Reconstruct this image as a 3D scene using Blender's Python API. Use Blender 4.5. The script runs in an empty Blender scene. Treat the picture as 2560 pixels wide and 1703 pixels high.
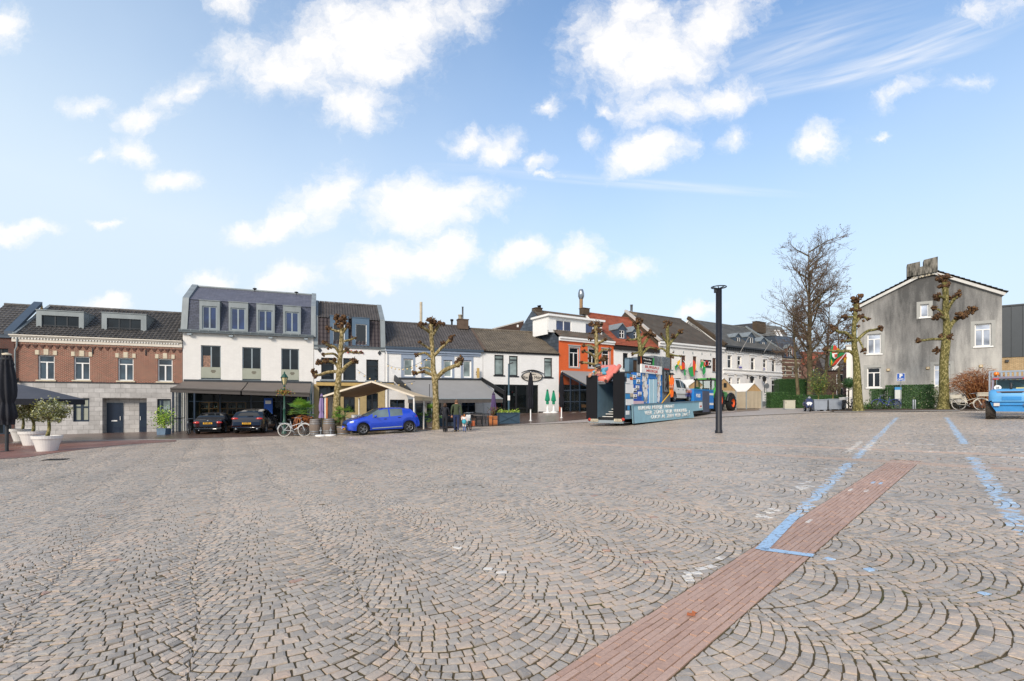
import bpy,bmesh,math,random
import numpy as np
from mathutils import Vector,Matrix,Euler,noise as mnoise
random.seed(7);RNG=np.random.default_rng(11)
SC=bpy.context.scene;COL=SC.collection
F,H,U0,V0=1230.0,1.45,1280.0,1010.0
rad,sin,cos,PI=math.radians,math.sin,math.cos,math.pi

# ------------------------------------------------------------------ terrain
KX=[-90,-32,-12,0,10,20,26,34,70,120]
KZ=[-1.2,-.70,-.40,0,.36,.82,1.05,1.1,1.3,1.3]
def ss(a,b,x):
    t=np.clip((np.asarray(x,float)-a)/(b-a),0,1);return t*t*(3-2*t)
def gz(X,Y):
    z=np.interp(X,KX,KZ)+.5*ss(34,47,Y)*(1-ss(10,22,X))*ss(-14,-5,X)
    return z
def G(px,py):
    """ground point seen at a photo pixel"""
    dx,dz=(px-U0)/F,(V0-py)/F
    t=.8;prev=t
    while t<140:
        if H+dz*t<float(gz(dx*t,t)):
            lo,hi=prev,t
            for _ in range(30):
                m=.5*(lo+hi)
                if H+dz*m<float(gz(dx*m,m)):hi=m
                else:lo=m
            return Vector((dx*hi,hi,float(gz(dx*hi,hi))))
        prev=t;t+=.15
    return Vector((dx*60,60,float(gz(dx*60,60))))
def GD(px,d):
    X=(px-U0)/F*d;return Vector((X,d,float(gz(X,d))))
def RAY(px,py,d):
    return Vector(((px-U0)/F*d,d,H+(V0-py)/F*d))
def crop(ox,oy,s):return lambda x,y:(ox+x/s,oy+y/s)
c1,c2,c3,c4=crop(0,700,3.485),crop(420,700,3.825),crop(760,740,4.2375),crop(960,740,4.237)
c5,c6,c7,c8=crop(1280,700,4.02),crop(1440,860,5.357),crop(1660,700,4.357),crop(2060,620,3.484)

# ------------------------------------------------------------------ materials
def hx(s):
    s=s.lstrip('#');c=[int(s[i:i+2],16)/255 for i in (0,2,4)]
    return tuple(((v/12.92) if v<=.04045 else ((v+.055)/1.055)**2.4) for v in c)+(1,)
MATS={}
def nodes_of(name):
    m=bpy.data.materials.new(name);m.use_nodes=True
    return m,m.node_tree,m.node_tree.nodes['Principled BSDF']
def nd(t,typ,**kw):
    n=t.nodes.new(typ)
    for k,v in kw.items():
        if k in n.inputs:n.inputs[k].default_value=v
        else:setattr(n,k,v)
    return n
def ramp(t,fac,stops):
    r=t.nodes.new('ShaderNodeValToRGB');e=r.color_ramp.elements
    while len(e)<len(stops):e.new(.5)
    for el,(p,c) in zip(e,stops):el.position=p;el.color=c
    t.links.new(fac,r.inputs['Fac']);return r
def mul(c,k):return (min(c[0]*k,1),min(c[1]*k,1),min(c[2]*k,1),1)
def mat(name,col,rough=.6,metal=0.,var=.12,scale=3.,bump=0.,bscale=30.,spec=.5,stretch=(1,1,1),dirt=None,coat=0.,emit=None):
    if name in MATS:return MATS[name]
    m,t,b=nodes_of(name);c=hx(col) if isinstance(col,str) else col
    b.inputs['Roughness'].default_value=rough;b.inputs['Metallic'].default_value=metal
    b.inputs['Specular IOR Level'].default_value=spec
    if coat:b.inputs['Coat Weight'].default_value=coat;b.inputs['Coat Roughness'].default_value=.05
    if emit:b.inputs['Emission Color'].default_value=c;b.inputs['Emission Strength'].default_value=emit
    tc=nd(t,'ShaderNodeTexCoord');mp=nd(t,'ShaderNodeMapping');mp.inputs['Scale'].default_value=stretch
    t.links.new(tc.outputs['Object'],mp.inputs['Vector'])
    if var:
        n=nd(t,'ShaderNodeTexNoise',Scale=scale,Detail=6.0,Roughness=.6);t.links.new(mp.outputs[0],n.inputs['Vector'])
        st=[(.3,mul(c,1-var)),(.7,mul(c,1+var))]
        r=ramp(t,n.outputs['Fac'],st);out=r.outputs[0]
        if dirt:
            n2=nd(t,'ShaderNodeTexNoise',Scale=dirt[1],Detail=8.0,Roughness=.65);t.links.new(mp.outputs[0],n2.inputs['Vector'])
            r2=ramp(t,n2.outputs['Fac'],[(dirt[2],(0,0,0,1)),(dirt[2]+.18,(1,1,1,1))])
            mx=nd(t,'ShaderNodeMixRGB');mx.inputs[2].default_value=hx(dirt[0])
            fm=nd(t,'ShaderNodeMath',operation='MULTIPLY');fm.inputs[1].default_value=dirt[3]
            t.links.new(r2.outputs[0],fm.inputs[0]);t.links.new(fm.outputs[0],mx.inputs[0]);t.links.new(out,mx.inputs[1]);out=mx.outputs[0]
        t.links.new(out,b.inputs['Base Color'])
    else:b.inputs['Base Color'].default_value=c
    if bump:
        n=nd(t,'ShaderNodeTexNoise',Scale=bscale,Detail=4.0);t.links.new(mp.outputs[0],n.inputs['Vector'])
        bp=nd(t,'ShaderNodeBump',Strength=bump,Distance=.02);t.links.new(n.outputs['Fac'],bp.inputs['Height']);t.links.new(bp.outputs[0],b.inputs['Normal'])
    MATS[name]=m;return m
def brick(name,ca,cb,cm,bw=.21,bh=.065,ms=.012,rough=.85,bump=.6,stain=None,off=.5,mode='wall',bias=0.,nz=(.72,1.12)):
    """courses laid in local x / z (walls) or x / y (paving)"""
    if name in MATS:return MATS[name]
    m,t,b=nodes_of(name);b.inputs['Roughness'].default_value=rough
    tc=nd(t,'ShaderNodeTexCoord');sp=nd(t,'ShaderNodeSeparateXYZ');t.links.new(tc.outputs['Object'],sp.inputs[0])
    cx=nd(t,'ShaderNodeCombineXYZ')
    if mode=='wall':
        a=nd(t,'ShaderNodeMath',operation='ADD');t.links.new(sp.outputs[0],a.inputs[0]);t.links.new(sp.outputs[1],a.inputs[1])
        t.links.new(a.outputs[0],cx.inputs[0]);t.links.new(sp.outputs[2],cx.inputs[1])
    else:
        t.links.new(sp.outputs[0],cx.inputs[0]);t.links.new(sp.outputs[1],cx.inputs[1])
    br=nd(t,'ShaderNodeTexBrick',Scale=1.0);br.offset=off
    br.inputs['Brick Width'].default_value=bw;br.inputs['Row Height'].default_value=bh;br.inputs['Mortar Size'].default_value=ms
    br.inputs['Color1'].default_value=hx(ca);br.inputs['Color2'].default_value=hx(cb);br.inputs['Mortar'].default_value=hx(cm);br.inputs['Bias'].default_value=bias
    t.links.new(cx.outputs[0],br.inputs['Vector'])
    n=nd(t,'ShaderNodeTexNoise',Scale=1.3,Detail=8.0,Roughness=.7);t.links.new(tc.outputs['Object'],n.inputs['Vector'])
    r=ramp(t,n.outputs['Fac'],[(.3,(nz[0],)*3+(1,)),(.7,(nz[1],)*3+(1,))])
    mx=nd(t,'ShaderNodeMixRGB',blend_type='MULTIPLY');mx.inputs[0].default_value=1
    t.links.new(br.outputs['Color'],mx.inputs[1]);t.links.new(r.outputs[0],mx.inputs[2]);out=mx.outputs[0]
    if stain:
        n2=nd(t,'ShaderNodeTexNoise',Scale=stain[1],Detail=9.0,Roughness=.7);t.links.new(tc.outputs['Object'],n2.inputs['Vector'])
        r2=ramp(t,n2.outputs['Fac'],[(stain[2],(0,0,0,1)),(stain[2]+.15,(stain[3],)*3+(1,))])
        m2=nd(t,'ShaderNodeMixRGB');m2.inputs[2].default_value=hx(stain[0]);t.links.new(r2.outputs[0],m2.inputs[0]);t.links.new(out,m2.inputs[1]);out=m2.outputs[0]
    t.links.new(out,b.inputs['Base Color'])
    bp=nd(t,'ShaderNodeBump',Strength=bump,Distance=.01);bp.invert=True
    t.links.new(br.outputs['Fac'],bp.inputs['Height']);t.links.new(bp.outputs[0],b.inputs['Normal'])
    MATS[name]=m;return m
def glass(name,col,rough=.06,spec=.8):
    if name in MATS:return MATS[name]
    m,t,b=nodes_of(name);b.inputs['Roughness'].default_value=rough;b.inputs['Specular IOR Level'].default_value=spec
    tc=nd(t,'ShaderNodeTexCoord');n=nd(t,'ShaderNodeTexNoise',Scale=.9,Detail=2.0);t.links.new(tc.outputs['Object'],n.inputs['Vector'])
    r=ramp(t,n.outputs['Fac'],[(.3,mul(hx(col),.4)),(.7,mul(hx(col),1.7))]);t.links.new(r.outputs[0],b.inputs['Base Color'])
    bp=nd(t,'ShaderNodeBump',Strength=.10,Distance=.05);t.links.new(n.outputs['Fac'],bp.inputs['Height']);t.links.new(bp.outputs[0],b.inputs['Normal'])
    MATS[name]=m;return m
def clear_glass(name,tint='#dfe9ea',fac=.75):
    if name in MATS:return MATS[name]
    m,t,b=nodes_of(name);b.inputs['Roughness'].default_value=.04;b.inputs['Base Color'].default_value=hx('#20282c')
    tr=nd(t,'ShaderNodeBsdfTransparent');tr.inputs[0].default_value=hx(tint);mx=nd(t,'ShaderNodeMixShader');mx.inputs[0].default_value=fac
    t.links.new(b.outputs[0],mx.inputs[1]);t.links.new(tr.outputs[0],mx.inputs[2]);t.links.new(mx.outputs[0],t.nodes['Material Output'].inputs[0])
    MATS[name]=m;return m

# ------------------------------------------------------------------ mesh building
class MB:
    def __init__(s):s.v=[];s.f=[];s.mi=[];s.sm=[];s.mats=[]
    def add(s,V,Fc,m,smooth=False):
        o=len(s.v);s.v+=[tuple(p) for p in V]
        if m not in s.mats:s.mats.append(m)
        k=s.mats.index(m)
        for f in Fc:s.f.append(tuple(i+o for i in f));s.mi.append(k);s.sm.append(smooth)
        return s
    def box(s,a,b,m,M=None):
        x0,y0,z0=a;x1,y1,z1=b
        V=[(x0,y0,z0),(x1,y0,z0),(x1,y1,z0),(x0,y1,z0),(x0,y0,z1),(x1,y0,z1),(x1,y1,z1),(x0,y1,z1)]
        if M:V=[M@Vector(p) for p in V]
        return s.add(V,[(0,3,2,1),(4,5,6,7),(0,1,5,4),(1,2,6,5),(2,3,7,6),(3,0,4,7)],m)
    def bar(s,p,q,w,h,m,up=(0,0,1)):
        p,q=Vector(p),Vector(q);d=(q-p);L=d.length;d.normalize();u=Vector(up)
        if abs(d.dot(u))>.98:u=Vector((0,1,0))
        sx=d.cross(u).normalized();uz=sx.cross(d)
        V=[]
        for e in (p,q):
            for i,j in ((-1,-1),(1,-1),(1,1),(-1,1)):V.append(e+sx*(i*w/2)+uz*(j*h/2))
        return s.add(V,[(0,1,2,3),(7,6,5,4),(0,4,5,1),(1,5,6,2),(2,6,7,3),(3,7,4,0)],m)
    def tube(s,pts,r,m,n=8,cap=True,smooth=True):
        pts=[Vector(p) for p in pts];k=len(pts);rs=r if isinstance(r,(list,tuple)) else [r]*k
        V=[];ref=None
        for i,p in enumerate(pts):
            d=(pts[min(i+1,k-1)]-pts[max(i-1,0)])
            if d.length<1e-9:d=Vector((0,0,1))
            d.normalize()
            if ref is None:ref=Vector((1,0,0)) if abs(d.x)<.8 else Vector((0,1,0))
            a=(ref-d*ref.dot(d)).normalized();ref=a;b=d.cross(a)
            for j in range(n):
                t=2*PI*j/n;V.append(p+(a*cos(t)+b*sin(t))*rs[i])
        Fc=[(i*n+j,i*n+(j+1)%n,(i+1)*n+(j+1)%n,(i+1)*n+j) for i in range(k-1) for j in range(n)]
        s.add(V,Fc,m,smooth)
        if cap:s.add(V[:n],[tuple(range(n))[::-1]],m);s.add(V[-n:],[tuple(range(n))],m)
        return s
    def lathe(s,prof,m,o=(0,0,0),n=20,smooth=True,M=None,cap=True):
        o=Vector(o);V=[]
        for r,z in prof:
            for j in range(n):
                t=2*PI*j/n;V.append(o+Vector((r*cos(t),r*sin(t),z)))
        if M:V=[M@p for p in V]
        k=len(prof)
        s.add(V,[(i*n+j,i*n+(j+1)%n,(i+1)*n+(j+1)%n,(i+1)*n+j) for i in range(k-1) for j in range(n)],m,smooth)
        if cap:
            if prof[0][0]>1e-4:s.add(V[:n],[tuple(range(n))[::-1]],m)
            if prof[-1][0]>1e-4:s.add(V[-n:],[tuple(range(n))],m)
        return s
    def prism(s,poly,y0,y1,m,M=None):
        """outline in x / z pushed from y0 to y1"""
        n=len(poly);V=[(x,y0,z) for x,z in poly]+[(x,y1,z) for x,z in poly]
        if M:V=[M@Vector(p) for p in V]
        return s.add(V,[tuple(range(n)),tuple(range(2*n-1,n-1,-1))]+[(i,i+n,(i+1)%n+n,(i+1)%n) for i in range(n)],m)
    def ball(s,c,r,m,sub=2,jit=0.,sc=(1,1,1),seed=0):
        bm=bmesh.new();bmesh.ops.create_icosphere(bm,subdivisions=sub,radius=1)
        V=[]
        for v in bm.verts:
            k=1+jit*mnoise.noise(v.co*2.3+Vector((seed*3.1,seed,0)));V.append(Vector(c)+Vector((v.co.x*sc[0],v.co.y*sc[1],v.co.z*sc[2]))*r*k)
        s.add(V,[tuple(v.index for v in f.verts) for f in bm.faces],m,True);bm.free();return s
    def blob(s,pts,m):
        return s
    def build(s,name,parent=None,loc=None,rotz=None):
        me=bpy.data.meshes.new(name);me.from_pydata(s.v,[],s.f)
        for m in s.mats:me.materials.append(m)
        me.polygons.foreach_set('material_index',s.mi);me.polygons.foreach_set('use_smooth',s.sm);me.update()
        o=bpy.data.objects.new(name,me);COL.objects.link(o)
        if parent:o.parent=parent
        if loc is not None:o.location=loc
        if rotz is not None:o.rotation_euler=(0,0,rotz)
        return o
def tag(o,label,cat=None,group=None,kind=None):
    if label:o['label']=label
    if cat:o['category']=cat
    if group:o['group']=group
    if kind:o['kind']=kind
    return o
def thing(name,label,cat,loc=(0,0,0),rotz=0,group=None,rot=None):
    o=bpy.data.objects.new(name,None);COL.objects.link(o);o.location=loc
    o.rotation_euler=rot or (0,0,rotz);o.empty_display_size=.2
    return tag(o,label,cat,group)
def kids(o):return [c for c in bpy.data.objects if c.parent==o]
def copy_tree(o,parent=None):
    c=o.copy();COL.objects.link(c)
    if parent:c.parent=parent
    for ch in kids(o):copy_tree(ch,c)
    return c
def text_mesh(name,body,size,m,parent,M,ext=.01,align='CENTER',bold=0.,sx=1.):
    cu=bpy.data.curves.new('t','FONT');cu.body=body;cu.size=size;cu.extrude=ext;cu.align_x=align;cu.align_y='CENTER';cu.offset=bold;cu.resolution_u=2
    o=bpy.data.objects.new('t',cu);COL.objects.link(o)
    dg=bpy.context.evaluated_depsgraph_get();me=bpy.data.meshes.new_from_object(o.evaluated_get(dg));bpy.data.objects.remove(o)
    me.transform(M@Matrix.Diagonal((sx,1,1,1)));me.materials.clear();me.materials.append(m)
    o=bpy.data.objects.new(name,me);COL.objects.link(o);o.parent=parent;return o
FACE=Matrix(((1,0,0,0),(0,0,-1,0),(0,1,0,0),(0,0,0,1)))   # text lying in x/z, read from -y
# ================================================================== camera, sky, sun
cam=bpy.data.cameras.new('camera');co=bpy.data.objects.new('camera',cam);COL.objects.link(co)
co.location=(0,0,H);co.rotation_euler=(PI/2,0,0);cam.sensor_width=36;cam.lens=36*F/2560
cam.shift_y=(V0-1703/2)/2560;cam.clip_end=3000;cam.clip_start=.05;SC.camera=co
SC.view_settings.view_transform='Standard';SC.view_settings.look='None';SC.view_settings.gamma=1;SC.view_settings.use_curve_mapping=False
SC.view_settings.exposure=EXPO=.35
SUN_EL,SUN_AZ=rad(30),rad(203)      # azimuth clockwise from +Y: behind the camera, a little to the left
w=bpy.data.worlds.new('World');SC.world=w;w.use_nodes=True;wt=w.node_tree
bg=wt.nodes['Background'];sky=nd(wt,'ShaderNodeTexSky');sky.sky_type='NISHITA';sky.sun_disc=False
sky.sun_elevation=SUN_EL;sky.sun_rotation=SUN_AZ;sky.altitude=50;sky.air_density=1.0;sky.dust_density=.6;sky.ozone_density=2.0
tc=nd(wt,'ShaderNodeTexCoord');sp=nd(wt,'ShaderNodeSeparateXYZ');wt.links.new(tc.outputs['Generated'],sp.inputs[0])
def wm(op,a,b=None,c=None):
    n=nd(wt,'ShaderNodeMath',operation=op)
    for i,x in enumerate((a,b,c)):
        if x is None:continue
        if isinstance(x,(int,float)):n.inputs[i].default_value=x
        else:wt.links.new(x,n.inputs[i])
    return n.outputs[0]
ydir=wm('MAXIMUM',sp.outputs[1],.03)
ax,az=wm('DIVIDE',sp.outputs[0],ydir),wm('DIVIDE',sp.outputs[2],ydir)
cb=nd(wt,'ShaderNodeCombineXYZ');wt.links.new(ax,cb.inputs[0]);wt.links.new(az,cb.inputs[1])
n0=nd(wt,'ShaderNodeTexNoise',Scale=6.0,Detail=9.0,Roughness=.66);wt.links.new(cb.outputs[0],n0.inputs['Vector'])
vs=nd(wt,'ShaderNodeVectorMath',operation='SUBTRACT');wt.links.new(n0.outputs['Color'],vs.inputs[0]);vs.inputs[1].default_value=(.5,.5,.5)
vm=nd(wt,'ShaderNodeVectorMath',operation='MULTIPLY_ADD');wt.links.new(vs.outputs[0],vm.inputs[0]);vm.inputs[1].default_value=(.17,.11,0);wt.links.new(cb.outputs[0],vm.inputs[2])
CLOUDS=[(900,95,190,110,0,0),(1030,40,210,75,12,0),(720,185,185,70,-18,.05),(900,255,120,60,-10,.05),(800,110,120,80,20,.1),(585,15,75,45,0,.1),(470,215,60,20,0,.35),(950,160,90,50,0,.1),
 (1530,110,120,120,0,0),(1640,140,150,110,20,0),(1790,70,170,75,28,.05),(1700,255,170,55,12,.15),(1800,240,110,45,25,.2),(1560,30,90,60,0,0),
 (1610,380,90,50,18,0),(1065,510,160,62,3,-.1),(1020,500,100,50,0,0),(820,480,110,75,30,.1),(730,545,130,45,22,.2),(605,580,70,30,0,.1),
 (965,655,75,55,8,-.1),(1060,660,70,50,15,-.1),(1120,625,60,38,15,-.1),(1010,680,90,30,0,0),(1290,638,75,40,20,.05),(1425,640,68,45,12,0),(1575,668,80,36,8,.1),(1370,430,40,16,0,.3),
 (380,275,95,48,12,.12),(430,230,90,42,20,.2),(335,370,70,40,0,.15),(240,380,40,25,0,.25),(220,262,70,32,5,.2),(430,450,70,32,0,.25),(8,68,55,50,0,0),(55,575,100,26,8,.1),(20,600,60,26,0,.15),(250,545,50,14,0,.2),
 (730,705,95,38,8,0),(530,705,75,32,8,0),(260,760,90,28,8,.15),(950,720,36,22,0,.1),(1230,365,90,50,15,.2),(1160,350,70,40,15,.2),(1345,400,50,30,20,.25),(1480,345,50,30,15,.25),(1362,282,40,28,0,.25),(1515,275,40,24,0,.3),
 (2055,360,85,48,20,.28),(2240,230,95,38,18,.25),(2410,210,80,32,12,.35),(2450,20,120,60,0,.35),(1740,775,70,24,0,.15),(1830,340,60,40,35,.3),(2200,350,40,16,15,.4)]
acc=None
for (px,py,rx,ry,an,bias) in CLOUDS:
    mp=nd(wt,'ShaderNodeMapping',vector_type='TEXTURE');mp.inputs['Location'].default_value=((px-U0)/F,(V0-py)/F,0)
    mp.inputs['Rotation'].default_value=(0,0,rad(an));mp.inputs['Scale'].default_value=(rx/F*1.3,ry/F*1.3,1)
    wt.links.new(vm.outputs[0],mp.inputs[0])
    ln=nd(wt,'ShaderNodeVectorMath',operation='LENGTH');wt.links.new(mp.outputs[0],ln.inputs[0])
    v=ln.outputs['Value']
    if bias:v=wm('ADD',v,bias)
    acc=v if acc is None else wm('SMOOTH_MIN',acc,v,.25)
n1=nd(wt,'ShaderNodeTexNoise',Scale=9.0,Detail=12.0,Roughness=.68);wt.links.new(vm.outputs[0],n1.inputs['Vector'])
front=wm('MULTIPLY_ADD',wm('SUBTRACT',n1.outputs['Fac'],.5),2.2,wm('SUBTRACT',1.0,acc))
n2=nd(wt,'ShaderNodeTexNoise',Scale=2.2,Detail=7.0,Roughness=.6);wt.links.new(tc.outputs['Generated'],n2.inputs['Vector'])
back=wm('MULTIPLY',wm('SUBTRACT',n2.outputs['Fac'],.42),3.0)
isb=wm('LESS_THAN',sp.outputs[1],.05)
dens=wm('ADD',wm('MULTIPLY',front,wm('SUBTRACT',1.0,isb)),wm('MULTIPLY',back,isb))
mr=nd(wt,'ShaderNodeMapRange',interpolation_type='SMOOTHSTEP');wt.links.new(dens,mr.inputs[0]);mr.inputs[1].default_value=-.12;mr.inputs[2].default_value=.85;mr.inputs[4].default_value=.95
# thin high veil: brightest towards the horizon and the left
el=nd(wt,'ShaderNodeMapRange',interpolation_type='SMOOTHERSTEP');wt.links.new(sp.outputs[2],el.inputs[0]);el.inputs[1].default_value=-.02;el.inputs[2].default_value=.80;el.inputs[3].default_value=.97;el.inputs[4].default_value=.10
n3=nd(wt,'ShaderNodeTexNoise',Scale=3.0,Detail=5.0);wt.links.new(tc.outputs['Generated'],n3.inputs['Vector'])
lf=nd(wt,'ShaderNodeMapRange');wt.links.new(sp.outputs[0],lf.inputs[0]);lf.inputs[1].default_value=-.75;lf.inputs[2].default_value=.1;lf.inputs[3].default_value=.36;lf.inputs[4].default_value=0
veil=wm('ADD',wm('ADD',el.outputs[0],lf.outputs[0]),wm('MULTIPLY',wm('SUBTRACT',n3.outputs['Fac'],.5),.22))
mxv=nd(wt,'ShaderNodeMixRGB');wt.links.new(veil,mxv.inputs[0]);hs=nd(wt,'ShaderNodeHueSaturation');hs.inputs['Saturation'].default_value=1.2;hs.inputs['Value'].default_value=1.55;wt.links.new(sky.outputs[0],hs.inputs['Color']);wt.links.new(hs.outputs[0],mxv.inputs[1]);mxv.inputs[2].default_value=(4.6,5.5,6.35,1)
cir=None
for (px,py,rx,ry,an,k) in ((2110,185,420,34,12,.5),(2330,110,330,60,20,.45),(1960,140,260,60,20,.3),(1640,462,430,18,-4,.42),(2050,90,340,90,16,.22),(1250,425,260,14,-3,.2)):
    mp=nd(wt,'ShaderNodeMapping',vector_type='TEXTURE');mp.inputs['Location'].default_value=((px-U0)/F,(V0-py)/F,0);mp.inputs['Rotation'].default_value=(0,0,rad(an));mp.inputs['Scale'].default_value=(rx/F,ry/F,1);wt.links.new(cb.outputs[0],mp.inputs[0])
    ln=nd(wt,'ShaderNodeVectorMath',operation='LENGTH');wt.links.new(mp.outputs[0],ln.inputs[0]);m2_=nd(wt,'ShaderNodeMapping');m2_.inputs['Scale'].default_value=(1.4,2.6*ry/40,1);m2_.inputs['Location'].default_value=(px,py,0);wt.links.new(mp.outputs[0],m2_.inputs[0])
    nz_=nd(wt,'ShaderNodeTexNoise',Scale=1.1,Detail=5.0,Roughness=.5);wt.links.new(m2_.outputs[0],nz_.inputs['Vector'])
    v=wm('MULTIPLY',wm('MAXIMUM',wm('SUBTRACT',1.0,ln.outputs['Value']),0.0),wm('MULTIPLY',wm('MAXIMUM',wm('SUBTRACT',nz_.outputs['Fac'],.3),0.0),k*3.2));cir=v if cir is None else wm('ADD',cir,v)
cir=wm('MULTIPLY',wm('MINIMUM',cir,.6),wm('SUBTRACT',1.0,isb));veil=wm('MAXIMUM',mr.outputs[0],cir)
mxc=nd(wt,'ShaderNodeMixRGB');wt.links.new(veil,mxc.inputs[0]);wt.links.new(mxv.outputs[0],mxc.inputs[1]);mxc.inputs[2].default_value=(6.9,6.75,6.6,1)
wt.links.new(mxc.outputs[0],bg.inputs[0]);bg.inputs[1].default_value=.125
w.cycles.sampling_method='MANUAL';w.cycles.sample_map_resolution=512
sl=bpy.data.lights.new('sun','SUN');so=bpy.data.objects.new('sun',sl);COL.objects.link(so)
sl.energy=2.6;sl.angle=rad(17);sl.color=(1,.90,.78)
sd=Vector((sin(SUN_AZ)*cos(SUN_EL),cos(SUN_AZ)*cos(SUN_EL),sin(SUN_EL)));so.rotation_euler=sd.to_track_quat('Z','Y').to_euler();so.location=sd*60

# ================================================================== ground
def stone_mat(name,stops,rough=(.27,.58),moss=False):
    m,t,b=nodes_of(name);b.inputs['Specular IOR Level'].default_value=.6
    at=nd(t,'ShaderNodeAttribute');at.attribute_name='tone'
    tc=nd(t,'ShaderNodeTexCoord')
    r=ramp(t,at.outputs['Fac'],stops)
    big=nd(t,'ShaderNodeTexNoise',Scale=.35,Detail=4.0);t.links.new(tc.outputs['Object'],big.inputs['Vector'])
    rb=ramp(t,big.outputs['Fac'],[(.3,(.86,.84,.82,1)),(.7,(1.1,1.06,1.03,1))])
    fine=nd(t,'ShaderNodeTexNoise',Scale=45.0,Detail=6.0,Roughness=.7);t.links.new(tc.outputs['Object'],fine.inputs['Vector'])
    rf=ramp(t,fine.outputs['Fac'],[(.25,(.72,.71,.7,1)),(.55,(1,1,1,1)),(.8,(1.2,1.18,1.15,1))])
    m1=nd(t,'ShaderNodeMixRGB',blend_type='MULTIPLY');m1.inputs[0].default_value=1;t.links.new(r.outputs[0],m1.inputs[1]);t.links.new(rb.outputs[0],m1.inputs[2])
    m2=nd(t,'ShaderNodeMixRGB',blend_type='MULTIPLY');m2.inputs[0].default_value=.8;t.links.new(m1.outputs[0],m2.inputs[1]);t.links.new(rf.outputs[0],m2.inputs[2])
    pa=nd(t,'ShaderNodeAttribute');pa.attribute_name='paint'
    pc=ramp(t,pa.outputs['Fac'],[(.25,(0,0,0,1)),(.5,hx('#a6c3dd')),(.75,hx('#dcd6cc'))]);pc.color_ramp.interpolation='CONSTANT'
    on=nd(t,'ShaderNodeMath',operation='GREATER_THAN');on.inputs[1].default_value=.2;t.links.new(pa.outputs['Fac'],on.inputs[0])
    wr=nd(t,'ShaderNodeTexNoise',Scale=16.0,Detail=5.0,Roughness=.7);t.links.new(tc.outputs['Object'],wr.inputs['Vector'])
    wv=ramp(t,wr.outputs['Fac'],[(.38,(0,0,0,1)),(.5,(.88,.88,.88,1))])
    pf=nd(t,'ShaderNodeMath',operation='MULTIPLY');t.links.new(on.outputs[0],pf.inputs[0]);t.links.new(wv.outputs[0],pf.inputs[1])
    m3=nd(t,'ShaderNodeMixRGB');t.links.new(pf.outputs[0],m3.inputs[0]);t.links.new(m2.outputs[0],m3.inputs[1]);t.links.new(pc.outputs[0],m3.inputs[2])
    t.links.new(m3.outputs[0],b.inputs['Base Color'])
    rr=nd(t,'ShaderNodeMapRange');t.links.new(fine.outputs['Fac'],rr.inputs[0]);rr.inputs[1].default_value=.3;rr.inputs[2].default_value=.7;rr.inputs[3].default_value=rough[0];rr.inputs[4].default_value=rough[1]
    t.links.new(rr.outputs[0],b.inputs['Roughness'])
    bp=nd(t,'ShaderNodeBump',Strength=.55,Distance=.006);t.links.new(fine.outputs['Fac'],bp.inputs['Height']);t.links.new(bp.outputs[0],b.inputs['Normal'])
    return m
COB=stone_mat('cobble_stone',[(0,hx('#8d867d')),(.2,hx('#a1998f')),(.45,hx('#b2a99d')),(.65,hx('#b9aa9a')),(.82,hx('#c0af9d')),(.95,hx('#bba491')),(1,hx('#ad8d7c'))])
CLK=stone_mat('clinker_brick',[(0,hx('#b0907f')),(.5,hx('#ba9a88')),(1,hx('#c1a392'))],rough=(.5,.75))
JOI=mat('joint_earth','#54472f',.95,var=.35,scale=9,bump=.5,bscale=60,dirt=('#4c5224',1.6,.52,.75))
GND=mat('far_cobble','#ada093',.62,var=.22,scale=14,bump=.6,bscale=22)
STRIP=dict(o=np.array([.165,2.563]),d=np.array([.7095,.7047]),w=.47)   # brick band running away to the right
sd2=STRIP['d']/np.linalg.norm(STRIP['d']);sn2=np.array([sd2[1],-sd2[0]])
def band(p0,p1,wid):
    a,b2=np.array(p0,float),np.array(p1,float);d=b2-a;L=np.linalg.norm(d);d /=L
    return a,d,np.array([d[1],-d[0]]),L,wid
g2=lambda px,py:tuple(G(px,py)[:2])
B_MAIN=band(STRIP['o']-sd2*2.2,g2(2228,1150),.47)
B_CR1=band(g2(1440,1106),g2(2640,1176),.36)
B_CR2=band(g2(1500,1093),g2(2640,1140),.36)
BANDS=[B_MAIN,B_CR1,B_CR2]
def in_band(P,b,grow=0.):
    a,d,n,L,wd=b;r=P-a;s,q=r@d,r@n
    return (s>-grow) & (s<L+grow) & (q>-grow) & (q<wd+grow)
PAINT=[  # colour (.5 blue, 1 white), from, to (photo pixels), width m, share of stones that kept it
 (.5,(1990,1290),(2075,1205),.12,.8),(.5,(2075,1205),(2125,1157),.13,.75),(.5,(2135,1148),(2242,1044),.12,.8),
 (.5,(2032,1390),(2180,1425),.09,.35),(.5,(2180,1425),(2560,1500),.08,.1),(.5,(2366,1044),(2412,1110),.14,.95),(.5,(2430,1143),(2480,1215),.15,.85),(.5,(2480,1215),(2575,1345),.16,.75),
 (.5,(2080,1200),(2260,1212),.06,.5),(1.,(1700,1458),(1788,1392),.14,.42),(1.,(1886,1304),(1940,1270),.13,.45),(1.,(1992,1226),(2022,1204),.14,.5),
 (1.,(2062,1172),(2200,1179),.05,.8),(1.,(2015,1216),(2175,1228),.05,.6),(1.,(1920,1288),(2104,1312),.05,.55),(1.,(2120,1131),(2152,1103),.1,.7),(1.,(2162,1126),(2186,1104),.11,.75),
 (1.,(2184,1105),(2560,1122),.09,.6),(1.,(2225,1127),(2560,1131),.06,.6),(1.,(2420,1142),(2560,1144),.06,.6),(1.,(2150,1078),(2245,1060),.06,.3),(1.,(1130,1372),(1300,1450),.12,.1),(1.,(2300,1160),(2380,1166),.05,.5)]
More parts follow.
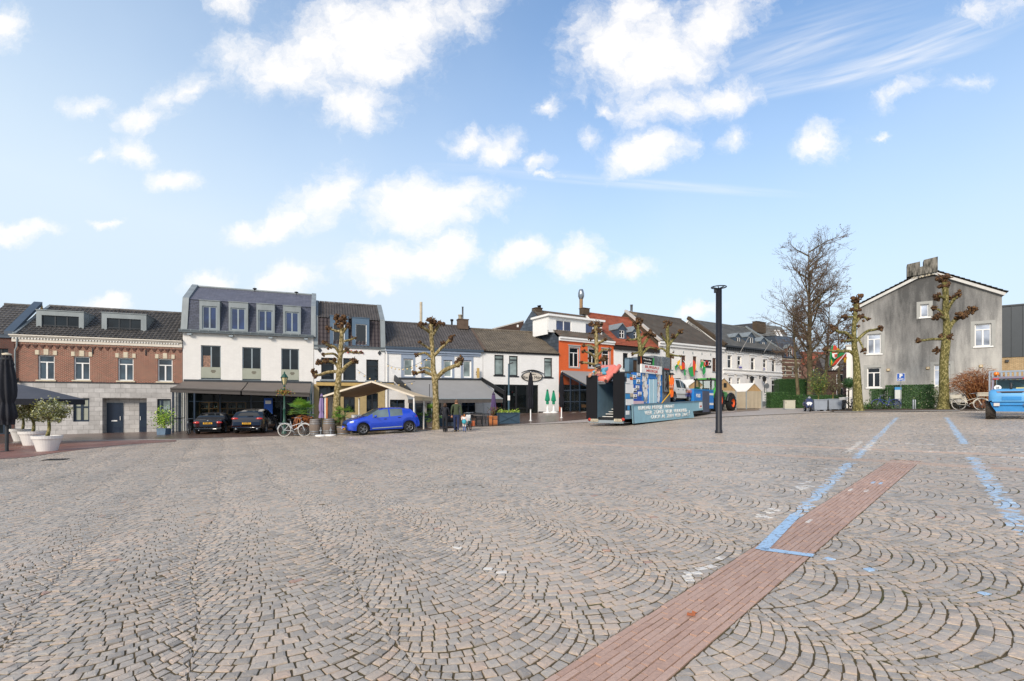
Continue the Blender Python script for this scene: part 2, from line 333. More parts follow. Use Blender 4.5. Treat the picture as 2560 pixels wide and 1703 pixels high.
def paint_of(cen):
    p=np.zeros(len(cen))
    for (v,a,b,wd,keep) in PAINT:
        a,b=np.array(g2(*a)),np.array(g2(*b));d=b-a;L=np.linalg.norm(d);d /=L;r=cen-a;s_,q=r@d,r@np.array([d[1],-d[0]])
        p[(s_>0) & (s_<L) & (np.abs(q)<wd*.5+.008) & (RNG.random(len(cen))<keep)]=v
    return p
def slab_mesh(name,quads,zt,zb,tone,m,near=None,dome=.0022,lean=.013,inset=.965):
    """quads: N x 4 x 2 outlines (ccw). Every stone a closed little block in ONE sheet."""
    N=len(quads);cen=quads.mean(1)
    base=gz(cen[:,0],cen[:,1])
    sl_=RNG.normal(0,lean,(N,2))                       # each stone leans a little
    def zz(P):return base[:,None]+(gz(P[...,0],P[...,1])-base[:,None])+((P-cen[:,None])*sl_[:,None]).sum(-1)
    hj=RNG.normal(0,.002,N)[:,None]
    ins=cen[:,None]+(quads-cen[:,None])*np.where(cen[:,1]>7,.975,inset)[:,None,None]
    k=np.ones(N,bool) if near is None else near
    Vs,Fs,T,PT=[],[],[],[];off=0;pnt=paint_of(cen)
    # far stones: 4 low corners, 4 high corners
    q=quads[~k];
    if len(q):
        n=len(q);top=np.dstack([ins[~k],(zz(ins)+zt+hj)[~k]]);low=np.dstack([q,(zz(quads)-.010)[~k]])
        V=np.concatenate([low,top],1).reshape(-1,3);i=np.arange(n)[:,None]*8+off
        fs=[i+np.array([[4,5,6,7]])]+[i+np.array([[a,(a+1)%4,(a+1)%4+4,a+4]]) for a in range(4)]
        Fs.append(np.stack(fs,1).reshape(-1,4));Vs.append(V);T.append(np.repeat(tone[~k],5));PT.append(np.repeat(pnt[~k],5));off+=n*8
    q=quads[k]
    if len(q):
        # near stones: rounded 12-corner outline, three rings and a domed cap
        n=len(q);prv=np.roll(q,1,1);nxt=np.roll(q,-1,1)
        c=RNG.uniform(.05,.17,(n,4,1));c2_=RNG.uniform(.05,.17,(n,4,1))
        ring=np.stack([q+(prv-q)*c,q+((prv-q)*c+(nxt-q)*c2_)*.3,q+(nxt-q)*c2_],2).reshape(n,12,2)
        cn=q.mean(1)[:,None];ring=ring+RNG.normal(0,.0016,ring.shape)
        bs=(cen[k],base[k],sl_[k],hj[k])
        def z2(P):return gz(P[...,0],P[...,1])+((P-bs[0][:,None])*bs[2][:,None]).sum(-1)
        rings=[]
        for sc_,dz in ((1.0,zb),(.99,zt-.006),(.965,zt-.0005),(.55,zt+dome)):
            P=cn+(ring-cn)*sc_;rings.append(np.dstack([P,z2(P)+dz+(bs[3] if dz>zb else 0)+(RNG.normal(0,.0012,P.shape[:2]) if dz>zb else 0)]))
        cap=np.dstack([cn,z2(cn)+zt+dome*1.25+bs[3]])
        V=np.concatenate(rings+[cap],1).reshape(-1,3);i=np.arange(n)[:,None]*49+off
        fs=[]
        for rr_ in range(3):
            for a in range(12):
                b2=(a+1)%12;fs.append(i+np.array([[rr_*12+a,rr_*12+b2,rr_*12+12+b2,rr_*12+12+a]]))
        for a in range(0,12,2):fs.append(i+np.array([[36+a,36+a+1,36+(a+2)%12,48]]))
        Fs.append(np.stack(fs,1).reshape(-1,4));Vs.append(V);T.append(np.repeat(tone[k],len(fs)));PT.append(np.repeat(pnt[k],len(fs)))
    V=np.concatenate(Vs);Fa=np.concatenate([f_.transpose(1,0,2).reshape(-1,4) if False else f_ for f_ in Fs]);T=np.concatenate(T);PT=np.concatenate(PT)
    me=bpy.data.meshes.new(name);me.vertices.add(len(V));me.vertices.foreach_set('co',V.ravel())
    me.loops.add(Fa.size);me.loops.foreach_set('vertex_index',Fa.ravel().astype(np.int32));me.polygons.add(len(Fa))
    me.polygons.foreach_set('loop_start',np.arange(len(Fa),dtype=np.int32)*4)
    me.update(calc_edges=True);a=me.attributes.new('tone','FLOAT','FACE');a.data.foreach_set('value',T.astype(np.float32));a=me.attributes.new('paint','FLOAT','FACE');a.data.foreach_set('value',PT.astype(np.float32))
    me.polygons.foreach_set('use_smooth',np.zeros(len(Fa),bool))
    me.materials.append(m);o=bpy.data.objects.new(name,me);COL.objects.link(o);return o
YMAX=33.0
def warp(P):
    x,y=P[...,0],P[...,1]
    return P+np.stack([.06*np.sin(1.3*y+.6*x)+.03*np.sin(3.1*x+1.3*y),.06*np.sin(1.1*x-.8*y)+.03*np.sin(2.7*y-2.0*x)],-1)
def cobbles():
    A=np.array([.5,-.866]);Nn=np.array([.866,.5]);W,R,r=1.10,.778,.083
    out=[];tt=np.linspace(-1,1,16);phi=PI/4*(1.12*tt-.12*tt**3);st=PI/2/15
    corners=np.array([[-40,YMAX+2],[40,YMAX+2],[0,0],[-4,1],[4,1]]) 
    qs=corners@Nn;as_=corners@A
    c0=3.64
    for ci in range(int((qs.min()-c0)/W)-1,int((qs.max()-c0)/W)+2):
        ks=np.arange(int(as_.min()/r)-2,int(as_.max()/r)+2)
        mid=(c0+ci*W)*Nn+(ks*r)[:,None]*A
        ok=(mid[:,1]>.9) & (mid[:,1]<YMAX+1) & (np.abs(mid[:,0])<1.12*mid[:,1]+3.0)
        ks=ks[ok]
        if not len(ks):continue
        K=len(ks);off_c=RNG.uniform(-.5,.5)*r;sh=RNG.uniform(-.28,.28,K)+(ks%2)*.5
        ph=phi[None,:]+st*(sh[:,None]-.25)+RNG.normal(0,st*.10,(K,16));al=np.where(ks%2==0,1.,-1.)[:,None]*st*.12
        ph=np.sort(np.clip(ph,-PI/4+al,PI/4+al),1);ph[:,:1]=-PI/4+al;ph[:,-1:]=PI/4+al
        def pt(p,kk):return (c0+ci*W+R*np.sin(p))[...,None]*Nn+(kk+R*np.cos(p)-R)[...,None]*A
        kk=(ks*r+RNG.normal(0,.003,K)+off_c)[:,None] 
        a,b2=ph[:,:-1],ph[:,1:]
        j=lambda:RNG.normal(0,.0028,a.shape)
        ou=lambda p:np.clip(p+r/R*np.sin(p),-PI/4+al,PI/4+al)
        Q=np.stack([pt(a,kk+j()),pt(b2,kk+j()),pt(ou(b2),kk+r+j()),pt(ou(a),kk+r+j())],2).reshape(-1,4,2)
        wd=(b2-a).reshape(-1);Q=Q[wd>st*.3];out.append(Q)
    Q=np.concatenate(out);Q=warp(Q);cen=Q.mean(1)
    m=(cen[:,1]>1.0) & (cen[:,1]<YMAX) & (np.abs(cen[:,0])<1.12*cen[:,1]+2.5)
    Q=Q[m]
    for (a,d,n,L,wd) in BANDS:# stones are trimmed along the brick bands
        r_=Q-a;s_,q=r_@d,r_@n;qc=q.mean(1);low=qc<wd/2
        on=(s_>-.02) & (s_<L+.02);ins_=on & (q>-.006) & (q<wd+.006)
        tgt=np.where(low,-.006,wd+.006)[:,None];mv=np.where(ins_,tgt-q,0)
        hit=ins_.any(1);dead=hit & ((ins_.sum(1)==4)|((np.abs(qc-wd/2)<wd/2-.042) & on.any(1)))
        Q=(Q+mv[...,None]*n)[~dead]
    # joints: pull every outline in by a fixed width
    cen=Q.mean(1,keepdims=True);d=Q-cen;L=np.linalg.norm(d,axis=-1,keepdims=True)
    far_=np.clip(1.2-cen[...,1:2]/22,.72,1);Q=cen+d*np.clip(1-far_*RNG.uniform(.004,.0072,(len(Q),1,1))/L,.5,1)
    # orientation
    ar=((Q[:,1]-Q[:,0])[:,0]*(Q[:,2]-Q[:,0])[:,1]-(Q[:,1]-Q[:,0])[:,1]*(Q[:,2]-Q[:,0])[:,0]);fl=ar<0;Q[fl]=Q[fl][:,::-1]
    return Q
Q=cobbles();cen=Q.mean(1)
fld=.5*np.sin(cen[:,0]*.55+1.0)*np.sin(cen[:,1]*.4-.5*cen[:,0])+.35*np.sin(1.9*cen[:,0]-1.3*cen[:,1])
tone=np.clip(RNG.beta(1.7,1.7,len(Q))*.9+.10*fld,0,.97);tone[RNG.random(len(Q))<.002]=1
near=np.linalg.norm(cen,axis=1)<7.5
o=slab_mesh('cobblestone_square',Q,0,-.013,tone,COB,near);tag(o,None,kind='structure')
def clinker(b,name,L_=.19,W_=.047,jit=.001):
    a,d,n,L,wd=b;rows=max(1,round(wd/W_));W_=wd/rows;out=[]
    for r_ in range(rows):
        k=np.arange(-1,int(L/L_)+1);s0=(k+RNG.uniform(-.1,.1)+(r_%2)*.5+.12*(r_%3))*L_;s1=s0+L_-.006
        s0,s1=np.clip(s0,0,L),np.clip(s1,0,L);ok=s1-s0>.03;s0,s1=s0[ok],s1[ok]
        q0,q1=r_*W_+.0028,(r_+1)*W_-.0028
        P=lambda s,q:a+s[:,None]*d+(q+RNG.normal(0,jit,len(s)))[:,None]*n
        out.append(np.stack([P(s0,q1),P(s1,q1),P(s1,q0),P(s0,q0)],1))
    Q=np.concatenate(out);c=Q.mean(1);m=(c[:,1]>1.0);Q=Q[m]
    return Q
BQ=clinker(B_MAIN,'')
cen=BQ.mean(1)
o=slab_mesh('brick_band',BQ,.003,-.012,np.clip(RNG.beta(2,2,len(BQ)),0,1),CLK,np.zeros(len(BQ),bool),lean=.006,inset=.985);tag(o,None,kind='structure')
CQ=np.concatenate([clinker(b,'') for b in (B_CR1,B_CR2)]);o=slab_mesh('pale_brick_band',CQ,.003,-.012,np.clip(RNG.beta(2,2,len(CQ)),0,1),stone_mat('pale_clinker',[(0,hx('#b09a8a')),(.5,hx('#b9a595')),(1,hx('#c2b0a1'))],rough=(.4,.7)),np.zeros(len(CQ),bool),lean=.006,inset=.985);tag(o,None,kind='structure')
def grid_sheet(name,xs,ys,dz,m,fn=None):
    X,Y=np.meshgrid(xs,ys);Z=gz(X,Y)+dz
    V=np.stack([X,Y,Z],-1).reshape(-1,3);nx=len(xs)
    Fc=[(j*nx+i,j*nx+i+1,(j+1)*nx+i+1,(j+1)*nx+i) for j in range(len(ys)-1) for i in range(nx-1)]
    b=MB();b.add(V,Fc,m,True);o=b.build(name);tag(o,None,kind='structure');return o
grid_sheet('ground',np.concatenate([np.linspace(-70,70,141)]),np.linspace(-6,YMAX+1,41),-.0055,JOI)
grid_sheet('far_ground',np.concatenate([[-900,-400,-150],np.linspace(-90,90,91),[150,400,900]]),np.concatenate([np.linspace(YMAX,100,68),[150,300,900]]),-.008,GND)
def decal(name,pts,m,dz=.006,seg=.5,wid=None):
    """strip of paint / paving laid on the ground: list of left/right ground points"""
    V=[];Fc=[]
    for (l,r_) in pts:
        for k in range(5):
            t=k/4;x=l[0]+(r_[0]-l[0])*t;y=l[1]+(r_[1]-l[1])*t;V.append((x,y,float(gz(x,y))+dz))
    for i in range(len(pts)-1):
        for k in range(4):Fc.append((i*5+k,i*5+k+1,(i+1)*5+k+1,(i+1)*5+k))
    b=MB();b.add(V,Fc,m);return b.build(name)
# ================================================================== building kit
WHITE=mat('white_paint','#e9e7e2',.55,var=.04,scale=6);CREAM=mat('cream_stone','#cbbfa6',.8,var=.12,scale=5);DARKM=mat('black_paint','#17181a',.45,var=.2)
NAVY=mat('navy_paint','#16283a',.4,var=.2);ANTH=mat('anthracite_paint','#2c3034',.5,var=.15);ZINC=mat('zinc_sheet','#868c8c',.5,metal=.15,var=.16,scale=2.2,stretch=(1,1,.35))
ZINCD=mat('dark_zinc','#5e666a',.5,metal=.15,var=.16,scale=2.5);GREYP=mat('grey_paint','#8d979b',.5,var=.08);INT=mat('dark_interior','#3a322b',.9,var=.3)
GL=glass('window_glass','#141b20',.05,.45);GLB=glass('blue_glass','#1c2f55');GLC=glass('curtained_glass','#7d8a88',.12,.6);GLL=glass('pale_glass','#a8b0bd',.1,.7);FROST=mat('frosted_glass','#9a9c8c',.35,var=.1,scale=1.2)
CLEAR=clear_glass('clear_glass','#e8eeee',.86)
def on_line(px,P,th):
    u=(px-U0)/F;c,s=cos(rad(th)),sin(rad(th));k=(u*P[1]-P[0])/(c-u*s)
    return (P[0]+c*k,P[1]+s*k)
class Bd:
    def __init__(s,name,label,cat,P,th,group=None,zoff=0.):
        s.P=P;s.th=rad(th);s.z0=float(gz(P[0],P[1]))+zoff
        s.root=thing(name,label,cat,(P[0],P[1],s.z0),s.th,group)
        s.U=(cos(s.th),sin(s.th));s.N=(-sin(s.th),cos(s.th))
    def uz(s,px,py,y=0.):
        dx,dz=(px-U0)/F,(V0-py)/F;o=(s.P[0]+s.N[0]*y,s.P[1]+s.N[1]*y)
        t=(o[0]*s.N[0]+o[1]*s.N[1])/(dx*s.N[0]+s.N[1])
        return ((dx*t-o[0])*s.U[0]+(t-o[1])*s.U[1],H+dz*t-s.z0)
    def xz(s,px,py,x=0.):
        """local (y, z) where a pixel meets the plane of constant x"""
        dx,dz=(px-U0)/F,(V0-py)/F;o=(s.P[0]+s.U[0]*x,s.P[1]+s.U[1]*x)
        t=(o[0]*s.U[0]+o[1]*s.U[1])/(dx*s.U[0]+s.U[1]);return ((dx*t-o[0])*s.N[0]+(t-o[1])*s.N[1],H+dz*t-s.z0)
    def rect(s,c,l,t,r,b,y=0.):
        m=(t+b)/2;h=(l+r)/2
        return (s.uz(*c(l,m),y)[0],s.uz(*c(r,m),y)[0],s.uz(*c(h,b),y)[1],s.uz(*c(h,t),y)[1])
    def part(s,mb,name,parent=None,label=None):
        o=mb.build(name,parent or s.root)
        if label:o['label']=label
        return o
def wall_grid(mb,x0,x1,z0,z1,holes,m,y=0.,rev=.16,mr=None):
    xs=sorted({x0,x1,*[v for h in holes for v in h[:2] if x0<v<x1]});zs=sorted({z0,z1,*[v for h in holes for v in h[2:4] if z0<v<z1]})
    for a,b in zip(xs,xs[1:]):
        for c,d in zip(zs,zs[1:]):
            cx,cz=(a+b)/2,(c+d)/2
            if any(h[0]<cx<h[1] and h[2]<cz<h[3] for h in holes):continue
            mb.add([(a,y,c),(b,y,c),(b,y,d),(a,y,d)],[(0,1,2,3)],m)
    for h in holes:
        a,b,c,d=h[:4];e=y+rev;k=mr or m
        mb.add([(a,y,c),(a,e,c),(a,e,d),(a,y,d)],[(0,1,2,3)],k);mb.add([(b,y,c),(b,y,d),(b,e,d),(b,e,c)],[(0,1,2,3)],k)
        mb.add([(a,y,d),(a,e,d),(b,e,d),(b,y,d)],[(0,1,2,3)],k);mb.add([(a,y,c),(b,y,c),(b,e,c),(a,e,c)],[(0,1,2,3)],k)
    return mb
def shell(mb,x0,x1,zb,ze,D,zr,yr,m,y0=0.,zback=None):
    """end gables and back wall"""
    zk=ze if zback is None else zback
    for x in (x0,x1):mb.add([(x,y0,zb),(x,D,zb),(x,D,zk),(x,yr,zr),(x,y0,ze)],[(0,1,2,3,4)],m)
    mb.add([(x0,D,zb),(x1,D,zb),(x1,D,zk),(x0,D,zk)],[(0,1,2,3)],m);return mb
def window(b,r,fm,gm,cols=(.5,),rows=(),fw=.07,y=.11,sill=None,parent=None,halfcols=None,name='window',label=None,bars=None,pm=None):
    x0,x1,z0,z1=r;w,h=x1-x0,z1-z0;mb=MB()
    mb.box((x0,y,z0),(x0+fw,y+.07,z1),fm);mb.box((x1-fw,y,z0),(x1,y+.07,z1),fm)
    mb.box((x0+fw,y+.002,z0),(x1-fw,y+.068,z0+fw),fm);mb.box((x0+fw,y+.002,z1-fw),(x1-fw,y+.068,z1),fm)
    zt=z1-fw
    for f_ in rows:z=z0+h*f_;mb.box((x0+fw,y-.004,z-fw*.45),(x1-fw,y+.06,z+fw*.45),fm)
    top=z0+h*(min(rows) if (rows and halfcols) else 1)-(fw*.45 if rows and halfcols else fw)
    for f_ in cols:x=x0+w*f_;mb.box((x-fw*.6,y-.008,z0+fw),(x+fw*.6,y+.05,top),fm)
    if bars:
        for f_ in bars:x=x0+w*f_;mb.box((x-.012,y+.01,z0+fw),(x+.012,y+.034,z1-fw),fm)
    o=b.part(mb,name,parent,label)
    p=MB();p.box((x0+fw*.8,y+.034,z0+fw*.8),(x1-fw*.8,y+.048,z1-fw*.8),gm);b.part(p,'pane',o)
    if sill:s_=MB();s_.box((x0-.1,-.07,z0-.1),(x1+.1,y,z0),sill);b.part(s_,'sill',o)
    return o
def tiles(mb,e0,e1,r1,r0,m,tw=.25,th=.34,amp=.036,step=.045,sub=4):
    e0,e1,r1,r0=map(Vector,(e0,e1,r1,r0));W=max((e1-e0).length,(r1-r0).length);L=((r0+r1)/2-(e0+e1)/2).length
    nu,nr=max(1,round(W/tw)),max(1,round(L/th));n=(e1-e0).cross(r0-e0).normalized()
    if n.z<0:n=-n
    V=[];cols=nu*sub+1
    for k in range(nr):
        for e,hh in ((0.,step),(1.,0.)):
            v=(k+e)/nr+(.0 if e==0 else .12/nr);v=min(v,1)
            for i in range(cols):
                u=i/(cols-1);q=(i%sub)/sub;p=(e0*(1-u)+e1*u)*(1-v)+(r0*(1-u)+r1*u)*v
                V.append(p+n*(hh+amp*sin(2*PI*q)*(.9 if i%sub else 0)))
    Fc=[]
    for k in range(nr*2-1):
        for i in range(cols-1):
            a=k*cols+i;Fc.append((a,a+1,a+1+cols,a+cols))
    mb.add(V,Fc,m,False)
    mb.add([e0,e1,r1,r0],[(0,1,2,3)],m);return mb
def ridge(mb,a,b,m,r=.11,seg=.4):
    a,b=Vector(a),Vector(b);n=max(2,int((b-a).length/seg))
    for i in range(n):p,q=a.lerp(b,i/n),a.lerp(b,(i+.96)/n);mb.tube([p,q],[r,r*.92],m,8)
    return mb
def roof_mat(name,ca,cb,moss='#5c5a45'):
    m=mat(name,ca,.7,var=.3,scale=1.1,dirt=(cb,3.5,.5,.55),bump=.3,bscale=25);return m
TILE_G=roof_mat('grey_pantile','#5b5653','#39352f');TILE_D=roof_mat('dark_pantile','#57534f','#86807a');TILE_B=roof_mat('brown_pantile','#6f6557','#4a4335');TILE_M=roof_mat('mossy_tile','#565047','#6a4a38');TILE_O=roof_mat('orange_tile','#9a5137','#5c4236');TILE_X=roof_mat('mixed_tile','#605a50','#8d5238');TILE_S=roof_mat('flat_grey_tile','#6e6c66','#4c4a45');TILE_P=roof_mat('purple_brown_tile','#3a3133','#2a2425')
SLATE=brick('blue_slate','#3a4050','#4c5163','#22252c',.32,.13,.012,.5,.8);SLATED=brick('grey_slate','#3d454f','#4d5660','#22272d',.6,.36,.018,.5,.8);SLATET=brick('roof_slate','#5b5b66','#6a6972','#474750',.25,.07,.006,.55,.5)
BRICK_R=brick('red_brick','#8a4331','#652f24','#ab9580',.21,.07,.0115,bump=.4,nz=(.85,1.1));BRICK_DK=brick('old_red_brick','#6a3a2e','#55302a','#5c5048',.21,.066,.011);BRICK_W=brick('whitewashed_brick','#e8e4dd','#e2ded7','#d3cfc8',.21,.066,.008,.7,.35,nz=(.93,1.03))
BRICK_G=brick('white_painted_brick','#edebe7','#e7e5e1','#d9d7d3',.21,.07,.009,.65,.45,nz=(.94,1.03));STONE=brick('grey_stone_block','#c4c0bb','#aeaaa5','#8b8782',.62,.33,.01,.75,.4,('#3d3a38',1.4,.60,.75));BRICK_O=brick('orange_painted_brick','#e2682c','#da6028','#c65624',.21,.066,.008,.6,.35,nz=(.92,1.05))
BRICK_N=brick('brown_red_brick','#84503e','#6d4133','#8a7767',.21,.066,.011);BRICK_Y=brick('yellow_brick','#c9ad82','#b89b70','#8d7d66',.21,.066,.011,.85,.5,('#6d5a40',2.5,.58,.5));BROWNWALL=brick('dark_brown_brick','#5d4236','#4d372e','#40332b',.21,.066,.01)
FAS=mat('slate_blue_fascia','#3d4a58',.5,var=.1);BLUEG=mat('blue_grey_paint','#8692a3',.55,var=.06);OCHRE=mat('ochre_board','#b08a50',.7,var=.2);YELLOWP=mat('ochre_paint','#b89a5c',.6,var=.12);YWALL=mat('pale_yellow_plaster','#a89468',.75,var=.12);RENDER=mat('white_plaster','#ebe7e0',.7,var=.06,scale=1.3,dirt=('#8f8a82',.9,.62,.35),stretch=(1,1,.5))
COPING=mat('pale_coping','#b9b3aa',.7,var=.12)
L1=(-27.8,36.0);T1=21.0
P2=on_line(1397,L1,T1);T2=32.5
def L1p(px):return on_line(px,L1,T1)
def L2p(px):return on_line(px,P2,T2)
def gutter(b,x0,x1,z,m,y=-.12,h=.14,name='gutter'):
    mb=MB();mb.box((x0,y,z-h),(x1,y+.13,z),m);mb.box((x0,y-.03,z-.03),(x1,y-.001,z+.012),m);return b.part(mb,name)
def lantern_lamp(parent_b,p,name,label,group=None):
    t=thing(name,label,'lamp',p,parent_b.th,group);mb=MB();mb.tube([(0,0,0),(0,-.22,.06),(0,-.3,0)],.018,DARKM,6);mb.box((-.03,-.02,-.12),(.03,.0,.12),DARKM);mb.build('bracket',t)
    mb=MB();mb.lathe([(.07,-.3),(.12,-.06),(.15,-.05),(.04,.03),(.0,.06)],DARKM,(0,-.3,0),6,False);mb.build('lantern',t);mb=MB();mb.lathe([(.055,-.28),(.1,-.08)],GLC,(0,-.3,-.012),6,False);mb.build('pane',t);return t
# ------------------------------------------------------------------ A  house at the left edge
b=Bd('brick_house','dark old brick house cut off by the left edge, blue shopfront at street level','house',L1p(-70),T1)
x1=b.uz(36,950)[0];ze=b.uz(20,837)[1];zr=b.uz(30,763,3.6)[1]
mb=MB();hole=b.rect(c1,-60,597,72,760);shop=b.rect(c1,-150,960,100,1345)
wall_grid(mb,0,x1,-.8,ze,[hole,shop],BRICK_DK,rev=.2);shell(mb,0,x1,-.8,ze,7.5,zr,3.6,BRICK_DK);b.part(mb,'wall')
window(b,hole,DARKM,GL,(.5,),(.7,),sill=CREAM);window(b,shop,NAVY,GL,(.35,.7),(.75,),name='shopfront')
mb=MB();tiles(mb,(0,-.15,ze),(x1-.55,-.15,ze),(x1-.55,3.6,zr),(0,3.6,zr),TILE_D);ridge(mb,(0,3.6,zr+.03),(x1,3.6,zr+.03),TILE_D);b.part(mb,'roof');gutter(b,0,x1,ze,FAS,h=.22)
mb=MB();mb.prism([(-.5,0),(0,0),(0,.4),(-.5,.4)],0,.01,FAS);mb=MB()
V=[(x1-.5,-.12,ze),(x1-.5,3.6,zr+.12),(x1,3.6,zr+.12),(x1,-.12,ze)]
mb.add(V+[(x,y,z+.24) for x,y,z in V],[(3,2,1,0),(4,5,6,7),(0,1,5,4),(1,2,6,5),(2,3,7,6),(3,0,4,7)],FAS);b.part(mb,'verge')
mb=MB();mb.add([(x1+.006,.2,ze-.1),(x1+.006,3.6,ze-.1),(x1+.006,3.6,zr+.1)],[(0,1,2)],OCHRE);b.part(mb,'gable_board')
# ------------------------------------------------------------------ B  brick house on stone ground floor
b=Bd('brick_house','red brick house with grey stone ground floor and two zinc box dormers','house',L1p(38),T1);BB=b
x1=b.uz(456,950)[0];zs=b.uz(240,957)[1];zc=b.uz(243,861)[1];ze=b.uz(243,846)[1];zr=b.uz(280,775,4.5)[1]
up=[b.rect(c1,*q) for q in ((330,655,475,870),(643,668,783,872),(1027,680,1163,878),(1373,688,1503,885))]
mb=MB();wall_grid(mb,0,x1,zs,zc,up,BRICK_R,rev=.2)
wr=b.rect(c1,637,1030,780,1235);rec=b.rect(c1,893,1030,1280,1350);rec=(rec[0],rec[1],-.9,rec[3]);w2=b.rect(c1,1370,1037,1490,1260)
wall_grid(mb,0,x1,-.9,zs-.04,[wr,w2],STONE,y=-.03,rev=.2) if False else wall_grid(mb,0,x1,-.9,zs-.04,[wr,rec,w2],STONE,y=-.03,rev=.2)
mb.box((rec[0]-.2,.55,-.9),(rec[1]+.2,.7,rec[3]+.3),STONE);mb.box((rec[0]-.2,.17,-.9),(rec[0],.55,rec[3]+.1),STONE);mb.box((rec[1],.17,-.9),(rec[1]+.2,.55,rec[3]+.1),STONE);mb.box((rec[0],.17,rec[3]),(rec[1],.55,rec[3]+.1),STONE)
shell(mb,0,x1,-.9,zc,9,zr,4.5,BRICK_R);b.part(mb,'wall')
mb=MB();mb.box((0,-.07,zs-.04),(x1,.0,zs+.03),ANTH);b.part(mb,'string_course')
for r in up:
    o=window(b,r,WHITE,glass('blinds_glass','#3a4852',.08,.6),(.5,),(.72,),.075,halfcols=True,sill=CREAM)
    mb=MB();zt=r[3];n=9
    mb.box((r[0]-.12,-.012,zt),(r[1]+.12,.05,zt+.34),BRICK_R)
    for xx,w_,e in ((r[0]-.14,.2,0),(r[1]-.06,.2,0),((r[0]+r[1])/2-.13,.26,.09)):mb.box((xx,-.04,zt+.02),(xx+w_,.06,zt+.33+e),CREAM)
    for i in range(n):xx=r[0]+.1+(r[1]-r[0]-.2)*i/(n-1);mb.box((xx-.006,-.016,zt),(xx+.006,-.011,zt+.33),CREAM)
    b.part(mb,'lintel',o)
window(b,wr,NAVY,FROST,(.5,),(.62,),.12,label='navy window with frosted lower panes');window(b,w2,NAVY,GLC,(.3,),(.45,),.1)
for q,hx_ in (((932,1070,1073,1332),.85),((1215,1070,1290,1332),.15)):
    r=b.rect(c1,*q,y=.55);r=(r[0],min(r[1],rec[1]),-.1 if False else r[2],r[3]);mb=MB();mb.box((r[0],.49,r[2]),(r[1],.55,r[3]),NAVY)
    w_,h_=r[1]-r[0],r[3]-r[2]
    for (a,c_,d,e) in ((.12,.88,.06,.2),(.12,.88,.42,.95)):mb.box((r[0]+w_*a,.475,r[2]+h_*c_*0+h_*d),(r[0]+w_*c_,.489,r[2]+h_*e),mat('navy_panel','#122236',.35,var=.15))
    o=b.part(mb,'door');mb=MB();mb.bar((r[0]+w_*hx_,.45,r[2]+h_*.42),(r[0]+w_*hx_,.45,r[2]+h_*.55),.03,.03,WHITE);b.part(mb,'handle',o)
    if hx_>.5:mb=MB();mb.box((r[0]+w_*.3,.462,r[2]+h_*.38),(r[0]+w_*.66,.473,r[2]+h_*.42),WHITE);b.part(mb,'letter_slot',o)
mb=MB();CRN=mat('cornice_cream','#d3cabb',.6,var=.08);mb.box((-.25,-.28,ze-.04),(x1,0,ze+.04),CRN);mb.box((-.2,-.2,ze-.13),(x1,0,ze-.04),CRN);mb.box((-.15,-.1,zc-.02),(x1,0,ze-.13),CRN)
k=int((x1+.1)/.17)
for i in range(k):mb.box((-.1+i*.17,-.17,ze-.24),(-.02+i*.17,-.1,ze-.16),WHITE)
b.part(mb,'cornice')
mb=MB();n=24
for i in range(n):
    x=.25+(x1-.4)*i/(n-1);mb.box((x-.12,-.06,zc-.28),(x+.12,-.001,zc-.16),BRICK_DK);mb.box((x-.06,-.045,zc-.4),(x+.06,-.001,zc-.28),BRICK_DK)
mb.box((0,-.05,zc-.16),(x1,-.001,zc-.03),BRICK_R);b.part(mb,'brick_frieze')
mb=MB();tiles(mb,(0,-.2,ze+.05),(x1,-.2,ze+.05),(x1,4.5,zr),(0,4.5,zr),TILE_D,.26,.34,.05,.06);ridge(mb,(0,4.5,zr+.04),(x1,4.5,zr+.04),TILE_D);mb.add([(0,4.5,zr),(x1,4.5,zr),(x1,9,ze),(0,9,ze)],[(0,1,2,3)],TILE_D);mb.bar((.02,-.2,ze+.1),(.02,4.5,zr+.06),.2,.08,ZINC);b.part(mb,'roof')
def box_dormer(b,q,qw,c,y,depth,fm,wm_,gm,cols,rows,lab=None,pw=.05):
    r=b.rect(c,*q,y=y);rw=b.rect(c,*qw,y=y);mb=MB()
    wall_grid(mb,r[0],r[1],r[2],r[3],[rw],fm,y=y,rev=.16);mb.box((r[0],y+.17,r[2]-.3),(r[0]+.06,y+depth,r[3]),fm);mb.box((r[1]-.06,y+.17,r[2]-.3),(r[1],y+depth,r[3]),fm)
    mb.box((r[0]-.03,y-.05,r[3]),(r[1]+.03,y+depth,r[3]+.05),fm)
    for x in (r[0]-.012,r[1]+.012):
        for i in range(1,5):mb.bar((x,y+.2+i*.36,r[2]-.1),(x,y+.2+i*.36,r[3]),.02,.03,fm)
    mb.add([(r[0],y,r[2]),(r[0],y+.2,r[2]),(r[0],y+.2,r[3]),(r[0],y,r[3])],[(0,1,2,3)],fm);mb.add([(r[1],y,r[2]),(r[1],y+.2,r[2]),(r[1],y+.2,r[3]),(r[1],y,r[3])],[(0,1,2,3)],fm)
    o=b.part(mb,'dormer');x0_,x1_,z0_,z1_=rw
    class _Y:pass
    w_=window(b,rw,wm_,gm,cols,rows,pw,y=y+.07,parent=o);return o
box_dormer(b,(315,272,730,482),(362,313,687,478),c1,1.0,2.3,ZINC,ANTH,GL,(.35,.67),(.48,));box_dormer(b,(885,295,1275,502),(930,338,1228,495),c1,1.0,2.3,ZINC,ANTH,GL,(.35,.67),(.48,))
mb=MB();x=b.uz(*c1(142,700))[0];mb.tube([(x+.1,-.12,ze-.1),(x+.08,-.12,zc-.35),(x-.02,-.1,zc-.6),(x-.02,-.1,zs+.1)],.055,ZINC,8);b.part(mb,'drainpipe')
